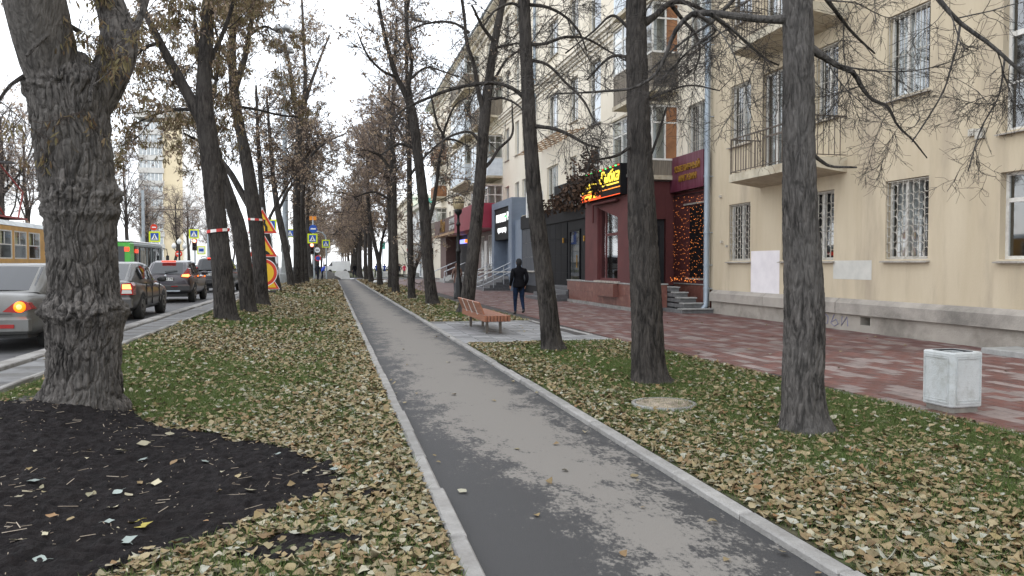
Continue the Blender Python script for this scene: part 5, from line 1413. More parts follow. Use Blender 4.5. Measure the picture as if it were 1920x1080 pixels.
GL, GR = 'trees in the row along the road', 'trees in the row along the pavement'
def tree(name, label, group, Y, trunk, limbs, barkm, twigm, J=40, S=24, amp=.012, n=(20, 160, 1200), ln=((1.2, 2.8), (.5, 1.2), (.15, .45)), leaf=None, nleaf=0, lsize=.08, seed=1,
         burls=(), freq=16, tstart=.45, tl=.55, grav=(0.03, 0.0, -.02), rtw=.0035, dys=None, extra=None, per=(4, 8)):
    rg = np.random.default_rng(seed)
    if name == 'old_tree': trunk = [(a, b, c*.92) for a, b, c in trunk]; limbs = [[(a, b, c*.92) for a, b, c in l] for l in limbs]
    pts, rad = px_line(trunk, Y)
    b0 = pts[0]
    gz = float(lawn_z(np.array([b0[0]]), np.array([b0[1]]))[0])
    pts[0] = (b0[0], b0[1], gz-.12)
    org = np.array([b0[0], b0[1], gz])
    root = thing(name, label, 'tree', tuple(org), 0, group)
    V, F, P, R = bark_tube(pts, rad, J, S, amp, seed, burls, freq, flare=.12 if name == 'old_tree' else .45)
    link('trunk', mesh_np('trunk', V-org, F, barkm, smooth=True), root)
    mains_P, mains_R, parts = [], [], []
    k0 = int(tstart*12); a, b = resample(P[int(J*tstart):], R[int(J*tstart):], 12); mains_P.append(a); mains_R.append(b)
    for i, lm in enumerate(limbs):
        if len(lm) > 3 and name == 'bare_tree': lm = [(a+(rg.normal(0, 2.2) if 0 < k < len(lm)-1 else 0), b+(rg.normal(0, 2.2) if 0 < k < len(lm)-1 else 0), c*(.74 if k else .9)) for k, (a, b, c) in enumerate(lm)]
        dy = (dys[i] if dys else rg.uniform(-.9, .9)*.06*Y)
        lp, lr = px_line(lm, Y, dy)
        Pm, Rm = resample(lp, lr, 12); mains_P.append(Pm); mains_R.append(Rm)
        v, f, _, _ = bark_tube(lp, lr, 26, max(7, int(S*.4)), amp*.35, seed+40+i, (), max(5, int(freq*.4)))
        parts.append((v-org, f))
    MP, MR = np.array(mains_P), np.array(mains_R)
    q1, r1 = grow(MP, MR, n[0], ln[0], (.95, .25), 8, .13, grav[0], .0078, (.12, 1.0), rg, up=.15, rmin=rtw*2)
    q2, r2 = grow(np.concatenate([q1]), np.concatenate([r1]), n[1], ln[1], (.8, .3), 7, .17, grav[1], .009, (.15, 1.0), rg, rmin=rtw*1.25)
    q3, r3 = grow(q2, r2, n[2], ln[2], (.75, .3), 4 if Y < 40 else 3, .26, grav[2], .010, (.1, 1.0), rg, rmin=rtw)
    parts.append(tuple([chains_mesh(q1, r1, 5)[0]-org, chains_mesh(q1, r1, 5)[1]]))
    link('limbs', mesh_np('limbs', *mesh_join(parts), barkm, smooth=True), root)
    v2, f2 = chains_mesh(q2, r2, 3); v3, f3 = chains_mesh(q3, r3, 3)
    tw = link('twigs', mesh_np('twigs', *mesh_join([(v2-org, f2), (v3-org, f3)]), twigm, smooth=True), root); tw['kind'] = 'stuff'
    if leaf:
        v, f = clumps(q3 if leaf == 'dry' else q2, nleaf, leaf, lsize, rg, per=per, spread=lsize*.5)
        lo = link('leaves', mesh_np('leaves', v-org, f, M_seed if leaf == 'seed' else M_dryleaf), root); lo['kind'] = 'stuff'
        if leaf == 'seed' and nleaf > 500:
            v, f = clumps(q3, int(nleaf*.6), 'dry', lsize*1.1, rg, per=(1, 3), spread=lsize*.5)
            lo = link('brown_leaves', mesh_np('brown_leaves', v-org, f, M_dryleaf), root); lo['kind'] = 'stuff'
    return root, (MP, MR, q1, q2, q3, org)

# --- left row, along the road
tree('old_tree', 'thick old tree with burls and deeply furrowed bark standing in black soil', GL, 8.55,
     [(148, 800, 205), (150, 778, 172), (155, 740, 156), (158, 690, 150), (158, 640, 152), (159, 600, 158), (158, 560, 142), (155, 500, 140), (152, 430, 141), (149, 395, 144), (143, 330, 150), (137, 265, 155), (132, 215, 160), (126, 180, 160), (118, 145, 150), (108, 110, 120)],
     [[(118, 200, 112), (98, 130, 124), (82, 70, 130), (70, 20, 135), (58, -40, 132), (36, -160, 110), (5, -380, 76)],
      [(150, 235, 84), (186, 175, 84), (212, 125, 82), (223, 85, 78), (218, 45, 68), (204, 0, 60), (190, -80, 52), (180, -280, 40)],
      [(222, 110, 20), (250, 60, 16), (268, 20, 12), (290, -60, 9)], [(95, 120, 12), (50, 140, 8), (20, 160, 6), (-10, 200, 4)],
      [(150, 60, 9), (120, 45, 8), (85, 70, 6), (50, 105, 4)], [(205, 60, 9), (190, 110, 7), (175, 150, 5), (168, 190, 4)]],
     M_bark_old, M_twig_brown, J=430, S=340, amp=.034, n=(22, 240, 900), ln=((.5, 1.3), (.2, .6), (.10, .28)), leaf='seed', nleaf=420, lsize=.07, seed=3, freq=34, tstart=.8,
     burls=((1.15, .11, .09, .5), (2.30, .10, .075, .15), (2.12, .07, .06, .1), (3.40, .09, .06, .1), (0.05, .22, .10, .6)), dys=[-.6, .5, .6, -.5, -.7, -.6], grav=(-.02, -.05, -.12), rtw=.003)
LB = dict(leaf='seed', lsize=.095)
tree('street_tree', 'forked tree with red and white tape, second in the row by the road', GL, 20.6,
     [(427, 614, 50), (425, 600, 44), (421, 560, 40), (414, 480, 38), (405, 400, 37), (397, 320, 36), (389, 250, 37), (383, 205, 34), (383, 150, 27), (388, 60, 24), (392, -40, 20), (400, -220, 13)],
     [[(384, 235, 28), (362, 195, 23), (335, 145, 20), (308, 95, 16), (285, 50, 14), (262, 0, 12), (235, -100, 8)], [(386, 130, 10), (410, 80, 9), (430, 30, 7), (450, -60, 5)], [(384, 210, 8), (340, 205, 6), (290, 215, 4), (240, 240, 3)],
      [(300, 80, 8), (270, 90, 6), (235, 130, 4)]],
     M_bark, M_twig_brown, J=160, S=110, amp=.018, freq=30, n=(50, 520, 2600), ln=((1.0, 2.6), (.4, 1.1), (.15, .4)), nleaf=1900, seed=7, tstart=.55, rtw=.005, grav=(.0, -.03, -.06), **LB)
tree('street_tree', 'slim crooked tree leaning left behind the taped tree, close to the road', GL, 24.4,
     [(468, 596, 34), (466, 580, 30), (462, 540, 29), (455, 470, 28), (446, 420, 27), (433, 380, 25), (420, 340, 21), (408, 300, 18), (396, 240, 15), (380, 150, 11), (365, 40, 8)],
     [[(410, 300, 8), (380, 270, 6), (345, 250, 4)], [(390, 220, 8), (405, 150, 6), (415, 60, 4)]],
     M_bark, M_twig_brown, J=90, S=44, amp=.014, n=(26, 260, 1500), nleaf=800, seed=11, tstart=.6, rtw=.006, **LB)
tree('street_tree', 'dark tree with striped tape standing in front of the yellow road signs', GL, 28.7,
     [(493, 580, 32), (491, 568, 28), (488, 520, 27), (482, 440, 27), (474, 380, 27), (462, 300, 23), (450, 240, 19), (441, 190, 19), (437, 150, 16), (436, 80, 13), (440, 0, 10), (446, -120, 7)],
     [[(441, 165, 14), (456, 120, 11), (467, 65, 9), (478, 0, 7), (492, -90, 5)], [(474, 398, 14), (455, 365, 13), (432, 325, 12), (410, 295, 10), (385, 250, 8), (350, 195, 5)], [(446, 200, 6), (480, 205, 5), (520, 215, 4), (560, 220, 3)],
      [(440, 130, 7), (415, 90, 6), (400, 40, 4)], [(462, 70, 6), (495, 50, 5), (520, 60, 3)]],
     M_bark, M_twig_brown, J=120, S=70, amp=.016, freq=24, n=(60, 560, 2600), ln=((1.2, 3.2), (.5, 1.3), (.2, .5)), nleaf=2000, seed=13, tstart=.5, rtw=.007, **LB)
LF = dict(leaf='dry', lsize=.14, per=(2, 4))
tree('street_tree', 'small leaning tree beside the big lamp post base', GL, 42,
     [(521, 552, 16), (520, 540, 15), (514, 510, 14), (506, 475, 14), (500, 440, 13), (494, 400, 12), (489, 340, 10), (484, 260, 7), (480, 160, 4)], [[(500, 420, 6), (525, 370, 5), (550, 330, 3)]],
     M_bark, M_twig_brown, J=50, S=24, n=(30, 260, 1200), nleaf=420, seed=17, rtw=.010, ln=((1.5, 3.5), (.6, 1.6), (.3, .7)), **LF)
tree('street_tree', 'leaning tree just in front of the tall lamp post', GL, 52,
     [(546, 542, 14), (545, 530, 13), (540, 490, 13), (530, 440, 13), (520, 390, 12), (513, 340, 9), (507, 270, 7), (500, 180, 4)], [[(522, 395, 6), (545, 350, 5), (575, 320, 3)]],
     M_bark, M_twig_brown, J=50, S=24, n=(30, 260, 1200), nleaf=420, seed=19, rtw=.012, ln=((1.5, 3.8), (.6, 1.6), (.3, .7)), **LF)
tree('street_tree', 'straight tree with wide V fork high above, behind the lamp post', GL, 57,
     [(558, 539, 16), (557, 525, 14), (557, 480, 14), (556, 400, 14), (557, 330, 14), (560, 260, 13), (564, 215, 12), (572, 170, 8), (570, 90, 6), (566, 0, 4)],
     [[(561, 235, 9), (551, 190, 8), (545, 140, 7), (538, 95, 5), (523, 45, 4)], [(566, 215, 8), (580, 165, 7), (597, 118, 5), (618, 66, 3)], [(558, 340, 6), (585, 290, 5), (615, 265, 4), (650, 250, 2)], [(556, 330, 5), (535, 290, 4), (515, 270, 3)]],
     M_bark, M_twig_brown, J=70, S=24, n=(56, 420, 1700), nleaf=1200, seed=23, rtw=.012, ln=((2, 5), (.8, 2.0), (.3, .8)), **LF)
for i, (Y_, tk, lab) in enumerate(((62, [(567, 535, 12), (566, 520, 10), (565, 470, 9), (565, 400, 8), (571, 330, 6), (580, 250, 4)], 'thin tree squeezed between two thicker trunks behind the lamp post'),
                                   (68, [(574, 532, 13), (573, 520, 12), (571, 480, 11), (568, 430, 10), (567, 390, 9), (570, 320, 7), (565, 230, 4)], 'tree beside the red traffic light with leafy brown crown'),
                                   (100, [(584, 520, 9), (583, 510, 9), (580, 490, 8), (578, 460, 8), (576, 420, 6), (580, 350, 4)], 'farthest tree of the road row, next to the crossing'))):
    tree('street_tree', lab, GL, Y_, tk, [], M_bark, M_twig_brown, J=40, S=18, n=(46, 340, 1300), nleaf=1500, seed=31+i, rtw=.014, ln=((2, 5), (.8, 2.2), (.3, .9)), tstart=.5, **LF)

# --- right row, along the pavement
tree('bare_tree', 'nearest bare tree on the right, thick grey trunk beside the concrete litter bin', GR, 6.6,
     [(1513, 824, 104), (1511, 806, 92), (1508, 770, 84), (1506, 710, 80), (1508, 640, 79), (1508, 560, 75), (1504, 480, 70), (1500, 400, 65), (1498, 300, 61), (1498, 200, 59), (1497, 100, 57), (1495, 0, 54), (1492, -140, 50), (1485, -420, 38)],
     [[(1486, 34, 26), (1450, 36, 20), (1394, 31, 18), (1325, 22, 16), (1300, 28, 13), (1277, 50, 11), (1250, 100, 9), (1231, 136, 8), (1190, 160, 6), (1140, 172, 5), (1040, 176, 3)],
      [(1508, 84, 24), (1545, 108, 17), (1570, 121, 15), (1600, 135, 13), (1616, 164, 11), (1635, 186, 9), (1660, 201, 8), (1682, 233, 5), (1713, 264, 4), (1738, 296, 2.5)],
      [(1512, 282, 13), (1532, 296, 9), (1553, 309, 7), (1606, 314, 4)],
      [(1505, -330, 22), (1600, -220, 18), (1700, -80, 15), (1764, 0, 13), (1801, 41, 11), (1855, 82, 10), (1918, 138, 8), (1990, 190, 5)],
      [(1801, 42, 5), (1795, 90, 4), (1786, 120, 4), (1773, 167, 3.5), (1740, 225, 3), (1710, 266, 2.5)], [(1884, 110, 4), (1872, 180, 3.5), (1839, 239, 3), (1815, 321, 2)],
      [(1334, 27, 8), (1369, 53, 7), (1400, 80, 6), (1435, 110, 5), (1460, 122, 3)], [(1306, 25, 7), (1340, 60, 5), (1300, 90, 4), (1240, 150, 3)],
      [(1485, -40, 14), (1400, -20, 9), (1330, 40, 7), (1290, 70, 5), (1210, 140, 3)], [(1505, -60, 14), (1560, 10, 10), (1600, 60, 7), (1640, 100, 4)]],
     M_bark_grey, M_twig, J=330, S=190, amp=.014, n=(50, 720, 4200), ln=((.5, 1.4), (.25, .65), (.08, .28)), seed=41, tstart=.86, freq=26, rtw=.0022, dys=[.8, .3, .2, -.9, -.3, -.3, .5, .5, 1.2, .8], grav=(-.04, -.06, -.06), burls=((.02, .16, .05, .7),))
tree('bare_tree', 'dark bare tree whose trunk hides part of the maroon shop', GR, 9.8,
     [(1222, 728, 86), (1219, 712, 70), (1216, 685, 63), (1214, 620, 60), (1210, 540, 57), (1206, 460, 54), (1203, 380, 50), (1200, 300, 46), (1197, 200, 42), (1194, 100, 38), (1192, 0, 36), (1190, -120, 32), (1186, -320, 22)],
     [[(1203, 46, 20), (1228, 28, 15), (1251, 12, 13), (1273, 1, 12), (1306, 12, 9), (1348, 36, 6), (1380, 70, 4)], [(1258, 8, 9), (1280, 38, 8), (1306, 70, 7), (1312, 100, 5), (1300, 140, 3)],
      [(1185, 60, 7), (1150, 30, 6), (1110, 60, 4), (1060, 100, 3)], [(1188, 110, 6), (1150, 105, 5), (1100, 150, 3)], [(1205, 190, 6), (1245, 175, 5), (1290, 160, 4), (1350, 170, 2.5)], [(1206, 330, 5), (1235, 250, 4), (1250, 200, 3)],
      [(1198, 260, 6), (1160, 290, 5), (1120, 300, 3)]],
     M_bark, M_twig, J=240, S=120, amp=.015, n=(36, 420, 2400), ln=((.6, 1.8), (.3, .9), (.1, .36)), seed=43, tstart=.5, freq=24, rtw=.003, grav=(-.03, -.06, -.06), burls=((.02, .14, .04, .7),))
r3, sk = tree('bare_tree', 'leaning bare tree between the bench and the pavement, dry leaf clump on one branch', GR, 14.0,
     [(1039, 664, 48), (1037, 655, 41), (1034, 638, 38), (1028, 580, 35), (1018, 500, 33), (1008, 420, 30), (1000, 340, 27), (994, 260, 25), (990, 180, 24), (986, 90, 22), (983, 0, 21), (980, -120, 18), (976, -320, 12)],
     [[(988, 188, 11), (975, 174, 10), (947, 163, 9), (893, 160, 9), (843, 170, 8), (793, 190, 7), (760, 202, 5), (735, 222, 3)], [(995, 236, 10), (1015, 234, 9), (1037, 237, 9), (1070, 253, 8), (1098, 268, 6), (1123, 277, 4)],
      [(988, 84, 9), (1015, 80, 8), (1060, 68, 7), (1097, 75, 6), (1147, 93, 4), (1175, 115, 2.5)], [(986, 8, 8), (1027, 15, 7), (1060, 33, 6), (1087, 60, 5), (1100, 95, 3)], [(989, 112, 8), (1020, 122, 7), (1060, 155, 6), (1095, 190, 5), (1110, 220, 4), (1133, 250, 2.5)],
      [(984, 20, 8), (960, 5, 7), (930, 20, 5), (905, 50, 3)]],
     M_bark, M_twig, J=200, S=100, amp=.014, n=(34, 360, 2000), ln=((.7, 2.1), (.35, 1.0), (.12, .42)), seed=47, tstart=.45, freq=24, rtw=.004, grav=(-.02, -.05, -.05), burls=((.02, .13, .04, .7),))
# the dry leaf clump that still hangs on one of its branches
rg = np.random.default_rng(5)
cp = []
for (a, b, s, n_) in ((1112, 285, .10, 30), (1098, 305, .12, 60), (1106, 335, .14, 70), (1085, 340, .12, 55), (1080, 358, .13, 70), (1062, 366, .12, 55), (1046, 380, .08, 35), (1030, 388, .06, 18), (1118, 352, .07, 30)):
    c0 = np.array(at(a, b, 14.2)); cp.append(c0+rg.normal(0, s, (n_, 3)))
cp = np.concatenate(cp)
v, f = clumps(np.stack([cp, cp+np.array([0, 0, -.03])], 1), len(cp), 'dry', .085, rg, per=(2, 4), spread=.03)
link('leaves', mesh_np('leaves', v-sk[5], f, mat('dark_dry_leaves', (0.08, 0.05, 0.035), rough=.8, island=[(0.05, .032, .024), (0.085, .052, .036), (0.12, .07, .045), (0.04, .028, .022)], spec=.2)), r3)['kind'] = 'stuff'
cl = []
for (a, b) in ((1098, 270), (1108, 300), (1095, 335), (1062, 368)): cl.append(at(a, b, 14.2))
o_ = MB(); o_.tube(cl, [.018, .014, .01, .005], 5); link('dry_spray', o_.mesh('dry_spray', M_bark, tuple(sk[5])), r3)
tree('bare_tree', 'bare forked tree rising right behind the wooden bench', GR, 25.6,
     [(872, 592, 38), (874, 580, 30), (877, 558, 26), (884, 500, 24), (892, 430, 23), (898, 360, 22), (903, 300, 21), (907, 240, 21), (911, 200, 19), (917, 150, 16), (926, 90, 14), (935, 40, 13), (943, 0, 12), (955, -120, 8)],
     [[(908, 212, 14), (896, 170, 12), (887, 125, 10), (878, 80, 9), (868, 30, 8), (860, -20, 7), (848, -140, 4)], [(905, 318, 8), (920, 300, 8), (933, 283, 7), (960, 253, 6), (963, 213, 4), (960, 190, 2.5)], [(899, 265, 8), (880, 247, 7), (853, 250, 6), (827, 267, 5), (793, 297, 3)],
      [(918, 155, 8), (927, 140, 7), (953, 117, 6), (980, 93, 5), (1000, 80, 3)], [(880, 62, 7), (855, 48, 6), (800, 45, 5), (760, 60, 3)], [(905, 190, 7), (935, 185, 6), (965, 190, 5), (985, 210, 3)], [(928, 80, 7), (905, 50, 6), (885, 10, 4)], [(930, 90, 6), (955, 85, 5), (985, 82, 4), (1010, 90, 2)]],
     M_bark, M_twig, J=120, S=40, amp=.014, n=(50, 430, 1900), ln=((1.0, 2.8), (.5, 1.3), (.2, .5)), leaf='dry', nleaf=200, lsize=.10, per=(2, 3), seed=53, tstart=.5, rtw=.006)
R5_ = dict(leaf='dry', lsize=.12, per=(2, 4))
tree('bare_tree', 'tree with knobby fork at lamp height, third before the crossing side of the bench', GR, 31,
     [(812, 576, 30), (810, 562, 24), (806, 530, 21), (801, 480, 20), (798, 420, 21), (793, 370, 19), (786, 310, 18), (780, 260, 18), (775, 220, 16), (768, 190, 14), (757, 170, 11), (742, 140, 9), (730, 100, 8), (720, 60, 7), (712, 20, 6), (705, -70, 4)],
     [[(772, 200, 12), (769, 160, 10), (768, 120, 9), (766, 60, 8), (765, 0, 6), (766, -110, 4)], [(802, 420, 11), (810, 390, 10), (817, 345, 9), (824, 300, 8), (829, 258, 7), (822, 230, 6), (814, 200, 5), (806, 165, 3)], [(828, 262, 6), (838, 228, 5), (858, 197, 4), (886, 180, 2)],
      [(830, 262, 5), (850, 262, 4), (880, 275, 3)], [(745, 145, 7), (715, 130, 6), (690, 100, 5), (670, 60, 3)], [(767, 150, 6), (800, 130, 5), (830, 135, 4), (860, 145, 2)], [(781, 280, 6), (750, 270, 5), (715, 290, 3)]],
     M_bark, M_twig, J=120, S=36, amp=.014, n=(60, 500, 2100), ln=((1.2, 3.2), (.5, 1.4), (.2, .6)), nleaf=650, seed=59, tstart=.45, rtw=.008, **R5_)
tree('bare_tree', 'slim straight tree with low side limb joining its neighbour near the lawn edge', GR, 36,
     [(773, 564, 17), (772, 552, 14), (770, 500, 12), (769, 430, 11), (768, 360, 10), (767, 280, 9), (765, 200, 8), (762, 100, 6), (760, 0, 4)], [[(773, 545, 10), (778, 510, 9), (786, 480, 8), (795, 445, 7)], [(767, 280, 6), (740, 230, 5), (720, 190, 3)], [(768, 330, 5), (800, 290, 4), (830, 270, 2)]],
     M_bark, M_twig_far, J=80, S=26, amp=.012, n=(60, 500, 2200), nleaf=650, seed=61, tstart=.4, rtw=.009, ln=((1.2, 3.2), (.5, 1.5), (.2, .6)), **R5_)
tree('bare_tree', 'dark straight tree just past the slim one, leafy brown twigs above the path', GR, 43,
     [(743, 554, 17), (742, 542, 14), (741, 500, 13), (739, 430, 12), (738, 340, 11), (736, 260, 10), (737, 200, 8), (740, 120, 6), (744, 30, 4)], [[(738, 330, 6), (710, 290, 5), (680, 280, 3)], [(737, 260, 6), (755, 210, 5), (775, 180, 3)], [(739, 380, 5), (700, 360, 4), (665, 370, 2)]],
     M_bark, M_twig_far, J=80, S=24, amp=.012, n=(56, 440, 1900), nleaf=1000, seed=67, tstart=.35, rtw=.010, ln=((1.5, 4.0), (.6, 1.8), (.3, .8)), **R5_)
for i, (Y_, tk, lm, lab) in enumerate((
    (54, [(734, 542, 13), (733, 530, 11), (733, 480, 10), (731, 400, 9), (729, 330, 8), (727, 250, 6), (730, 150, 4)], [[(730, 340, 5), (700, 300, 4), (670, 290, 2)]], 'tree half covered by the dark straight trunk in front of it'),
    (61, [(713, 537, 12), (712, 522, 10), (710, 490, 9), (703, 460, 7), (695, 420, 6), (690, 350, 5), (688, 260, 3)], [[(711, 492, 8), (718, 455, 7), (725, 410, 5), (724, 330, 4)]], 'V shaped twin stemmed tree near the pedestrians'),
    (70, [(697, 532, 12), (695, 518, 10), (694, 480, 9), (692, 420, 8), (690, 350, 6), (688, 260, 3)], [[(692, 400, 5), (665, 370, 4), (640, 360, 2)]], 'dark tree by the small silver pole near the crossing'),
    (82, [(687, 527, 9), (686, 515, 8), (685, 480, 7), (686, 430, 6), (690, 360, 4)], [[(686, 440, 4), (655, 400, 3), (630, 400, 2)]], 'thin dark tree directly behind the one with the silver pole'),
    (96, [(676, 523, 11), (675, 512, 9), (674, 480, 8), (676, 440, 6), (680, 380, 4)], [[(675, 450, 4), (645, 425, 3), (625, 440, 2)]], 'broad based tree at the very end of the pavement row'))):
    tree('bare_tree', lab, GR, Y_, tk, lm, M_bark, M_twig_far, J=44, S=18, n=(55, 400, 1500), nleaf=1150, seed=71+i, rtw=.014, ln=((2, 5), (.8, 2.2), (.3, .9)), tstart=.4, leaf='dry', lsize=.17, per=(2, 4))

# --- trees farther off, from a few models
def far_model(seed, H, leafn, twm, lm, spread=1.0, nt=(44, 380, 1400)):
    rg = np.random.default_rng(seed)
    z = np.linspace(-.1, H*.86, 7); wob = np.cumsum(rg.normal(0, .09, (7, 2)), 0); wob[:2] *= .2
    pts = np.stack([wob[:, 0], wob[:, 1], z], -1); rad = np.linspace(.24, .05, 7)*H/12; rad[0] *= 1.3
    V, F, P, R = bark_tube(pts, rad, 30, 12, .012, seed, (), 9)
    mp, mr = resample(P[9:], R[9:], 12)
    q0, r0 = grow(mp[None], mr[None], 16, (H*.28*spread, H*.5*spread), (.75, .2), 12, .07, .035, .013, (.0, .95), rg, up=.25, rmin=.02)
    q1, r1 = grow(np.concatenate([q0, mp[None]]), np.concatenate([r0, mr[None]]), nt[0]*2, (1.2, 3.2), (.8, .25), 6, .13, .0, .009, (.15, 1), rg, rmin=.016)
    q2, r2 = grow(q1, r1, nt[1], (.6, 1.6), (.75, .3), 5, .18, -.02, .008, (.1, 1), rg, rmin=.012)
    q3, r3 = grow(q2, r2, nt[2], (.3, .8), (.75, .3), 3, .25, -.05, .008, (.1, 1), rg, rmin=.010)
    root = thing('far_tree', 'x', 'tree', (0, 0, 0))
    link('trunk', mesh_np('trunk', V, F, M_bark, smooth=True), root)
    link('limbs', mesh_np('limbs', *mesh_join([chains_mesh(q0, r0, 6), chains_mesh(q1, r1, 4)]), M_bark, smooth=True), root)
    t = link('twigs', mesh_np('twigs', *mesh_join([chains_mesh(q2, r2, 3), chains_mesh(q3, r3, 3)]), twm, smooth=True), root); t['kind'] = 'stuff'
    if leafn:
        v, f = clumps(q3, leafn, 'dry', .17, rg, per=(2, 4), spread=.08); l = link('leaves', mesh_np('leaves', v, f, lm), root); l['kind'] = 'stuff'
    return root
models = [far_model(101, 13, 1500, M_twig_far, M_dryleaf), far_model(102, 12, 1700, M_twig_far, M_dryleaf, 1.1), far_model(103, 14, 0, M_twig_far, M_dryleaf, .95, (60, 560, 2200)), far_model(104, 13, 500, M_twig_far, M_dryleaf, 1.0, (60, 560, 2200))]
used = set()
def plant(k, x, y, s, label, group, z=0.0):
    o = models[k]
    if k in used: o = copy_tree(models[k])
    used.add(k)
    o.location = (x, y, z); o.rotation_euler = (0, 0, random.uniform(0, 6.28)); o.scale = (s, s, s*random.uniform(.93, 1.08)); tag(o, label, 'tree', group)
FG = 'trees of the avenue beyond the crossing'
for i, y in enumerate((101, 107, 113, 120, 128, 137, 147, 158, 172, 190, 212, 240, 275)):
    plant(i % 2, 3.9+random.uniform(-.3, .3), y, random.uniform(.85, 1.05), 'brown leafed tree in the pavement side row beyond the crossing', FG)
    plant((i+1) % 2, -2.5+random.uniform(-.3, .3), y+3, random.uniform(.8, 1.0), 'brown leafed tree in the road side row beyond the crossing', FG)
BG = 'bare trees across the tram tracks'
bgt = [(-18.5, 30, 2, 1.0), (-20, 37, 3, 1.05), (-18, 44, 2, .95), (-23, 41, 3, 1.0), (-19, 52, 3, 1.0), (-24, 56, 2, 1.05), (-18.5, 61, 2, .95), (-19, 70, 3, 1.0), (-25, 72, 2, 1.0), (-18.6, 80, 2, .9), (-19, 90, 3, .95), (-24, 88, 2, 1.0), (-18.5, 101, 2, .9), (-19, 114, 3, .95),
       (-18.5, 128, 2, .9), (-19, 143, 3, .9), (-18.6, 160, 2, .9), (-18, 180, 3, .9), (-27, 64, 3, 1.0), (-30, 80, 2, 1.0), (-28, 100, 3, 1.0), (-26, 120, 2, 1.), (-17, 205, 3, .9), (-17, 235, 2, .9), (-26, 31, 2, 1.1), (-30, 46, 3, 1.1)]
for x, y, k, s in bgt:
    near = 'near the tram' if y < 50 else ('behind the green bus' if y < 95 else 'far down the road')
    plant(k, x, y, s*random.uniform(.62, .75) if y < 50 else s*random.uniform(.82, 1.0), 'bare reddish brown tree across the tram tracks, '+near, BG+' '+near, ROAD_Z+.05)
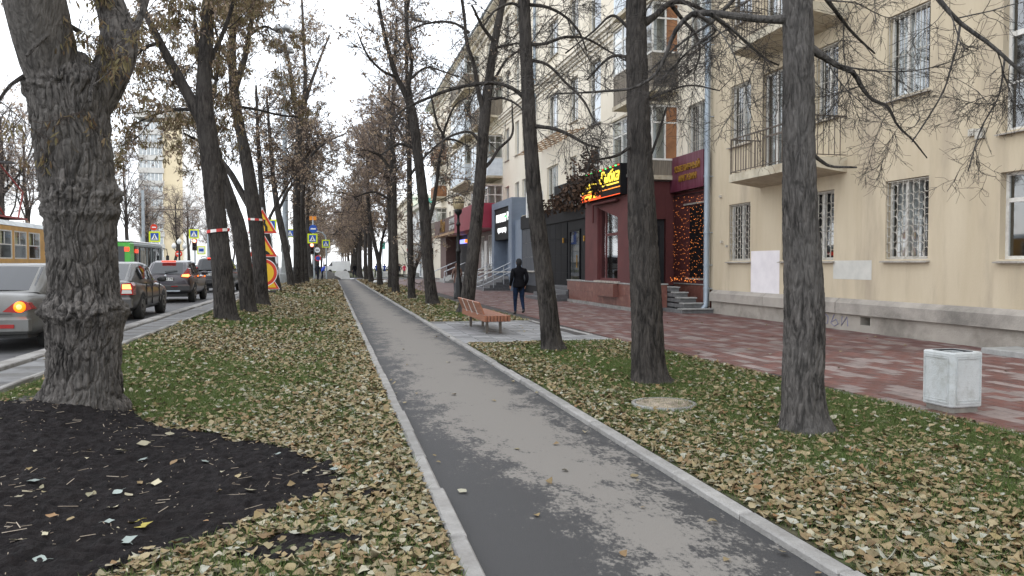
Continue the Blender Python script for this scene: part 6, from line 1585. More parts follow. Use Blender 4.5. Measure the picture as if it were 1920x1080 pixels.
# ------------------------------------------------------------------ vehicles
def frozen(o):
    """replace an object's mesh by its evaluated mesh"""
    dg = bpy.context.evaluated_depsgraph_get()
    me = bpy.data.meshes.new_from_object(o.evaluated_get(dg))
    old = o.data; o.modifiers.clear(); o.data = me; bpy.data.meshes.remove(old)
    return o
def lerp(xs, ys, x): return float(np.interp(x, xs, ys))
def car(name, label, cat, x, y, spec, paint, rz=0.0, z=ROAD_Z, group=None):
    root = thing(name, label, cat, (x, y, z), rz, group)
    S = spec; st = S['st']; W2 = S['w']/2
    # lower body
    mb = MB(); n = 14
    for (yy, zl, zd, wf) in st:
        w = W2*wf; h = zd-zl
        half = [(0, zl), (.78*w, zl), (.95*w, zl+.10*h), (1.0*w, zl+.42*h), (.985*w, zl+.74*h), (.93*w, zl+.94*h), (.74*w, zd)]
        ring = half+[(0, zd+.012)]+[(-a, b) for a, b in reversed(half[1:])]
        mb.v += [(a, yy, b) for a, b in ring]
    ns = len(st)
    for i in range(ns-1):
        for k in range(n):
            mb.f.append((i*n+k, i*n+(k+1) % n, (i+1)*n+(k+1) % n, (i+1)*n+k)); mb.m.append(0); mb.sm.append(True)
    mb.f.append(tuple(range(n-1, -1, -1))); mb.f.append(tuple(range((ns-1)*n, ns*n))); mb.m += [0, 0]; mb.sm += [True, True]
    body = link('body', mb.mesh('body', paint), root)
    sb = body.modifiers.new('s', 'SUBSURF'); sb.levels = sb.render_levels = 2 if y < 45 and x > -8 else 1
    cuts = []
    for wy in S['wheels']:
        c = MB().tube([(-2, wy, S['wr']), (2, wy, S['wr'])], S['wr']+.055, 28); co_ = link('cutter', c.mesh('cutter', M_plastic)); co_.location = (0, 0, 0); cuts.append(co_)
        bm_ = body.modifiers.new('b', 'BOOLEAN'); bm_.operation = 'DIFFERENCE'; bm_.object = co_; bm_.solver = 'EXACT'
    px_, py_, pz_, prz = root.location.x, root.location.y, root.location.z, root.rotation_euler.z
    root.location = (0, 0, 0); root.rotation_euler = (0, 0, 0)
    bpy.context.view_layer.update()
    frozen(body)
    root.location = (px_, py_, pz_); root.rotation_euler = (0, 0, prz)
    for c in cuts: bpy.data.objects.remove(c)
    # dark floor between the arches
    MB().box(-W2*.80, W2*.80, st[1][0]+.15, st[-2][0]-.15, .22, .62).build('underbody', M_plastic, root, world=False)
    # cabin shell
    g = S['cab']                    # rear base, rear roof, front roof, front base
    ys_ = [g[0], g[1], g[2], g[3]]; zr = [S['belt'][0]+.02, S['roof'][0], S['roof'][1], S['belt'][1]+.02]
    zb = [S['belt'][0], S['belt'][0], S['belt'][1], S['belt'][1]]
    wb = [W2*.86, W2*.93, W2*.93, W2*.84]; wr = [W2*.80, W2*.70, W2*.71, W2*.78]
    yy = list(np.linspace(g[0], g[1], 5))+list(np.linspace(g[1], g[2], 7))[1:]+list(np.linspace(g[2], g[3], 5))[1:]
    cm = MB(); k_ = 9
    def sec(y):
        z0 = lerp(ys_, zb, y); z1 = lerp(ys_, zr, y); a = lerp(ys_, wb, y); b = lerp(ys_, wr, y)
        if g[1] <= y <= g[2]: z1 += .035*math.sin(math.pi*(y-g[1])/(g[2]-g[1]))
        return z0, z1, a, b
    for y_ in yy:
        z0, z1, a, b = sec(y_); h = z1-z0
        half = [(a, z0-.06), (a-.01, z0+.05*h), (a+(b-a)*.55, z0+.55*h), (b+.02, z1-.05*min(1, h/.3)), (b-.10, z1)]
        cm.v += [(p, y_, q) for p, q in half]+[(-p, y_, q) for p, q in reversed(half)]
    k_ = 10
    for i in range(len(yy)-1):
        for k in range(k_-1):
            cm.f.append((i*k_+k, i*k_+k+1, (i+1)*k_+k+1, (i+1)*k_+k)); cm.m.append(0); cm.sm.append(True)
    cab = link('cabin', cm.mesh('cabin', paint), root)
    # glass, a centimetre proud of the shell
    def sidept(y_, f, sgn, off=.012):
        z0, z1, a, b = sec(y_); zz = z0+.03+(z1-z0-.10)*f; t = (zz-z0)/max(z1-z0, .01); xx = a+(b-a)*t
        return (sgn*(xx+off), y_, zz)
    for sgn in (1, -1):
        for (a, b, nm) in S['side']:
            pts = [sidept(p, 0.04, sgn) for p in np.linspace(a, b, 5)]; top = [sidept(p, 0.96, sgn) for p in np.linspace(a, b, 5)]
            w_ = MB()
            for i in range(4): w_.add([pts[i], pts[i+1], top[i+1], top[i]], [(0, 1, 2, 3)], 0, True)
            link('side_window', w_.mesh('side_window', M_carglass), root)
    def cross(nm, ya, yb, m_=M_carglass, in_=.08, zoff=.012, yoff=0):
        w_ = MB(); N = 6; rows = []
        for t in np.linspace(.06, .93, 5):
            y_ = ya+(yb-ya)*t; z0, z1, a, b = sec(y_)
            hw = b-in_+.02
            rows.append([(hw*u, y_+yoff*1.0-(.02 if yoff < 0 else -.02)*(u*u)*-1, z1+zoff-.012*u*u) for u in np.linspace(-1, 1, N+1)])
        for r in range(4):
            for i in range(N): w_.add([rows[r][i], rows[r][i+1], rows[r+1][i+1], rows[r+1][i]], [(0, 1, 2, 3)], 0, True)
        return link(nm, w_.mesh(nm, m_), root)
    cross('rear_window', g[0], g[1], yoff=-.012); cross('windscreen', g[3], g[2], yoff=.012)
    # wheels
    ty = MB(); ty.tube([(-.105, 0, 0), (-.10, 0, 0), (.10, 0, 0), (.105, 0, 0)], [S['wr']*.9, S['wr'], S['wr'], S['wr']*.9], 28); tme = ty.mesh('tyre', M_tyre)
    rm = MB(); rm.tube([(-.02, 0, 0), (.108, 0, 0)], [S['wr']*.66]*2, 24); r_me = None
    sp = MB()
    for k in range(5):
        an = 2*math.pi*k/5; c_, s_ = math.cos(an), math.sin(an); r1, r2 = .05, S['wr']*.62
        sp.bar((.115, c_*r1, s_*r1), (.115, c_*r2, s_*r2), .07, .03, up=(1, 0, 0))
    sp.tube([(.09, 0, 0), (.13, 0, 0)], [.06, .05], 10)
    sp.tube([(.10, S['wr']*.62*math.cos(a*math.pi/10), S['wr']*.62*math.sin(a*math.pi/10)) for a in range(21)], .018, 5)
    sme = sp.mesh('rim', M_rim); dme = rm.mesh('brake_disc', M_plastic)
    for wy in S['wheels']:
        for sgn in (1, -1):
            wh = link('wheel', tme, root, (sgn*(W2-.115), wy, S['wr'])); wh.rotation_euler = (0, 0, 0 if sgn > 0 else math.pi)
            link('rim', sme, wh); link('disc', dme, wh)
    return root
def lens(root, name, poly, y0, y1, m, sgn=1):
    """lamp with its outline in x,z"""
    mb = MB(); mb.prism([(sgn*a, b) for a, b in poly], 'y', y0, y1); return link(name, mb.mesh(name, m), root)
def plate(root, y, z, txt, w=.52):
    p = link('number_plate', MB().box(-w/2, w/2, y-.012, y, z-.056, z+.056).mesh('number_plate', M_plate), root)
    c = bpy.data.curves.new('digits', 'FONT'); c.body = txt; c.size = .11; c.align_x = 'CENTER'; c.align_y = 'CENTER'; c.extrude = .001; c.offset = .002; c.resolution_u = 2
    o = bpy.data.objects.new('digits', c); COL.objects.link(o); c.materials.append(M_ink); me = bpy.data.meshes.new_from_object(o); bpy.data.objects.remove(o); bpy.data.curves.remove(c)
    d = link('digits', me, p, (0, y-.016, z)); d.rotation_euler = (RAD(90), 0, 0)
def handle(root, x, y, z):
    link('door_handle', MB().box(x-.015, x+.02, y-.09, y+.09, z-.015, z+.015, bev=.006).mesh('door_handle', M_plastic), root)
def mirror(root, x, y, z, m):
    for s in (1, -1):
        mb = MB(); mb.lathe([(.01, -.09), (.07, -.08), (.10, -.03), (.10, .03), (.07, .08), (.01, .09)], 10)
        o = link('wing_mirror', mb.mesh('wing_mirror', m), root, (s*(x+.12), y, z)); o.scale = (1.25, .7, .85)
SEDAN = dict(w=1.76, wr=.31, wheels=(.98, 3.62), roof=(1.40, 1.40), belt=(.93, .90), cab=(.62, 1.45, 2.55, 3.35), side=((1.50, 2.02, 'r'), (2.10, 2.72, 'f')),
    st=[(0.0, .36, .70, .80), (.03, .30, .90, .90), (.22, .24, .96, .97), (.7, .22, .95, 1.0), (1.5, .20, .93, 1.0), (2.4, .20, .92, 1.0), (3.2, .20, .91, 1.0), (3.9, .22, .84, .98), (4.35, .26, .74, .93), (4.5, .34, .62, .80)])
LIFT = dict(w=1.77, wr=.315, wheels=(.98, 3.56), roof=(1.45, 1.45), belt=(.98, .94), cab=(.34, 1.30, 2.45, 3.28), side=((1.02, 1.36, 'q'), (1.42, 2.02, 'r'), (2.09, 2.70, 'f')),
    st=[(0.0, .36, .72, .82), (.03, .30, .96, .91), (.20, .25, 1.02, .97), (.6, .22, 1.0, 1.0), (1.5, .20, .98, 1.0), (2.4, .20, .96, 1.0), (3.2, .20, .94, 1.0), (3.9, .22, .86, .98), (4.4, .26, .76, .93), (4.56, .34, .62, .80)])
CROSS = dict(w=1.77, wr=.345, wheels=(.80, 3.33), roof=(1.50, 1.56), belt=(1.02, 1.02), cab=(.10, .72, 2.0, 3.0), side=((.78, 1.22, 'r'), (1.32, 2.0, 'f')),
    st=[(0.0, .42, .84, .82), (.03, .36, 1.0, .90), (.18, .32, 1.06, .97), (.6, .28, 1.08, 1.02), (1.5, .26, 1.03, .98), (2.4, .26, 1.03, .99), (3.1, .28, 1.04, 1.02), (3.6, .30, .98, .99), (4.0, .34, .86, .93), (4.13, .42, .72, .80)])
SUV = dict(w=1.86, wr=.36, wheels=(.92, 3.68), roof=(1.70, 1.74), belt=(1.12, 1.10), cab=(.06, .42, 2.6, 3.4), side=((.50, 1.10, 'q'), (1.18, 1.86, 'r'), (1.94, 2.66, 'f')),
    st=[(0.0, .42, .86, .86), (.03, .36, 1.08, .93), (.18, .32, 1.14, .98), (.6, .30, 1.14, 1.0), (1.5, .28, 1.12, 1.0), (2.4, .28, 1.11, 1.0), (3.3, .30, 1.10, 1.0), (4.0, .32, 1.02, .98), (4.5, .36, .92, .93), (4.66, .44, .76, .82)])

c1 = car('parked_car', 'silver saloon car half hidden by the thick old tree, orange tail lamp lit', 'car', -5.48, 13.75, SEDAN, M_silver_paint)
for s in (1, -1):
    lens(c1, 'tail_lamp', [(.42, .66), (.56, .78), (.68, .84), (.79, .80), (.83, .70), (.66, .64)], -.012, .30, M_tail_off, s)
    o = link('tail_bulb', MB().lathe([(.09, 0), (.085, .02), (.02, .03)], 16).mesh('tail_bulb', M_ind_on), c1, (s*.665, -.01, .735)); o.rotation_euler = (RAD(90), 0, 0)
    o = link('tail_bulb', MB().lathe([(.045, 0), (.04, .02), (.01, .03)], 12).mesh('tail_bulb', M_tail_hot), c1, (s*.665, -.03, .735)); o.rotation_euler = (RAD(90), 0, 0)
link('bumper', MB().box(-.80, .80, -.06, .10, .30, .58, bev=.05).mesh('bumper', M_silver_paint), c1)
link('reflector', MB().box(.40, .60, -.075, -.05, .40, .46).mesh('reflector', M_tail_off), c1)
link('boot_seam', MB().box(-.55, .55, -.02, .0, .62, .63).mesh('boot_seam', M_plastic), c1)
plate(c1, -.03, .70, 'М 482 ЕК'); mirror(c1, .80, 2.95, .98, M_silver_paint)
for y_ in (1.7, 2.5): handle(c1, .88, y_, .80); handle(c1, -.88, y_, .80)

c2 = car('parked_car', 'dusty dark grey liftback car with lit red tail lamp, second in the queue', 'car', -5.62, 20.75, LIFT, M_grey_paint)
for s in (1, -1):
    lens(c2, 'tail_lamp', [(.56, .66), (.60, .93), (.82, .96), (.865, .88), (.865, .66)], -.015, .26, M_tail_off, s)
    lens(c2, 'brake_lamp', [(.62, .80), (.62, .92), (.80, .92), (.83, .80)], -.022, .10, M_tail_hot if s > 0 else M_tail_on, s)
    lens(c2, 'reverse_lamp', [(.60, .69), (.62, .78), (.82, .78), (.84, .69)], -.02, .10, M_lamp_clear, s)
link('bumper', MB().box(-.83, .83, -.06, .12, .30, .60, bev=.05).mesh('bumper', M_grey_paint), c2)
plate(c2, -.03, .80, 'А 315 ОР')
for y_ in (1.55, 2.2): handle(c2, .885, y_, .84); handle(c2, -.885, y_, .84)
mirror(c2, .82, 2.95, 1.0, M_plastic)
link('side_trim', MB().box(.875, .90, 1.0, 3.3, .52, .56).mesh('side_trim', M_plastic), c2)
for y_ in (1.38, 2.05, 2.95): link('door_seam', MB().box(.86, .889, y_-.006, y_+.006, .35, .92).mesh('door_seam', M_ink), c2)

c3 = car('parked_car', 'dark plum compact crossover with rounded tail and lit brake lamps, third in the queue', 'car', -5.86, 30.35, CROSS, M_plum_paint)
for s in (1, -1):
    lens(c3, 'tail_lamp', [(.50, .98), (.58, 1.05), (.76, 1.28), (.80, 1.26), (.84, 1.02), (.80, .95)], -.02, .40, M_tail_off, s)
    lens(c3, 'brake_lamp', [(.54, .97), (.58, 1.05), (.80, 1.06), (.83, 1.0), (.78, .95)], -.03, .25, M_tail_hot, s)
    for yy_, zz_ in ((1.35, .95), (3.0, .92)): link('side_reflection_glow', MB().box(s*.885-.02, s*.885+.02, yy_, yy_+.10, zz_, zz_+.05).mesh('side_reflection_glow', M_ind_on), c3)  # glowing boxes imitate orange light reflected on the body sides
link('high_brake_lamp', MB().box(-.24, .24, .56, .66, 1.50, 1.545).mesh('high_brake_lamp', M_tail_on), c3)
link('bumper', MB().box(-.82, .82, -.07, .15, .40, .68, bev=.06).mesh('bumper', M_plastic), c3)
link('skid_strip', MB().box(-.5, .5, -.085, -.06, .42, .47).mesh('skid_strip', M_galv), c3)
link('fog_reflector', MB().box(.20, .42, -.09, -.06, .60, .63).mesh('fog_reflector', M_tail_off), c3)
plate(c3, -.03, .88, 'О ОМО 777'); mirror(c3, .84, 2.55, 1.08, M_plum_paint)
link('badge', MB().lathe([(.05, 0), (.05, .012), (.01, .016)], 14).mesh('badge', M_steel), c3, (0, -.012, .995)).rotation_euler = (RAD(90), 0, 0)
w_ = MB(); w_.bar((-.05, .16, 1.15), (.36, .24, 1.19), .03, .02); link('rear_wiper', w_.mesh('rear_wiper', M_plastic), c3)
for y_ in (1.5,): handle(c3, .88, y_, .98)

c4 = car('parked_car', 'black tall sport utility car with bright orange tail lamp between the tree trunks', 'car', -5.75, 41.0, SUV, M_black_paint)
for s in (1, -1):
    lens(c4, 'tail_lamp', [(.70, .98), (.70, 1.30), (.90, 1.30), (.92, .98)], -.02, .30, M_tail_off, s)
    lens(c4, 'brake_lamp', [(.72, 1.06), (.72, 1.26), (.90, 1.26), (.91, 1.06)], -.03, .24, M_tail_hot if s > 0 else M_tail_on, s)
link('high_brake_lamp', MB().box(-.28, .28, .32, .42, 1.70, 1.75).mesh('high_brake_lamp', M_tail_on), c4)
link('bumper', MB().box(-.88, .88, -.08, .15, .42, .70, bev=.06).mesh('bumper', M_plastic), c4)
for s in (1, -1): link('roof_rail', MB().tube([(s*.60, .7, 1.76), (s*.62, .9, 1.82), (s*.62, 2.3, 1.83), (s*.60, 2.5, 1.76)], .02, 6).mesh('roof_rail', M_steel), c4)
link('chrome_strip', MB().box(-.4, .4, -.06, -.02, 1.02, 1.06).mesh('chrome_strip', M_steel), c4)
plate(c4, -.04, .92, 'К К659 Т'); mirror(c4, .86, 2.9, 1.18, M_black_paint)

c5 = car('parked_car', 'pale blue car in the far lane, only its roof showing beyond the silver saloon', 'car', -8.5, 17.5, LIFT, M_blue_paint)
c6 = car('parked_car', 'small dark red car in the far lane beyond the crossover', 'car', -9.0, 36.0, LIFT, mat('dark_red_paint', s2l(120, 30, 34), s2l(104, 26, 30), scale=2, rough=.35, coat=.5))
lens(c6, 'tail_lamp', [(.58, .70), (.60, .93), (.82, .96), (.86, .70)], -.03, .26, M_tail_on, 1)
c7 = car('parked_car', 'white car in the far lane well ahead near the traffic lights', 'car', -8.8, 56.0, SEDAN, M_white_paint)
c8 = car('parked_car', 'grey car waiting near the lamp post far up the road', 'car', -5.9, 52.0, SEDAN, M_grey_paint)

# --- grey flatbed truck far up the road
tk = thing('flatbed_truck', 'grey flatbed truck standing far up the road behind the lamp post', 'truck', (-5.6, 66, ROAD_Z))
MB().box(-1.15, 1.15, 0, 4.2, .95, 1.05).build('bed', M_plastic, tk, world=False)
MB().box(-1.15, 1.15, 0, .05, 1.05, 1.5).build('tailboard', M_sign_back, tk, world=False)
for s in (1, -1): MB().box(s*1.15-.03, s*1.15+.03, .06, 4.2, 1.05, 1.5).build('sideboard', M_sign_back, tk, world=False)
MB().box(-1.1, 1.1, 4.4, 6.0, .6, 2.3, bev=.12).build('cab', M_white_paint, tk, world=False)
MB().box(-.9, .9, 4.36, 4.42, 1.5, 2.1).build('rear_window', M_carglass, tk, world=False)
for s in (1, -1):
    for yy in (1.0, 5.2): MB().tube([(s*.75, yy, .45), (s*1.05, yy, .45)], .45, 20).build('wheel', M_tyre, tk, world=False)
    MB().box(s*.9-.12, s*.9+.12, -.03, .0, .8, .92).build('tail_lamp', M_tail_off, tk, world=False)

# --- tram
tr = thing('tram', 'ochre yellow tram with raised dark red pantograph beyond the silver car', 'tram', (-12.75, 29.5, ROAD_Z))
L0, L1_ = -8.0, 7.2; TWd = 1.25
def tram_side():
    for s in (1, -1):
        hs_ = [(L0+1.0+1.42*k, L0+1.0+1.42*k+1.22, 1.62, 2.68) for k in range(9) if k not in (0, 4)]
        hs_ += [(L0+.55, L0+1.9, .5, 2.62), (L0+6.4, L0+7.75, .5, 2.62)]
        hs_ = [h for i, h in enumerate(hs_)]
        ok = []
        for h in hs_:
            if all(h[1] <= o[0]-.02 or h[0] >= o[1]+.02 for o in ok): ok.append(h)
        m_ = wall_holes('side_panel', L0, L1_, .45, 2.85, ok, M_tram, tr, X=0, depth=.05*(-s))
        m_.location = (tr.location.x+s*TWd, tr.location.y, tr.location.z)
        for h in ok:
            w = h[1]-h[0]; zc_ = h[3]-h[2]
            f = MB(); t = .05; x0 = s*(TWd-.02)
            f.box(x0-.02, x0+.015, h[0], h[1], h[2], h[2]+t); f.box(x0-.02, x0+.015, h[0], h[1], h[3]-t, h[3]); f.box(x0-.02, x0+.015, h[0], h[0]+t, h[2]+t, h[3]-t); f.box(x0-.02, x0+.015, h[1]-t, h[1], h[2]+t, h[3]-t)
            if zc_ < 1.5: f.box(x0-.015, x0+.01, h[0]+t, h[1]-t, h[2]+zc_*.5-.02, h[2]+zc_*.5+.02); f.box(x0-.015, x0+.01, h[0]+w*.45-.02, h[0]+w*.45+.02, h[2]+zc_*.5+.02, h[3]-t)
            fo = link('window' if zc_ < 1.5 else 'door', f.mesh('window', M_tram if zc_ > 1.5 else M_frame), tr)
            link('pane', MB().quad((x0, h[0]+t, h[2]+t), (x0, h[1]-t, h[2]+t), (x0, h[1]-t, h[3]-t), (x0, h[0]+t, h[3]-t)).mesh('pane', M_glass), fo)
            if zc_ < 1.5: link('blind', MB().quad((x0-s*.06, h[0]+t, h[2]+zc_*.5), (x0-s*.06, h[0]+w*.42, h[2]+zc_*.5), (x0-s*.06, h[0]+w*.42, h[3]-t), (x0-s*.06, h[0]+t, h[3]-t)).mesh('blind', mat('tram_blind', s2l(214, 206, 150), s2l(196, 190, 136), scale=4, rough=.8)), fo)
tram_side()
MB().box(-TWd+.01, TWd-.01, L0, L0+.08, .45, 2.85).build('rear_panel', M_tram, tr, world=False)
MB().box(-TWd+.01, TWd-.01, L1_-.08, L1_, .45, 2.85).build('front_panel', M_tram, tr, world=False)
MB().box(-.3, .3, L0+.1, L1_-.1, .5, 2.6).build('interior_shade_block', M_interior_shade, tr, world=False)  # solid dark block standing in for the shade inside the tram
rf = MB(); rf.prism([(-TWd-.02, 2.853), (TWd+.02, 2.853), (TWd-.12, 3.03), (.6, 3.12), (-.6, 3.12), (-TWd+.12, 3.03)], 'y', L0, L1_); rf.build('roof', M_tram_roof, tr, world=False)
MB().box(-TWd+.1, TWd-.1, L0+.2, L1_-.2, .12, .45).build('underframe', M_plastic, tr, world=False)
for yy in (-5, -3.2, 3, 4.8):
    for s in (1, -1): MB().tube([(s*.7, yy, .33), (s*.85, yy, .33)], .33, 18).build('wheel', M_tyre, tr, world=False)
pg = MB()
pg.box(-.8, .8, 2.0, 5.6, 3.2, 3.27); pg_o = pg.build('pantograph_base', M_panto, tr, world=False)
pa = MB()
for s in (.6, -.6):
    pa.tube([(s, 3.9, 3.27), (s*.9, 2.4, 4.3), (s*.6, 3.9, 5.3)], .035, 6); pa.tube([(s, 5.2, 3.27), (s*.9, 5.9, 4.35), (s*.6, 4.1, 5.3)], .035, 6)
pa.tube([(-.55, 2.4, 4.3), (.55, 2.4, 4.3)], .03, 6)
pa.build('pantograph_arm', M_panto, tr, world=False)
MB().box(-.9, .9, 3.8, 4.2, 5.3, 5.36).build('collector_bow', M_plastic, tr, world=False)

# --- bus
bu = thing('bus', 'grey bus with bright green rear and white roof, beyond the queue of cars', 'bus', (-12.85, 50.2, ROAD_Z))
BL, BW = 9.0, 1.22
MB().box(-BW, BW, 0.06, BL, .35, 1.25, bev=.04).build('lower_body', M_bus_grey, bu, world=False)
MB().box(-BW, BW, 0, .9, 1.26, 2.72, bev=.05).build('rear_corner', M_green_bus, bu, world=False)
MB().box(-BW, BW, -.03, .055, .4, 1.2).build('rear_panel', M_green_bus, bu, world=False)
MB().box(-.95, .9, -.03, 0, 1.45, 2.5).build('rear_window', M_carglass, bu, world=False)
MB().box(-BW+.03, BW-.03, .9, BL-.1, 1.26, 2.5).build('saloon', M_carglass, bu, world=False)
MB().box(-BW, BW, .92, BL, 2.503, 2.74, bev=.05).build('upper_panel', M_bus_grey, bu, world=False)
MB().box(-BW+.04, BW-.04, .0, BL-.1, 2.745, 2.86, bev=.04).build('roof', M_white, bu, world=False)
for s in (1, -1):
    for yy in (1.9, 3.3, 4.4, 5.6, 6.9, 8.2, 8.85): MB().box(s*BW-.035, s*BW+.004, yy-.06, yy+.06, 1.26, 2.5).build('window_post', M_bus_grey, bu, world=False)
    for yy in (1.7, 7.2): MB().tube([(s*.9, yy, .45), (s*1.23, yy, .45)], .45, 20).build('wheel', M_tyre, bu, world=False)
for yy in (2.5, 6.0):
    d_ = MB().box(BW-.01, BW+.02, yy, yy+1.1, .4, 2.45).build('door', M_bus_grey, bu, world=False)
    for k in (0, 1): link('door_pane', MB().box(BW+.021, BW+.026, yy+.08+k*.54, yy+.46+k*.54, .7, 2.3).mesh('door_pane', M_carglass), d_)
for s in (1, -1): MB().box(s*1.0-.1, s*1.0+.16, -.045, .02, 2.2, 2.45).build('tail_lamp', M_tail_on, bu, world=False)
for yy in (1.2, 1.6): MB().box(BW, BW+.02, yy, yy+.24, 2.12, 2.35).build('glass_reflection', M_tail_on, bu, world=False)  # glowing boxes standing in for lights reflected in the side glass
ms = MB(); ms.tube([(BW-.1, BL, 2.6), (BW+.25, BL+.25, 2.5), (BW+.3, BL+.25, 2.0)], .03, 6); ms.box(BW+.2, BW+.4, BL+.2, BL+.28, 1.7, 2.05); ms.build('mirror', M_plastic, bu, world=False)

# --- white van beyond the crossing
vn = thing('white_van', 'white panel van parked across beyond the crossing at the end of the path', 'van', (1.3, 150, 0.0))
vb = MB(); vb.prism([(-2.3, .45), (2.3, .45), (2.3, 2.3), (-1.0, 2.3), (-1.7, 1.45), (-2.3, 1.2)], 'y', -.9, .9); vb.build('body', M_white_paint, vn, world=False)
vw = MB(); vw.prism([(-1.55, 1.4), (-1.0, 1.4), (-1.0, 2.05), (-1.12, 2.05)], 'y', -.93, -.90); vw.build('side_window', M_carglass, vn, world=False)
for xx in (-1.4, 1.4): MB().tube([(xx, -.95, .36), (xx, -.7, .36)], .36, 18).build('wheel', M_tyre, vn, world=False)
# ------------------------------------------------------------------ street furniture
# litter bin
bn = thing('litter_bin', 'whitewashed square concrete litter bin with dark liner on the red paving', 'litter bin', (6.82, 7.33, 0.012), RAD(3))
def octa(h, c): return [(-h+c, -h), (h-c, -h), (h, -h+c), (h, h-c), (h-c, h), (-h+c, h), (-h, h-c), (-h, -h+c)]
MB().prism(octa(.195, .035), 'z', 0, .06).build('foot', M_bin_base, bn, world=False)
bb = MB()
rings = [(.212, .035, .062), (.222, .04, .075), (.222, .04, .655), (.212, .04, .668), (.150, .012, .668), (.143, .012, .645), (.143, .012, .25)]
for h, c, z in rings: bb.v += [(a, b, z) for a, b in octa(h, c)]
for i in range(len(rings)-1):
    for k in range(8): bb.f.append((i*8+k, i*8+(k+1) % 8, (i+1)*8+(k+1) % 8, (i+1)*8+k)); bb.m.append(0); bb.sm.append(False)
bb.f.append(tuple(range(7, -1, -1))); bb.m.append(0); bb.sm.append(False)
bo = bb.build('shell', M_bin, bn, world=False)
for k in range(4):
    an = k*math.pi/2; p = MB()
    def R_(x, y, z): return (x*math.cos(an)-y*math.sin(an), x*math.sin(an)+y*math.cos(an), z)
    for (x0, x1, z0, z1, d) in ((-.155, .155, .105, .120, .010), (-.155, .155, .135, .145, .006), (-.155, .155, .600, .612, .010), (-.155, .155, .622, .632, .006), (-.165, -.155, .105, .632, .008), (.155, .165, .105, .632, .008)):
        q = [R_(x0, -.222, z0), R_(x1, -.222, z0), R_(x1, -.222, z1), R_(x0, -.222, z1), R_(x0, -.222-d, z0), R_(x1, -.222-d, z0), R_(x1, -.222-d, z1), R_(x0, -.222-d, z1)]
        p.add(q, [(4, 5, 6, 7), (0, 4, 7, 3), (1, 2, 6, 5), (3, 7, 6, 2), (0, 1, 5, 4)])
    p.build('panel_moulding', M_bin, bn, world=False)
MB().prism(octa(.142, .012), 'z', .42, .45).build('liner', M_bin_in, bn, world=False)
li = MB()
for (h, z) in ((.141, .45), (.146, .672)): li.v += [(a, b, z) for a, b in octa(h, .012)]
for k in range(8): li.f.append((k, (k+1) % 8, 8+(k+1) % 8, 8+k)); li.m.append(0); li.sm.append(False)
li.build('liner_wall', M_bin_in, bn, world=False)

# bench
be = thing('park_bench', 'varnished wooden slat bench on steel legs standing on the grey slabs', 'bench', (3.72, 18.95, .03))
sl_me = MB().box(-.032, .032, -1.55, 1.55, .30, .44, bev=.006).mesh('slat', M_bench)
for i in range(8): link('slat', sl_me, be, (-.26+i*.079, 0, random.uniform(-.002, .002)))
for yy in (-1.15, 1.0):
    for xx in (-.15, .17): MB().box(xx-.03, xx+.03, yy-.03, yy+.03, 0, .30).build('leg', M_bench_leg, be, world=False)
    MB().box(-.27, .31, yy-.025, yy+.025, .27, .298).build('cross_bar', M_bench_leg, be, world=False)
for k in range(4):
    y0 = -1.5+k*.75; p = MB()
    p.add([(-.30, y0+.012, .455), (-.30, y0+.732, .455), (-.42, y0+.732, .74), (-.42, y0+.012, .74), (-.265, y0+.012, .47), (-.265, y0+.732, .47), (-.385, y0+.732, .752), (-.385, y0+.012, .752)],
          [(0, 3, 2, 1), (4, 5, 6, 7), (0, 1, 5, 4), (1, 2, 6, 5), (2, 3, 7, 6), (3, 0, 4, 7)])
    p.build('back_board', M_bench, be, world=False)
for k in range(1, 4):
    y0 = -1.5+k*.75
    MB().bar((-.285, y0-.003, .43), (-.408, y0-.003, .745), .022, .045, up=(1, 0, 0)).build('back_strip', M_frame, be, world=False)

# ornate lamp post near the pavement
lp = thing('globe_lamp_post', 'black ornate lamp post with a single cream globe beside the pavement', 'lamp post', (6.0, 36.9, 0))
MB().lathe([(.24, 0), (.24, .25), (.19, .3), (.19, .75), (.14, .82), (.14, 1.0), (.10, 1.05), (.085, 1.3), (.085, 2.2), (.12, 2.24), (.12, 2.34), (.08, 2.4), (.07, 3.5), (.11, 3.54), (.11, 3.62), (.065, 3.7), (.06, 4.0), (.16, 4.12), (.19, 4.22), (.17, 4.3)], 16).build('post', M_black_iron, lp, world=False)
MB().lathe([(.12, 4.27), (.22, 4.36), (.285, 4.52), (.295, 4.66), (.26, 4.82), (.18, 4.92), (.10, 4.96)], 20).build('globe', M_bulb, lp, world=False)
MB().lathe([(.298, 4.60), (.306, 4.63), (.298, 4.66)], 20).build('band', M_black_iron, lp, world=False)
MB().lathe([(.17, 4.93), (.17, 4.96), (.12, 5.02), (.05, 5.08)], 16).build('cap', M_bulb_w, lp, world=False)

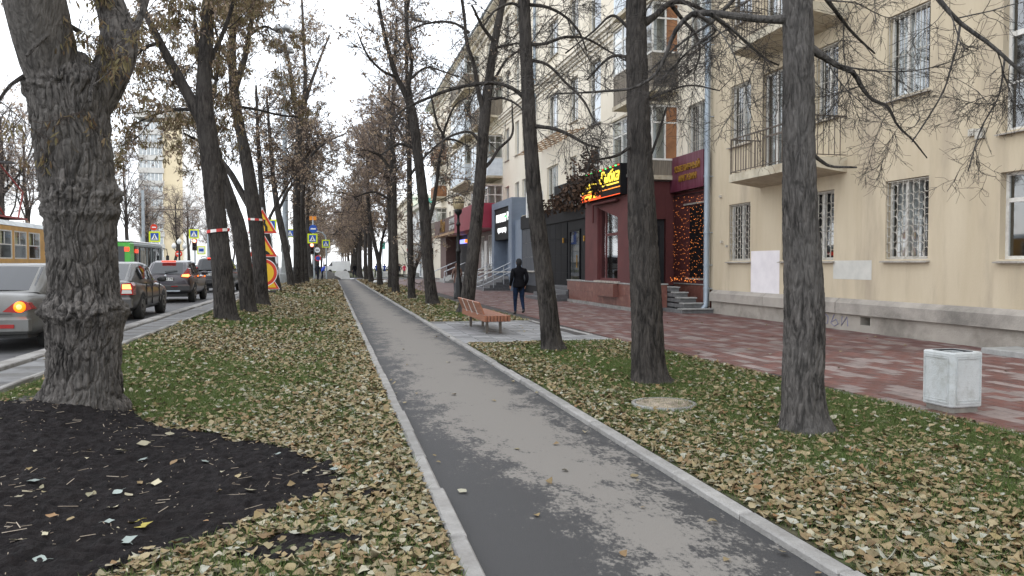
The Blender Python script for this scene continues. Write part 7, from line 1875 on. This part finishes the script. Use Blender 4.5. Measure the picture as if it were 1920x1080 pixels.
# tall tapered lamp mast
tm = thing('tall_lamp_post', 'tall pale tapered lamp mast on a heavy iron base by the road', 'lamp post', (-3.0, 55.4, .25))
MB().lathe([(.40, -.1), (.40, .75), (.34, .8), (.32, .95), (.27, 2.2), (.31, 2.3), (.34, 2.45), (.34, 2.7), (.26, 2.8), (.22, 3.1)], 12, smooth=False).build('base', M_pole_conc, tm, world=False)
MB().lathe([(.20, 3.0), (.19, 6.2), (.17, 8.5), (.10, 14.2), (.09, 14.3)], 14).build('pole', M_galv, tm, world=False)
MB().tube([(0, 0, 14.2), (0, 0, 17.4)], .035, 8).build('mast_tip', M_galv, tm, world=False)
for z, n_ in ((15.9, 3), (17.3, 4)):
    for k in range(n_):
        a = k*2*math.pi/n_+.4
        h = MB(); h.tube([(0, 0, z), (.35*math.cos(a), .35*math.sin(a), z+.2)], .04, 6); h.lathe([(.05, .3), (.22, .1), (.30, -.02), (.25, -.10), (.05, -.14)], 10, c=(.45*math.cos(a), .45*math.sin(a), z+.1)); h.build('lamp_head', M_sign_back, tm, world=False)

# ---- signs
def tri_sign(root, name, cx, zc, s, y, m_edge=M_sign_r, m_in=M_sign_y):
    h = s*.866
    def T(k): return [(cx-s/2*k, zc-h/3*k), (cx+s/2*k, zc-h/3*k), (cx, zc+2*h/3*k)]
    b = link(name, MB().prism(T(1.06), 'y', y-.012, y+.01).mesh(name, M_sign_w), root)
    link('red_border', MB().prism(T(1.0), 'y', y-.016, y-.0125).mesh('red_border', m_edge), b); link('yellow_field', MB().prism(T(.74), 'y', y-.020, y-.0165).mesh('yellow_field', m_in), b)
    return b
rs = thing('roadwork_signs', 'post with two yellow warning triangles and a yellow round road sign by the road', 'road sign', (-2.70, 33.2, .24))
MB().tube([(0, .05, -.3), (0, .05, 3.75)], .04, 8).build('pole', M_galv, rs, world=False)
a_ = tri_sign(rs, 'narrowing_sign', 0, 3.02, 1.12, 0)
g_ = MB(); g_.prism([(.10, 2.76), (.20, 2.76), (.20, 2.95), (.12, 3.10), (.12, 3.24), (.04, 3.24), (.04, 3.05), (.10, 2.92)], 'y', -.024, -.0205); g_.prism([(-.22, 2.76), (-.14, 2.76), (-.14, 3.24), (-.22, 3.24)], 'y', -.024, -.0205); link('symbol', g_.mesh('symbol', M_ink), a_)
b_ = tri_sign(rs, 'rough_road_sign', 0, 2.06, 1.12, 0)
g_ = MB(); g_.prism([(-.28, 1.82), (.28, 1.82), (.28, 1.86), (.20, 1.94), (.12, 1.98), (.06, 1.90), (-.02, 1.90), (-.10, 1.99), (-.18, 1.92), (-.28, 1.86)], 'y', -.024, -.0205); link('symbol', g_.mesh('symbol', M_ink), b_)
c_ = link('no_traffic_sign', MB().prism([(.58*math.cos(a*math.pi/18), 1.08+.58*math.sin(a*math.pi/18)) for a in range(36)], 'y', -.012, .01).mesh('no_traffic_sign', M_sign_w), rs)
link('red_border', MB().prism([(.55*math.cos(a*math.pi/18), 1.08+.55*math.sin(a*math.pi/18)) for a in range(36)], 'y', -.016, -.0125).mesh('red_border', M_sign_r), c_)
link('yellow_field', MB().prism([(.43*math.cos(a*math.pi/18), 1.08+.43*math.sin(a*math.pi/18)) for a in range(36)], 'y', -.020, -.0165).mesh('yellow_field', M_sign_y), c_)
q_ = at(504, 532, 38.5)
r2 = thing('warning_board', 'low yellow warning triangle on the kerb behind the round road sign', 'road sign', (q_[0], 38.5, .30)); tri_sign(r2, 'board', 0, .46, .95, 0); MB().box(-.3, .3, .02, .3, -.05, .1).build('foot', M_plastic, r2, world=False)

def cross_sign(root, cx, zc, s, y=0.0, kind='zebra'):
    b = link('crossing_sign', MB().box(cx-s/2, cx+s/2, y-.02, y, zc-s/2, zc+s/2).mesh('crossing_sign', M_sign_fl), root); k = s*.36
    link('blue_field', MB().box(cx-k, cx+k, y-.024, y-.0205, zc-k, zc+k).mesh('blue_field', M_sign_b), b)
    link('white_triangle', MB().prism([(cx-k*.85, zc-k*.75), (cx+k*.85, zc-k*.75), (cx, zc+k*.85)], 'y', y-.028, y-.0245).mesh('white_triangle', M_sign_w), b)
    g = MB(); q = k*.5
    g.prism([(cx-.1*q, zc-.2*q), (cx+.3*q, zc-.3*q), (cx+.6*q, zc-1.3*q), (cx+.3*q, zc-1.3*q), (cx+.1*q, zc-.7*q), (cx-.5*q, zc-1.3*q), (cx-.8*q, zc-1.3*q)], 'y', y-.032, y-.0285)
    g.prism([(cx-.1*q, zc-.25*q), (cx+.25*q, zc-.25*q), (cx+.15*q, zc+.5*q), (cx-.15*q, zc+.5*q)], 'y', y-.0335, y-.0321)
    g.prism([(cx+.18*q*math.cos(a*math.pi/5), zc+.75*q+.18*q*math.sin(a*math.pi/5)) for a in range(10)], 'y', y-.032, y-.0285)
    link('walker_symbol', g.mesh('walker_symbol', M_ink), b)
def round_sign(root, nm, cx, zc, r, m_out, m_in, y=0.0, bar=None):
    C = lambda k: [(cx+r*k*math.cos(a*math.pi/12), zc+r*k*math.sin(a*math.pi/12)) for a in range(24)]
    b = link(nm, MB().prism(C(1), 'y', y-.02, y).mesh(nm, m_out), root); link('field', MB().prism(C(.74), 'y', y-.024, y-.0205).mesh('field', m_in), b)
    if bar: link('bar', MB().box(cx-r*.6, cx+r*.6, y-.028, y-.0245, zc-r*.18, zc+r*.18).mesh('bar', bar), b)
def signal(root, cx, zc, y=0.0, s=1.0):
    h = link('signal_head', MB().box(cx-.18*s, cx+.18*s, y-.10, y+.12, zc-.5*s, zc+.5*s, bev=.03).mesh('signal_head', M_plastic), root)
    for k, m in ((.32, M_red_lamp), (0, M_lamp_dk), (-.32, M_lamp_dk)):
        o = link('lens', MB().lathe([(.14*s, 0), (.13*s, .03), (.02, .05)], 16).mesh('lens', m), h, (cx, y-.10, zc+k*s)); o.rotation_euler = (RAD(90), 0, 0)
        v_ = MB()
        for a in range(8):
            t0, t1 = math.pi*a/8, math.pi*(a+1)/8
            v_.quad((cx+.16*s*math.cos(t0), y-.10, zc+k*s+.16*s*math.sin(t0)), (cx+.16*s*math.cos(t1), y-.10, zc+k*s+.16*s*math.sin(t1)), (cx+.15*s*math.cos(t1), y-.26, zc+k*s+.15*s*math.sin(t1)-.02), (cx+.15*s*math.cos(t0), y-.26, zc+k*s+.15*s*math.sin(t0)-.02))
        link('visor', v_.mesh('visor', M_plastic), h)
tl = thing('traffic_light', 'red traffic light under a yellow bordered crossing sign beside the soil heap', 'traffic light', (-1.75, 83.0, .05))
MB().tube([(.12, .1, 0), (0, .1, 6.6)], .09, 8).build('pole', M_galv, tl, world=False); cross_sign(tl, -.05, 4.3, 1.0); signal(tl, -.12, 3.25, s=1.15)
round_sign(tl, 'no_entry_sign', .42, 3.1, .28, M_sign_w, M_sign_w, bar=M_ink); round_sign(tl, 'no_stopping_sign', .48, 2.25, .30, M_sign_r, M_sign_b)
round_sign(tl, 'direction_sign', .02, 5.3, .42, M_sign_b, M_sign_b, bar=M_sign_w)
MB().box(-.35, .35, .02, .08, 6.2, 6.6).build('amber_beacon', mat('amber', s2l(226, 140, 40), rough=.4), tl, world=False)
cp_ = thing('crossing_sign_post', 'arched silver pole carrying a yellow bordered crossing sign beside the van', 'road sign', (-.42, 85.0, 0.02))
MB().tube([(0, .1, 0), (0, .1, 4.2), (-.12, .1, 4.7), (-.45, .1, 5.05), (-1.0, .1, 5.15), (-1.6, .1, 5.1)], .08, 8).build('pole', M_galv, cp_, world=False); cross_sign(cp_, -.05, 3.85, .82)
s1 = thing('crossing_sign_post', 'yellow bordered crossing sign rising above the green bus roof', 'road sign', (-17.2, 84, ROAD_Z)); MB().tube([(0, .1, 0), (0, .1, 5.6)], .06, 8).build('pole', M_galv, s1, world=False); cross_sign(s1, 0, 4.2, 1.05)
round_sign(s1, 'no_entry_sign', -.05, 5.15, .32, M_sign_r, M_sign_r, bar=M_sign_w); round_sign(s1, 'no_entry_sign', 2.25, 2.5, .34, M_sign_r, M_sign_r, bar=M_sign_w)
MB().tube([(2.25, .1, 0), (2.25, .1, 2.9)], .05, 8).build('side_pole', M_galv, s1, world=False)
s2_ = thing('traffic_light', 'red traffic light with crossing sign on top, across the road by the triple lamp', 'traffic light', (-13.6, 85, ROAD_Z)); MB().tube([(0, .15, 0), (0, .15, 5.0)], .07, 8).build('pole', M_galv, s2_, world=False); cross_sign(s2_, -.05, 4.55, .95); signal(s2_, 0, 3.45, s=1.2)
b_ = link('bus_stop_sign', MB().box(.25, 1.05, -.02, 0, 2.45, 3.3).mesh('bus_stop_sign', M_sign_fl), s2_); link('white_field', MB().box(.35, .95, -.025, -.0205, 2.55, 3.2).mesh('white_field', M_sign_w), b_); link('bus_symbol', MB().box(.42, .88, -.03, -.0255, 2.75, 3.05).mesh('bus_symbol', M_sign_b), b_)
s3 = thing('crossing_sign_post', 'yellow bordered crossing sign on the hidden pole behind the warning triangles', 'road sign', (-6.05, 85, ROAD_Z)); MB().tube([(0, .1, 0), (0, .1, 6.3)], .06, 8).build('pole', M_galv, s3, world=False); cross_sign(s3, 0, 5.6, 1.1); cross_sign(s3, 1.9, 4.7, .9); MB().tube([(0, .1, 4.7), (2.2, .1, 4.7)], .05, 6).build('arm', M_galv, s3, world=False)
s4 = thing('blue_sign_post', 'tall blue road sign half hidden by trunks left of the red signal', 'road sign', (-3.2, 80, ROAD_Z)); MB().tube([(0, .1, 0), (0, .1, 5.4)], .05, 8).build('pole', M_galv, s4, world=False); MB().box(-.3, .35, -.02, 0, 3.6, 5.2).build('plate', M_sign_b, s4, world=False); MB().box(.05, .3, -.026, -.0205, 3.8, 5.0).build('arrow', M_sign_w, s4, world=False)
# triple globe lamp
t3 = thing('triple_globe_lamp', 'old lamp post with three white globes across the road', 'lamp post', (-13.3, 75, ROAD_Z))
MB().lathe([(.2, 0), (.2, .6), (.1, .8), (.07, 3.2), (.09, 3.3)], 12).build('post', M_black_iron, t3, world=False)
am = MB(); am.tube([(-.45, 0, 2.85), (-.3, 0, 2.65), (0, 0, 2.7), (.3, 0, 2.65), (.45, 0, 2.85)], .035, 6); am.build('arm', M_black_iron, t3, world=False)
for xx, zz in ((-.45, 3.1), (0, 3.5), (.45, 3.1)): MB().lathe([(.05, -.27), (.17, -.18), (.21, 0), (.16, .14), (.05, .22), (.02, .30)], 14, c=(xx, 0, zz)).build('globe', M_bulb_w, t3, world=False)
# catenary pole and wires
ct = thing('catenary_pole', 'grey tram line pole with a long horizontal bracket above the green bus', 'utility pole', (-15.2, 70, ROAD_Z))
MB().tube([(0, 0, 0), (0, 0, 7.6)], [.16, .11], 10).build('pole', M_galv, ct, world=False); br = MB(); br.bar((-.2, 0, 6.05), (4.6, 0, 6.0), .06, .08); br.tube([(0, 0, 7.3), (4.4, 0, 6.05)], .012, 4); br.build('bracket', M_iron, ct, world=False)
c2_ = thing('catenary_pole', 'thin grey pole seen just left of the taped forked tree', 'utility pole', (-10.1, 70, ROAD_Z)); MB().tube([(0, 0, 0), (0, 0, 6.2)], [.13, .10], 10).build('pole', M_galv, c2_, world=False)
wr_ = thing('tram_wires', 'thin overhead tram wires running along above the road', 'wires', (-12.7, 60, 5.5))
for xx, zz in ((-12.7, 5.7), (-9.6, 5.8)):
    pts = [(xx, y, zz+.5-.12*math.sin(math.pi*((y % 35)/35))) for y in range(0, 211, 7)]
    w_ = MB(); w_.tube(pts, .012, 4); w_.build('wire', M_iron, wr_)
w_ = MB(); w_.tube([(-40, 110, 9.8), (-20, 84, 8.3), (-2.9, 58, 8.5)], .012, 4); w_.tube([(-40, 114, 7.8), (-20, 88, 7.3), (-2.9, 58, 8.0)], .012, 4); w_.build('span_wire', M_iron, wr_)

# striped tape round two of the trunks
def tape(px_, py_, wpx, Y, label, tilt):
    c = at(px_, py_, Y); zc = c[0]*SA+c[1]*CA; r = wpx/2*zc/1450*1.06+.012
    t = thing('barrier_tape', label, 'tape', c); n = 24; hgt = .075
    for m_, par, nm in ((M_tape_w, 0, 'white_band'), (M_tape_r, 1, 'red_band')):
        mb = MB()
        for k in range(n):
            if (k//2) % 2 != par: continue
            a0, a1 = 2*math.pi*k/n, 2*math.pi*(k+1)/n
            def q(a, z): return (r*math.cos(a), r*math.sin(a), z+tilt*math.cos(a)*r)
            mb.quad(q(a0, -hgt/2), q(a1, -hgt/2), q(a1, hgt/2), q(a0, hgt/2))
        o = mb.build(nm, m_, t, world=False); o['kind'] = 'stuff'
tape(408.5, 433, 38, 20.6, 'red and white tape tied round the forked tree trunk', .12); tape(479, 412, 27, 28.7, 'red and white tape tied round the trunk by the warning signs', -.05)

# ---- digging at the end of the path
hp = thing('soil_heap', 'heap of dug grey earth at the far end of the path', 'soil heap', (-.3, 88.5, 0))
def heap(x, y): 
    r = np.hypot((x+.35)/1.7, (y-88.5)/1.5); return np.where(r < 1, 1.02*(1-r)**.8+.18*(fbm(x*3, y*3, 77, 4)-.5)*(1-r)**.3, -.15)
h_ = grid_sheet('heap', -2.3, 1.6, 86.8, 90.3, 50, 40, heap, M_dirt_pile, kind=''); del h_['kind']; h_.parent = hp; h_.location = (.3, -88.5, 0)
cv = thing('covered_block', 'white lump of concrete blocking the far end of the path', 'concrete block', (1.25, 88.2, 0)); 
MB().prism([(-.85, 0), (.85, 0), (.78, .62), (.55, .95), (-.55, .98), (-.80, .65)], 'y', -.4, .5).build('block', M_white, cv, world=False)
for i, xx in enumerate((4.6, 6.4)):
    b_ = thing('planter_block', ('white concrete planter block left of the pedestrians at the crossing', 'white concrete planter block nearer the white building')[i], 'planter', (xx, 99.5, 0)); MB().box(-.75, .75, -.3, .3, 0, .75, bev=.06).build('trough', M_white, b_, world=False); MB().box(-.6, .6, -.18, .18, .751, .78).build('earth', M_soil, b_, world=False)
sk_ = thing('white_sacks', 'small pile of white sacks lying in the leaves near the crossing', 'sacks', (4.1, 66.5, 0.05))
for k, (a, b, c) in enumerate(((-.35, 0, .12), (.05, .05, .14), (.4, -.02, .11))):
    MB().lathe([(.05, -.1), (.22, -.06), (.26, 0), (.2, .1), (.05, .16)], 10, c=(a, b, c)).build('sack', M_white, sk_, world=False)
for i in range(7): MB().box(-3.9+i*1.0, -3.4+i*1.0, 88.6, 92.0, .026, .03).build('zebra_stripe', M_sign_w, None)['kind'] = 'structure'
sp = thing('sign_pole', 'slim silver pole with red and white sign near the white building', 'road sign', (9.6, 97.5, 0)); MB().tube([(0, 0, 0), (0, 0, 4.6)], .05, 8).build('pole', M_galv, sp, world=False); MB().box(-.3, .3, -.06, -.03, 3.3, 4.4).build('plate', M_sign_w, sp, world=False); MB().box(-.28, .28, -.07, -.061, 3.32, 3.65).build('red_band', M_sign_r, sp, world=False)
sp2 = thing('sign_pole', 'slim silver pole between the dark trunks by the crossing', 'pole', (3.75, 73.5, 0)); MB().tube([(0, 0, 0), (0, 0, 4.8)], .06, 8).build('pole', M_galv, sp2, world=False); MB().box(-.05, .05, -.02, .02, 4.8, 5.0).build('cap', M_galv, sp2, world=False)
gs = thing('pharmacy_sign', 'small turquoise sign hanging above the side street pavement', 'sign', (6.4, 99, 3.6)); MB().box(-.35, .35, -.08, .08, 0, .9).build('box', M_turq, gs, world=False); MB().tube([(.0, 0, -3.6), (0, 0, 0)], .05, 6).build('pole', M_galv, gs, world=False)

# ------------------------------------------------------------------ people
def person(label, loc, rz, joints, mats, H=1.75, cap=None, hair=None, group=None, fingers=True, extra=None):
    """one continuous skinned figure; joints: name -> (pos, radius, parent, cloth)"""
    root = thing('person', label, 'person', loc, rz, group)
    names = list(joints); V = [joints[k][0] for k in names]; E = [(names.index(joints[k][2]), i) for i, k in enumerate(names) if joints[k][2]]
    rad = [joints[k][1] for k in names]; cl = [joints[k][3] for k in names]
    if fingers:
        for s in ('l', 'r'):
            w = Vector(joints['wrist_'+s][0]); h = Vector(joints['hand_'+s][0]); d = (h-w).normalized(); hi = names.index('hand_'+s)
            side = d.cross(Vector((1, 0, 0))).normalized() if abs(d.x) < .9 else Vector((0, 1, 0)); nrm = d.cross(side)
            for k, (off, ln) in enumerate(((-.032, .060), (-.011, .070), (.011, .066), (.032, .052))):
                a = h+side*off+d*.02; b = a+d*ln*.55; c = b+d*ln*.35+nrm*.02*(-1 if s == 'l' else 1)
                i0 = len(V); V += [tuple(a), tuple(b), tuple(c)]; rad += [.0095, .009, .008]; cl += ['skin']*3; E += [(hi, i0), (i0, i0+1), (i0+1, i0+2)]
            a = h-side*.045-d*.02; b = a-side*.02+d*.035; i0 = len(V); V += [tuple(a), tuple(b)]; rad += [.011, .009]; cl += ['skin']*2; E += [(hi, i0), (i0, i0+1)]
    me = bpy.data.meshes.new('body'); me.from_pydata([tuple(v) for v in V], E, [])
    o = link('body', me, None)
    sm = o.modifiers.new('skin', 'SKIN'); sm.branch_smoothing = .4
    for i, r in enumerate(rad):
        me.skin_vertices[0].data[i].radius = (r, r) if not isinstance(r, tuple) else r
        me.skin_vertices[0].data[i].use_root = (i == 0)
    s2 = o.modifiers.new('sub', 'SUBSURF'); s2.levels = 2; s2.render_levels = 2
    bpy.context.view_layer.update(); frozen(o); me = o.data
    keys = list(mats); me.materials.clear()
    for k in keys: me.materials.append(mats[k])
    A = np.array([V[a] for a, b in E]); B = np.array([V[b] for a, b in E]); lab = [cl[b] for a, b in E]; rr = np.array([rad[b] if not isinstance(rad[b], tuple) else rad[b][0] for a, b in E])
    mi = []
    for p in me.polygons:
        c = np.array(p.center); ab = B-A; t = np.clip(((c-A)*ab).sum(1)/np.maximum((ab*ab).sum(1), 1e-9), 0, 1)
        d = np.linalg.norm(c-A-ab*t[:, None], axis=1)/np.maximum(rr, .02); mi.append(keys.index(lab[int(d.argmin())]))
    me.polygons.foreach_set('material_index', np.array(mi, dtype=np.int32)); me.polygons.foreach_set('use_smooth', np.ones(len(mi), bool))
    o.parent = root
    hd = Vector(joints['head'][0])
    if cap:
        c = MB(); c.lathe([(.005, .115), (.055, .105), (.090, .065), (.102, .01), (.100, -.03)], 16); c = link('cap', c.mesh('cap', cap), root, tuple(hd+Vector((0, -.005, .025)))); c.scale = (.92, 1.08, 1)
    if hair:
        c = MB(); c.lathe([(.005, .112), (.06, .10), (.095, .05), (.104, -.02), (.09, -.09), (.06, -.13)], 16); c = link('hair', c.mesh('hair', hair), root, tuple(hd+Vector((0, -.02, .02)))); c.scale = (.92, 1.0, 1)
    f = MB(); f.lathe([(.004, .02), (.012, .0), (.016, -.02), (.005, -.03)], 8, c=(hd.x, hd.y+.098, hd.z)); 
    link('nose', f.mesh('nose', M_skin), root)
    for s in (1, -1):
        e = MB(); e.lathe([(.002, .03), (.014, .022), (.018, 0), (.010, -.028), (.003, -.032)], 8); link('ear', e.mesh('ear', M_skin), root, (hd.x+s*.085, hd.y, hd.z)).scale = (.6, 1, 1)
        e = MB(); e.lathe([(.002, .012), (.012, 0), (.002, -.012)], 8); link('eye', e.mesh('eye', M_ink), root, (hd.x+s*.033, hd.y+.086, hd.z+.015))
    link('mouth', MB().box(hd.x-.025, hd.x+.025, hd.y+.08, hd.y+.09, hd.z-.055, hd.z-.047).mesh('mouth', M_maroon), root)
    if extra: extra(root, joints)
    sc = H/1.75; root.scale = (sc, sc, sc)
    return root
def pose(stride=.18, lift=0.0, elb=(.02, .02), handf=(.12, .12), bulk=1.0, bend=0.0, top='top', legs='legs', coat=0, armx=(.25, .25)):
    """standing or walking figure that faces +y"""
    b = bulk; fx = lambda z: bend*max(0, z-.95)
    def P(x, y, z): return (x, y+fx(z), z-abs(bend)*.25*max(0, z-.95))
    J = {'pelvis': (P(0, 0, .96), (.165*b, .125*b), None, legs), 'waist': (P(0, 0, 1.10), (.165*b, .125*b), 'pelvis', top), 'chest': (P(0, .0, 1.28), (.19*b, .135*b), 'waist', top), 'upper': (P(0, -.01, 1.42), (.165*b, .105*b), 'chest', top),
         'neck': (P(0, .0, 1.505), (.062, .062), 'upper', 'skin'), 'chin': (P(0, .012, 1.57), (.075, .08), 'neck', 'skin'), 'head': (P(0, .015, 1.65), (.083, .096), 'chin', 'skin'), 'crown': (P(0, .01, 1.715), (.062, .072), 'head', 'skin')}
    for s, sg, e, hf, ax, st in (('l', -1, elb[0], handf[0], armx[0], stride), ('r', 1, elb[1], handf[1], armx[1], -stride)):
        J['sh_'+s] = (P(sg*.185*b, -.01, 1.42), (.078*b, .078*b), 'upper', top); J['el_'+s] = (P(sg*ax*1.12, -.06+e, 1.14), (.056*b, .056*b), 'sh_'+s, top)
        J['wrist_'+s] = (P(sg*ax, hf, .93), (.040, .040), 'el_'+s, top); J['hand_'+s] = (P(sg*ax*.98, hf+.045, .865), (.036, .022), 'wrist_'+s, 'skin')
        up = lift if s == 'r' else 0
        J['hip_'+s] = ((sg*.095, .0, .90), (.105*b, .105*b), 'pelvis', legs if not coat else top)
        J['knee_'+s] = ((sg*.10, st*.55+.03+up*.2, .50+up*.1), (.068*b, .068*b), 'hip_'+s, legs); J['ankle_'+s] = ((sg*.10, st-.02-up*.6, .10+up*.5), (.044, .046), 'knee_'+s, legs)
        J['heel_'+s] = ((sg*.10, st-.05-up*.6, .045+up*.5), (.042, .04), 'ankle_'+s, 'shoe'); J['toe_'+s] = ((sg*.105, st+.13-up*.6, .035+up*.35), (.042, .032), 'heel_'+s, 'shoe')
    return J
def jacket_hem(root, J):
    m = MB(); m.lathe([(.155, 1.12), (.178, 1.02), (.185, .90), (.178, .86), (.160, .87)], 18); o = link('jacket_hem', m.mesh('jacket_hem', M_jacket_black), root); o.scale = (1.08, .82, 1)
    c = MB(); c.lathe([(.085, 1.46), (.082, 1.52), (.07, 1.545)], 14); link('collar', c.mesh('collar', M_jacket_black), root)
wp = gnd(973, 590)
person('man in a black jacket, black cap and blue jeans walking away on the red paving', (wp[0], wp[1], .012), RAD(2), pose(stride=.10, lift=.12, elb=(-.02, 0), handf=(.16, .08), bulk=1.10, top='jacket', legs='jeans', armx=(.235, .235)),
       {'jacket': M_jacket_black, 'jeans': M_jeans, 'skin': M_skin, 'shoe': M_shoe}, H=1.80, cap=M_hair, hair=M_hair, extra=jacket_hem)
def coat_(mt):
    def f(root, J):
        m = MB(); m.lathe([(.165, 1.14), (.18, 1.0), (.20, .80), (.205, .62), (.18, .60)], 18); o = link('coat_skirt', m.mesh('coat_skirt', mt), root); o.scale = (1.05, .85, 1)
        h = MB(); h.lathe([(.03, .15), (.09, .12), (.125, .04), (.128, -.06), (.11, -.15)], 16, c=(0, -.02, 1.64)); link('hood', h.mesh('hood', mt), root)
    return f
q = gnd(857, 550); 
person('person in a hooded brown coat half hidden behind the globe lamp post', (q[0], q[1], .01), RAD(15), pose(stride=.12, bulk=1.12, top='coat', coat=1), {'coat': M_coat_brown, 'legs': M_cloth_dark, 'skin': M_skin, 'shoe': M_shoe}, H=1.70, extra=coat_(M_coat_brown))
def P_(px_, py_, label, top, rz=0, H=1.72, z=.03, **k):
    q = gnd(px_, py_, z)
    f = 96.0/q[1] if q[1] > 110 else 1.0
    return person(label, (q[0]*f, q[1]*f, z), rz, pose(**k), {'top': top, 'legs': M_cloth_dark, 'skin': M_skin, 'shoe': M_shoe}, H=H, hair=M_hair)
P_(604, 525, 'worker in blue overalls with orange collar bending at the soil heap', M_cloth_blue, RAD(-60), bend=.55, stride=.15)
P_(596, 526, 'worker in dark clothes standing beside the traffic light pole', M_cloth_dark, RAD(-20))
P_(706, 518, 'pedestrian in bright blue jacket between the V shaped tree and silver pole', M_cloth_blue, RAD(10), stride=.2)
P_(721, 519, 'pedestrian in blue jacket with hood walking right of the V shaped tree', mat('navy_blue_jacket', s2l(40, 60, 140), rough=.85), RAD(0), stride=.2)
P_(730, 516, 'pedestrian in black close behind the blue hooded one', M_jacket_black, RAD(180), stride=.15)
P_(749, 519, 'pedestrian in a black coat walking beside the one in crimson', M_cloth_dark, RAD(170), stride=.2)
P_(758, 518, 'woman in a crimson top and patterned skirt at the crossing', M_cloth_red, RAD(175), stride=.15, H=1.64)
P_(685, 514, 'pedestrian in dark teal between dark trunks near the crossing', mat('teal_jacket', s2l(30, 60, 70), rough=.85), RAD(0), stride=.15)
P_(665, 509, 'distant pedestrian in black beside the leaning trunk past the crossing', M_jacket_black, RAD(30))
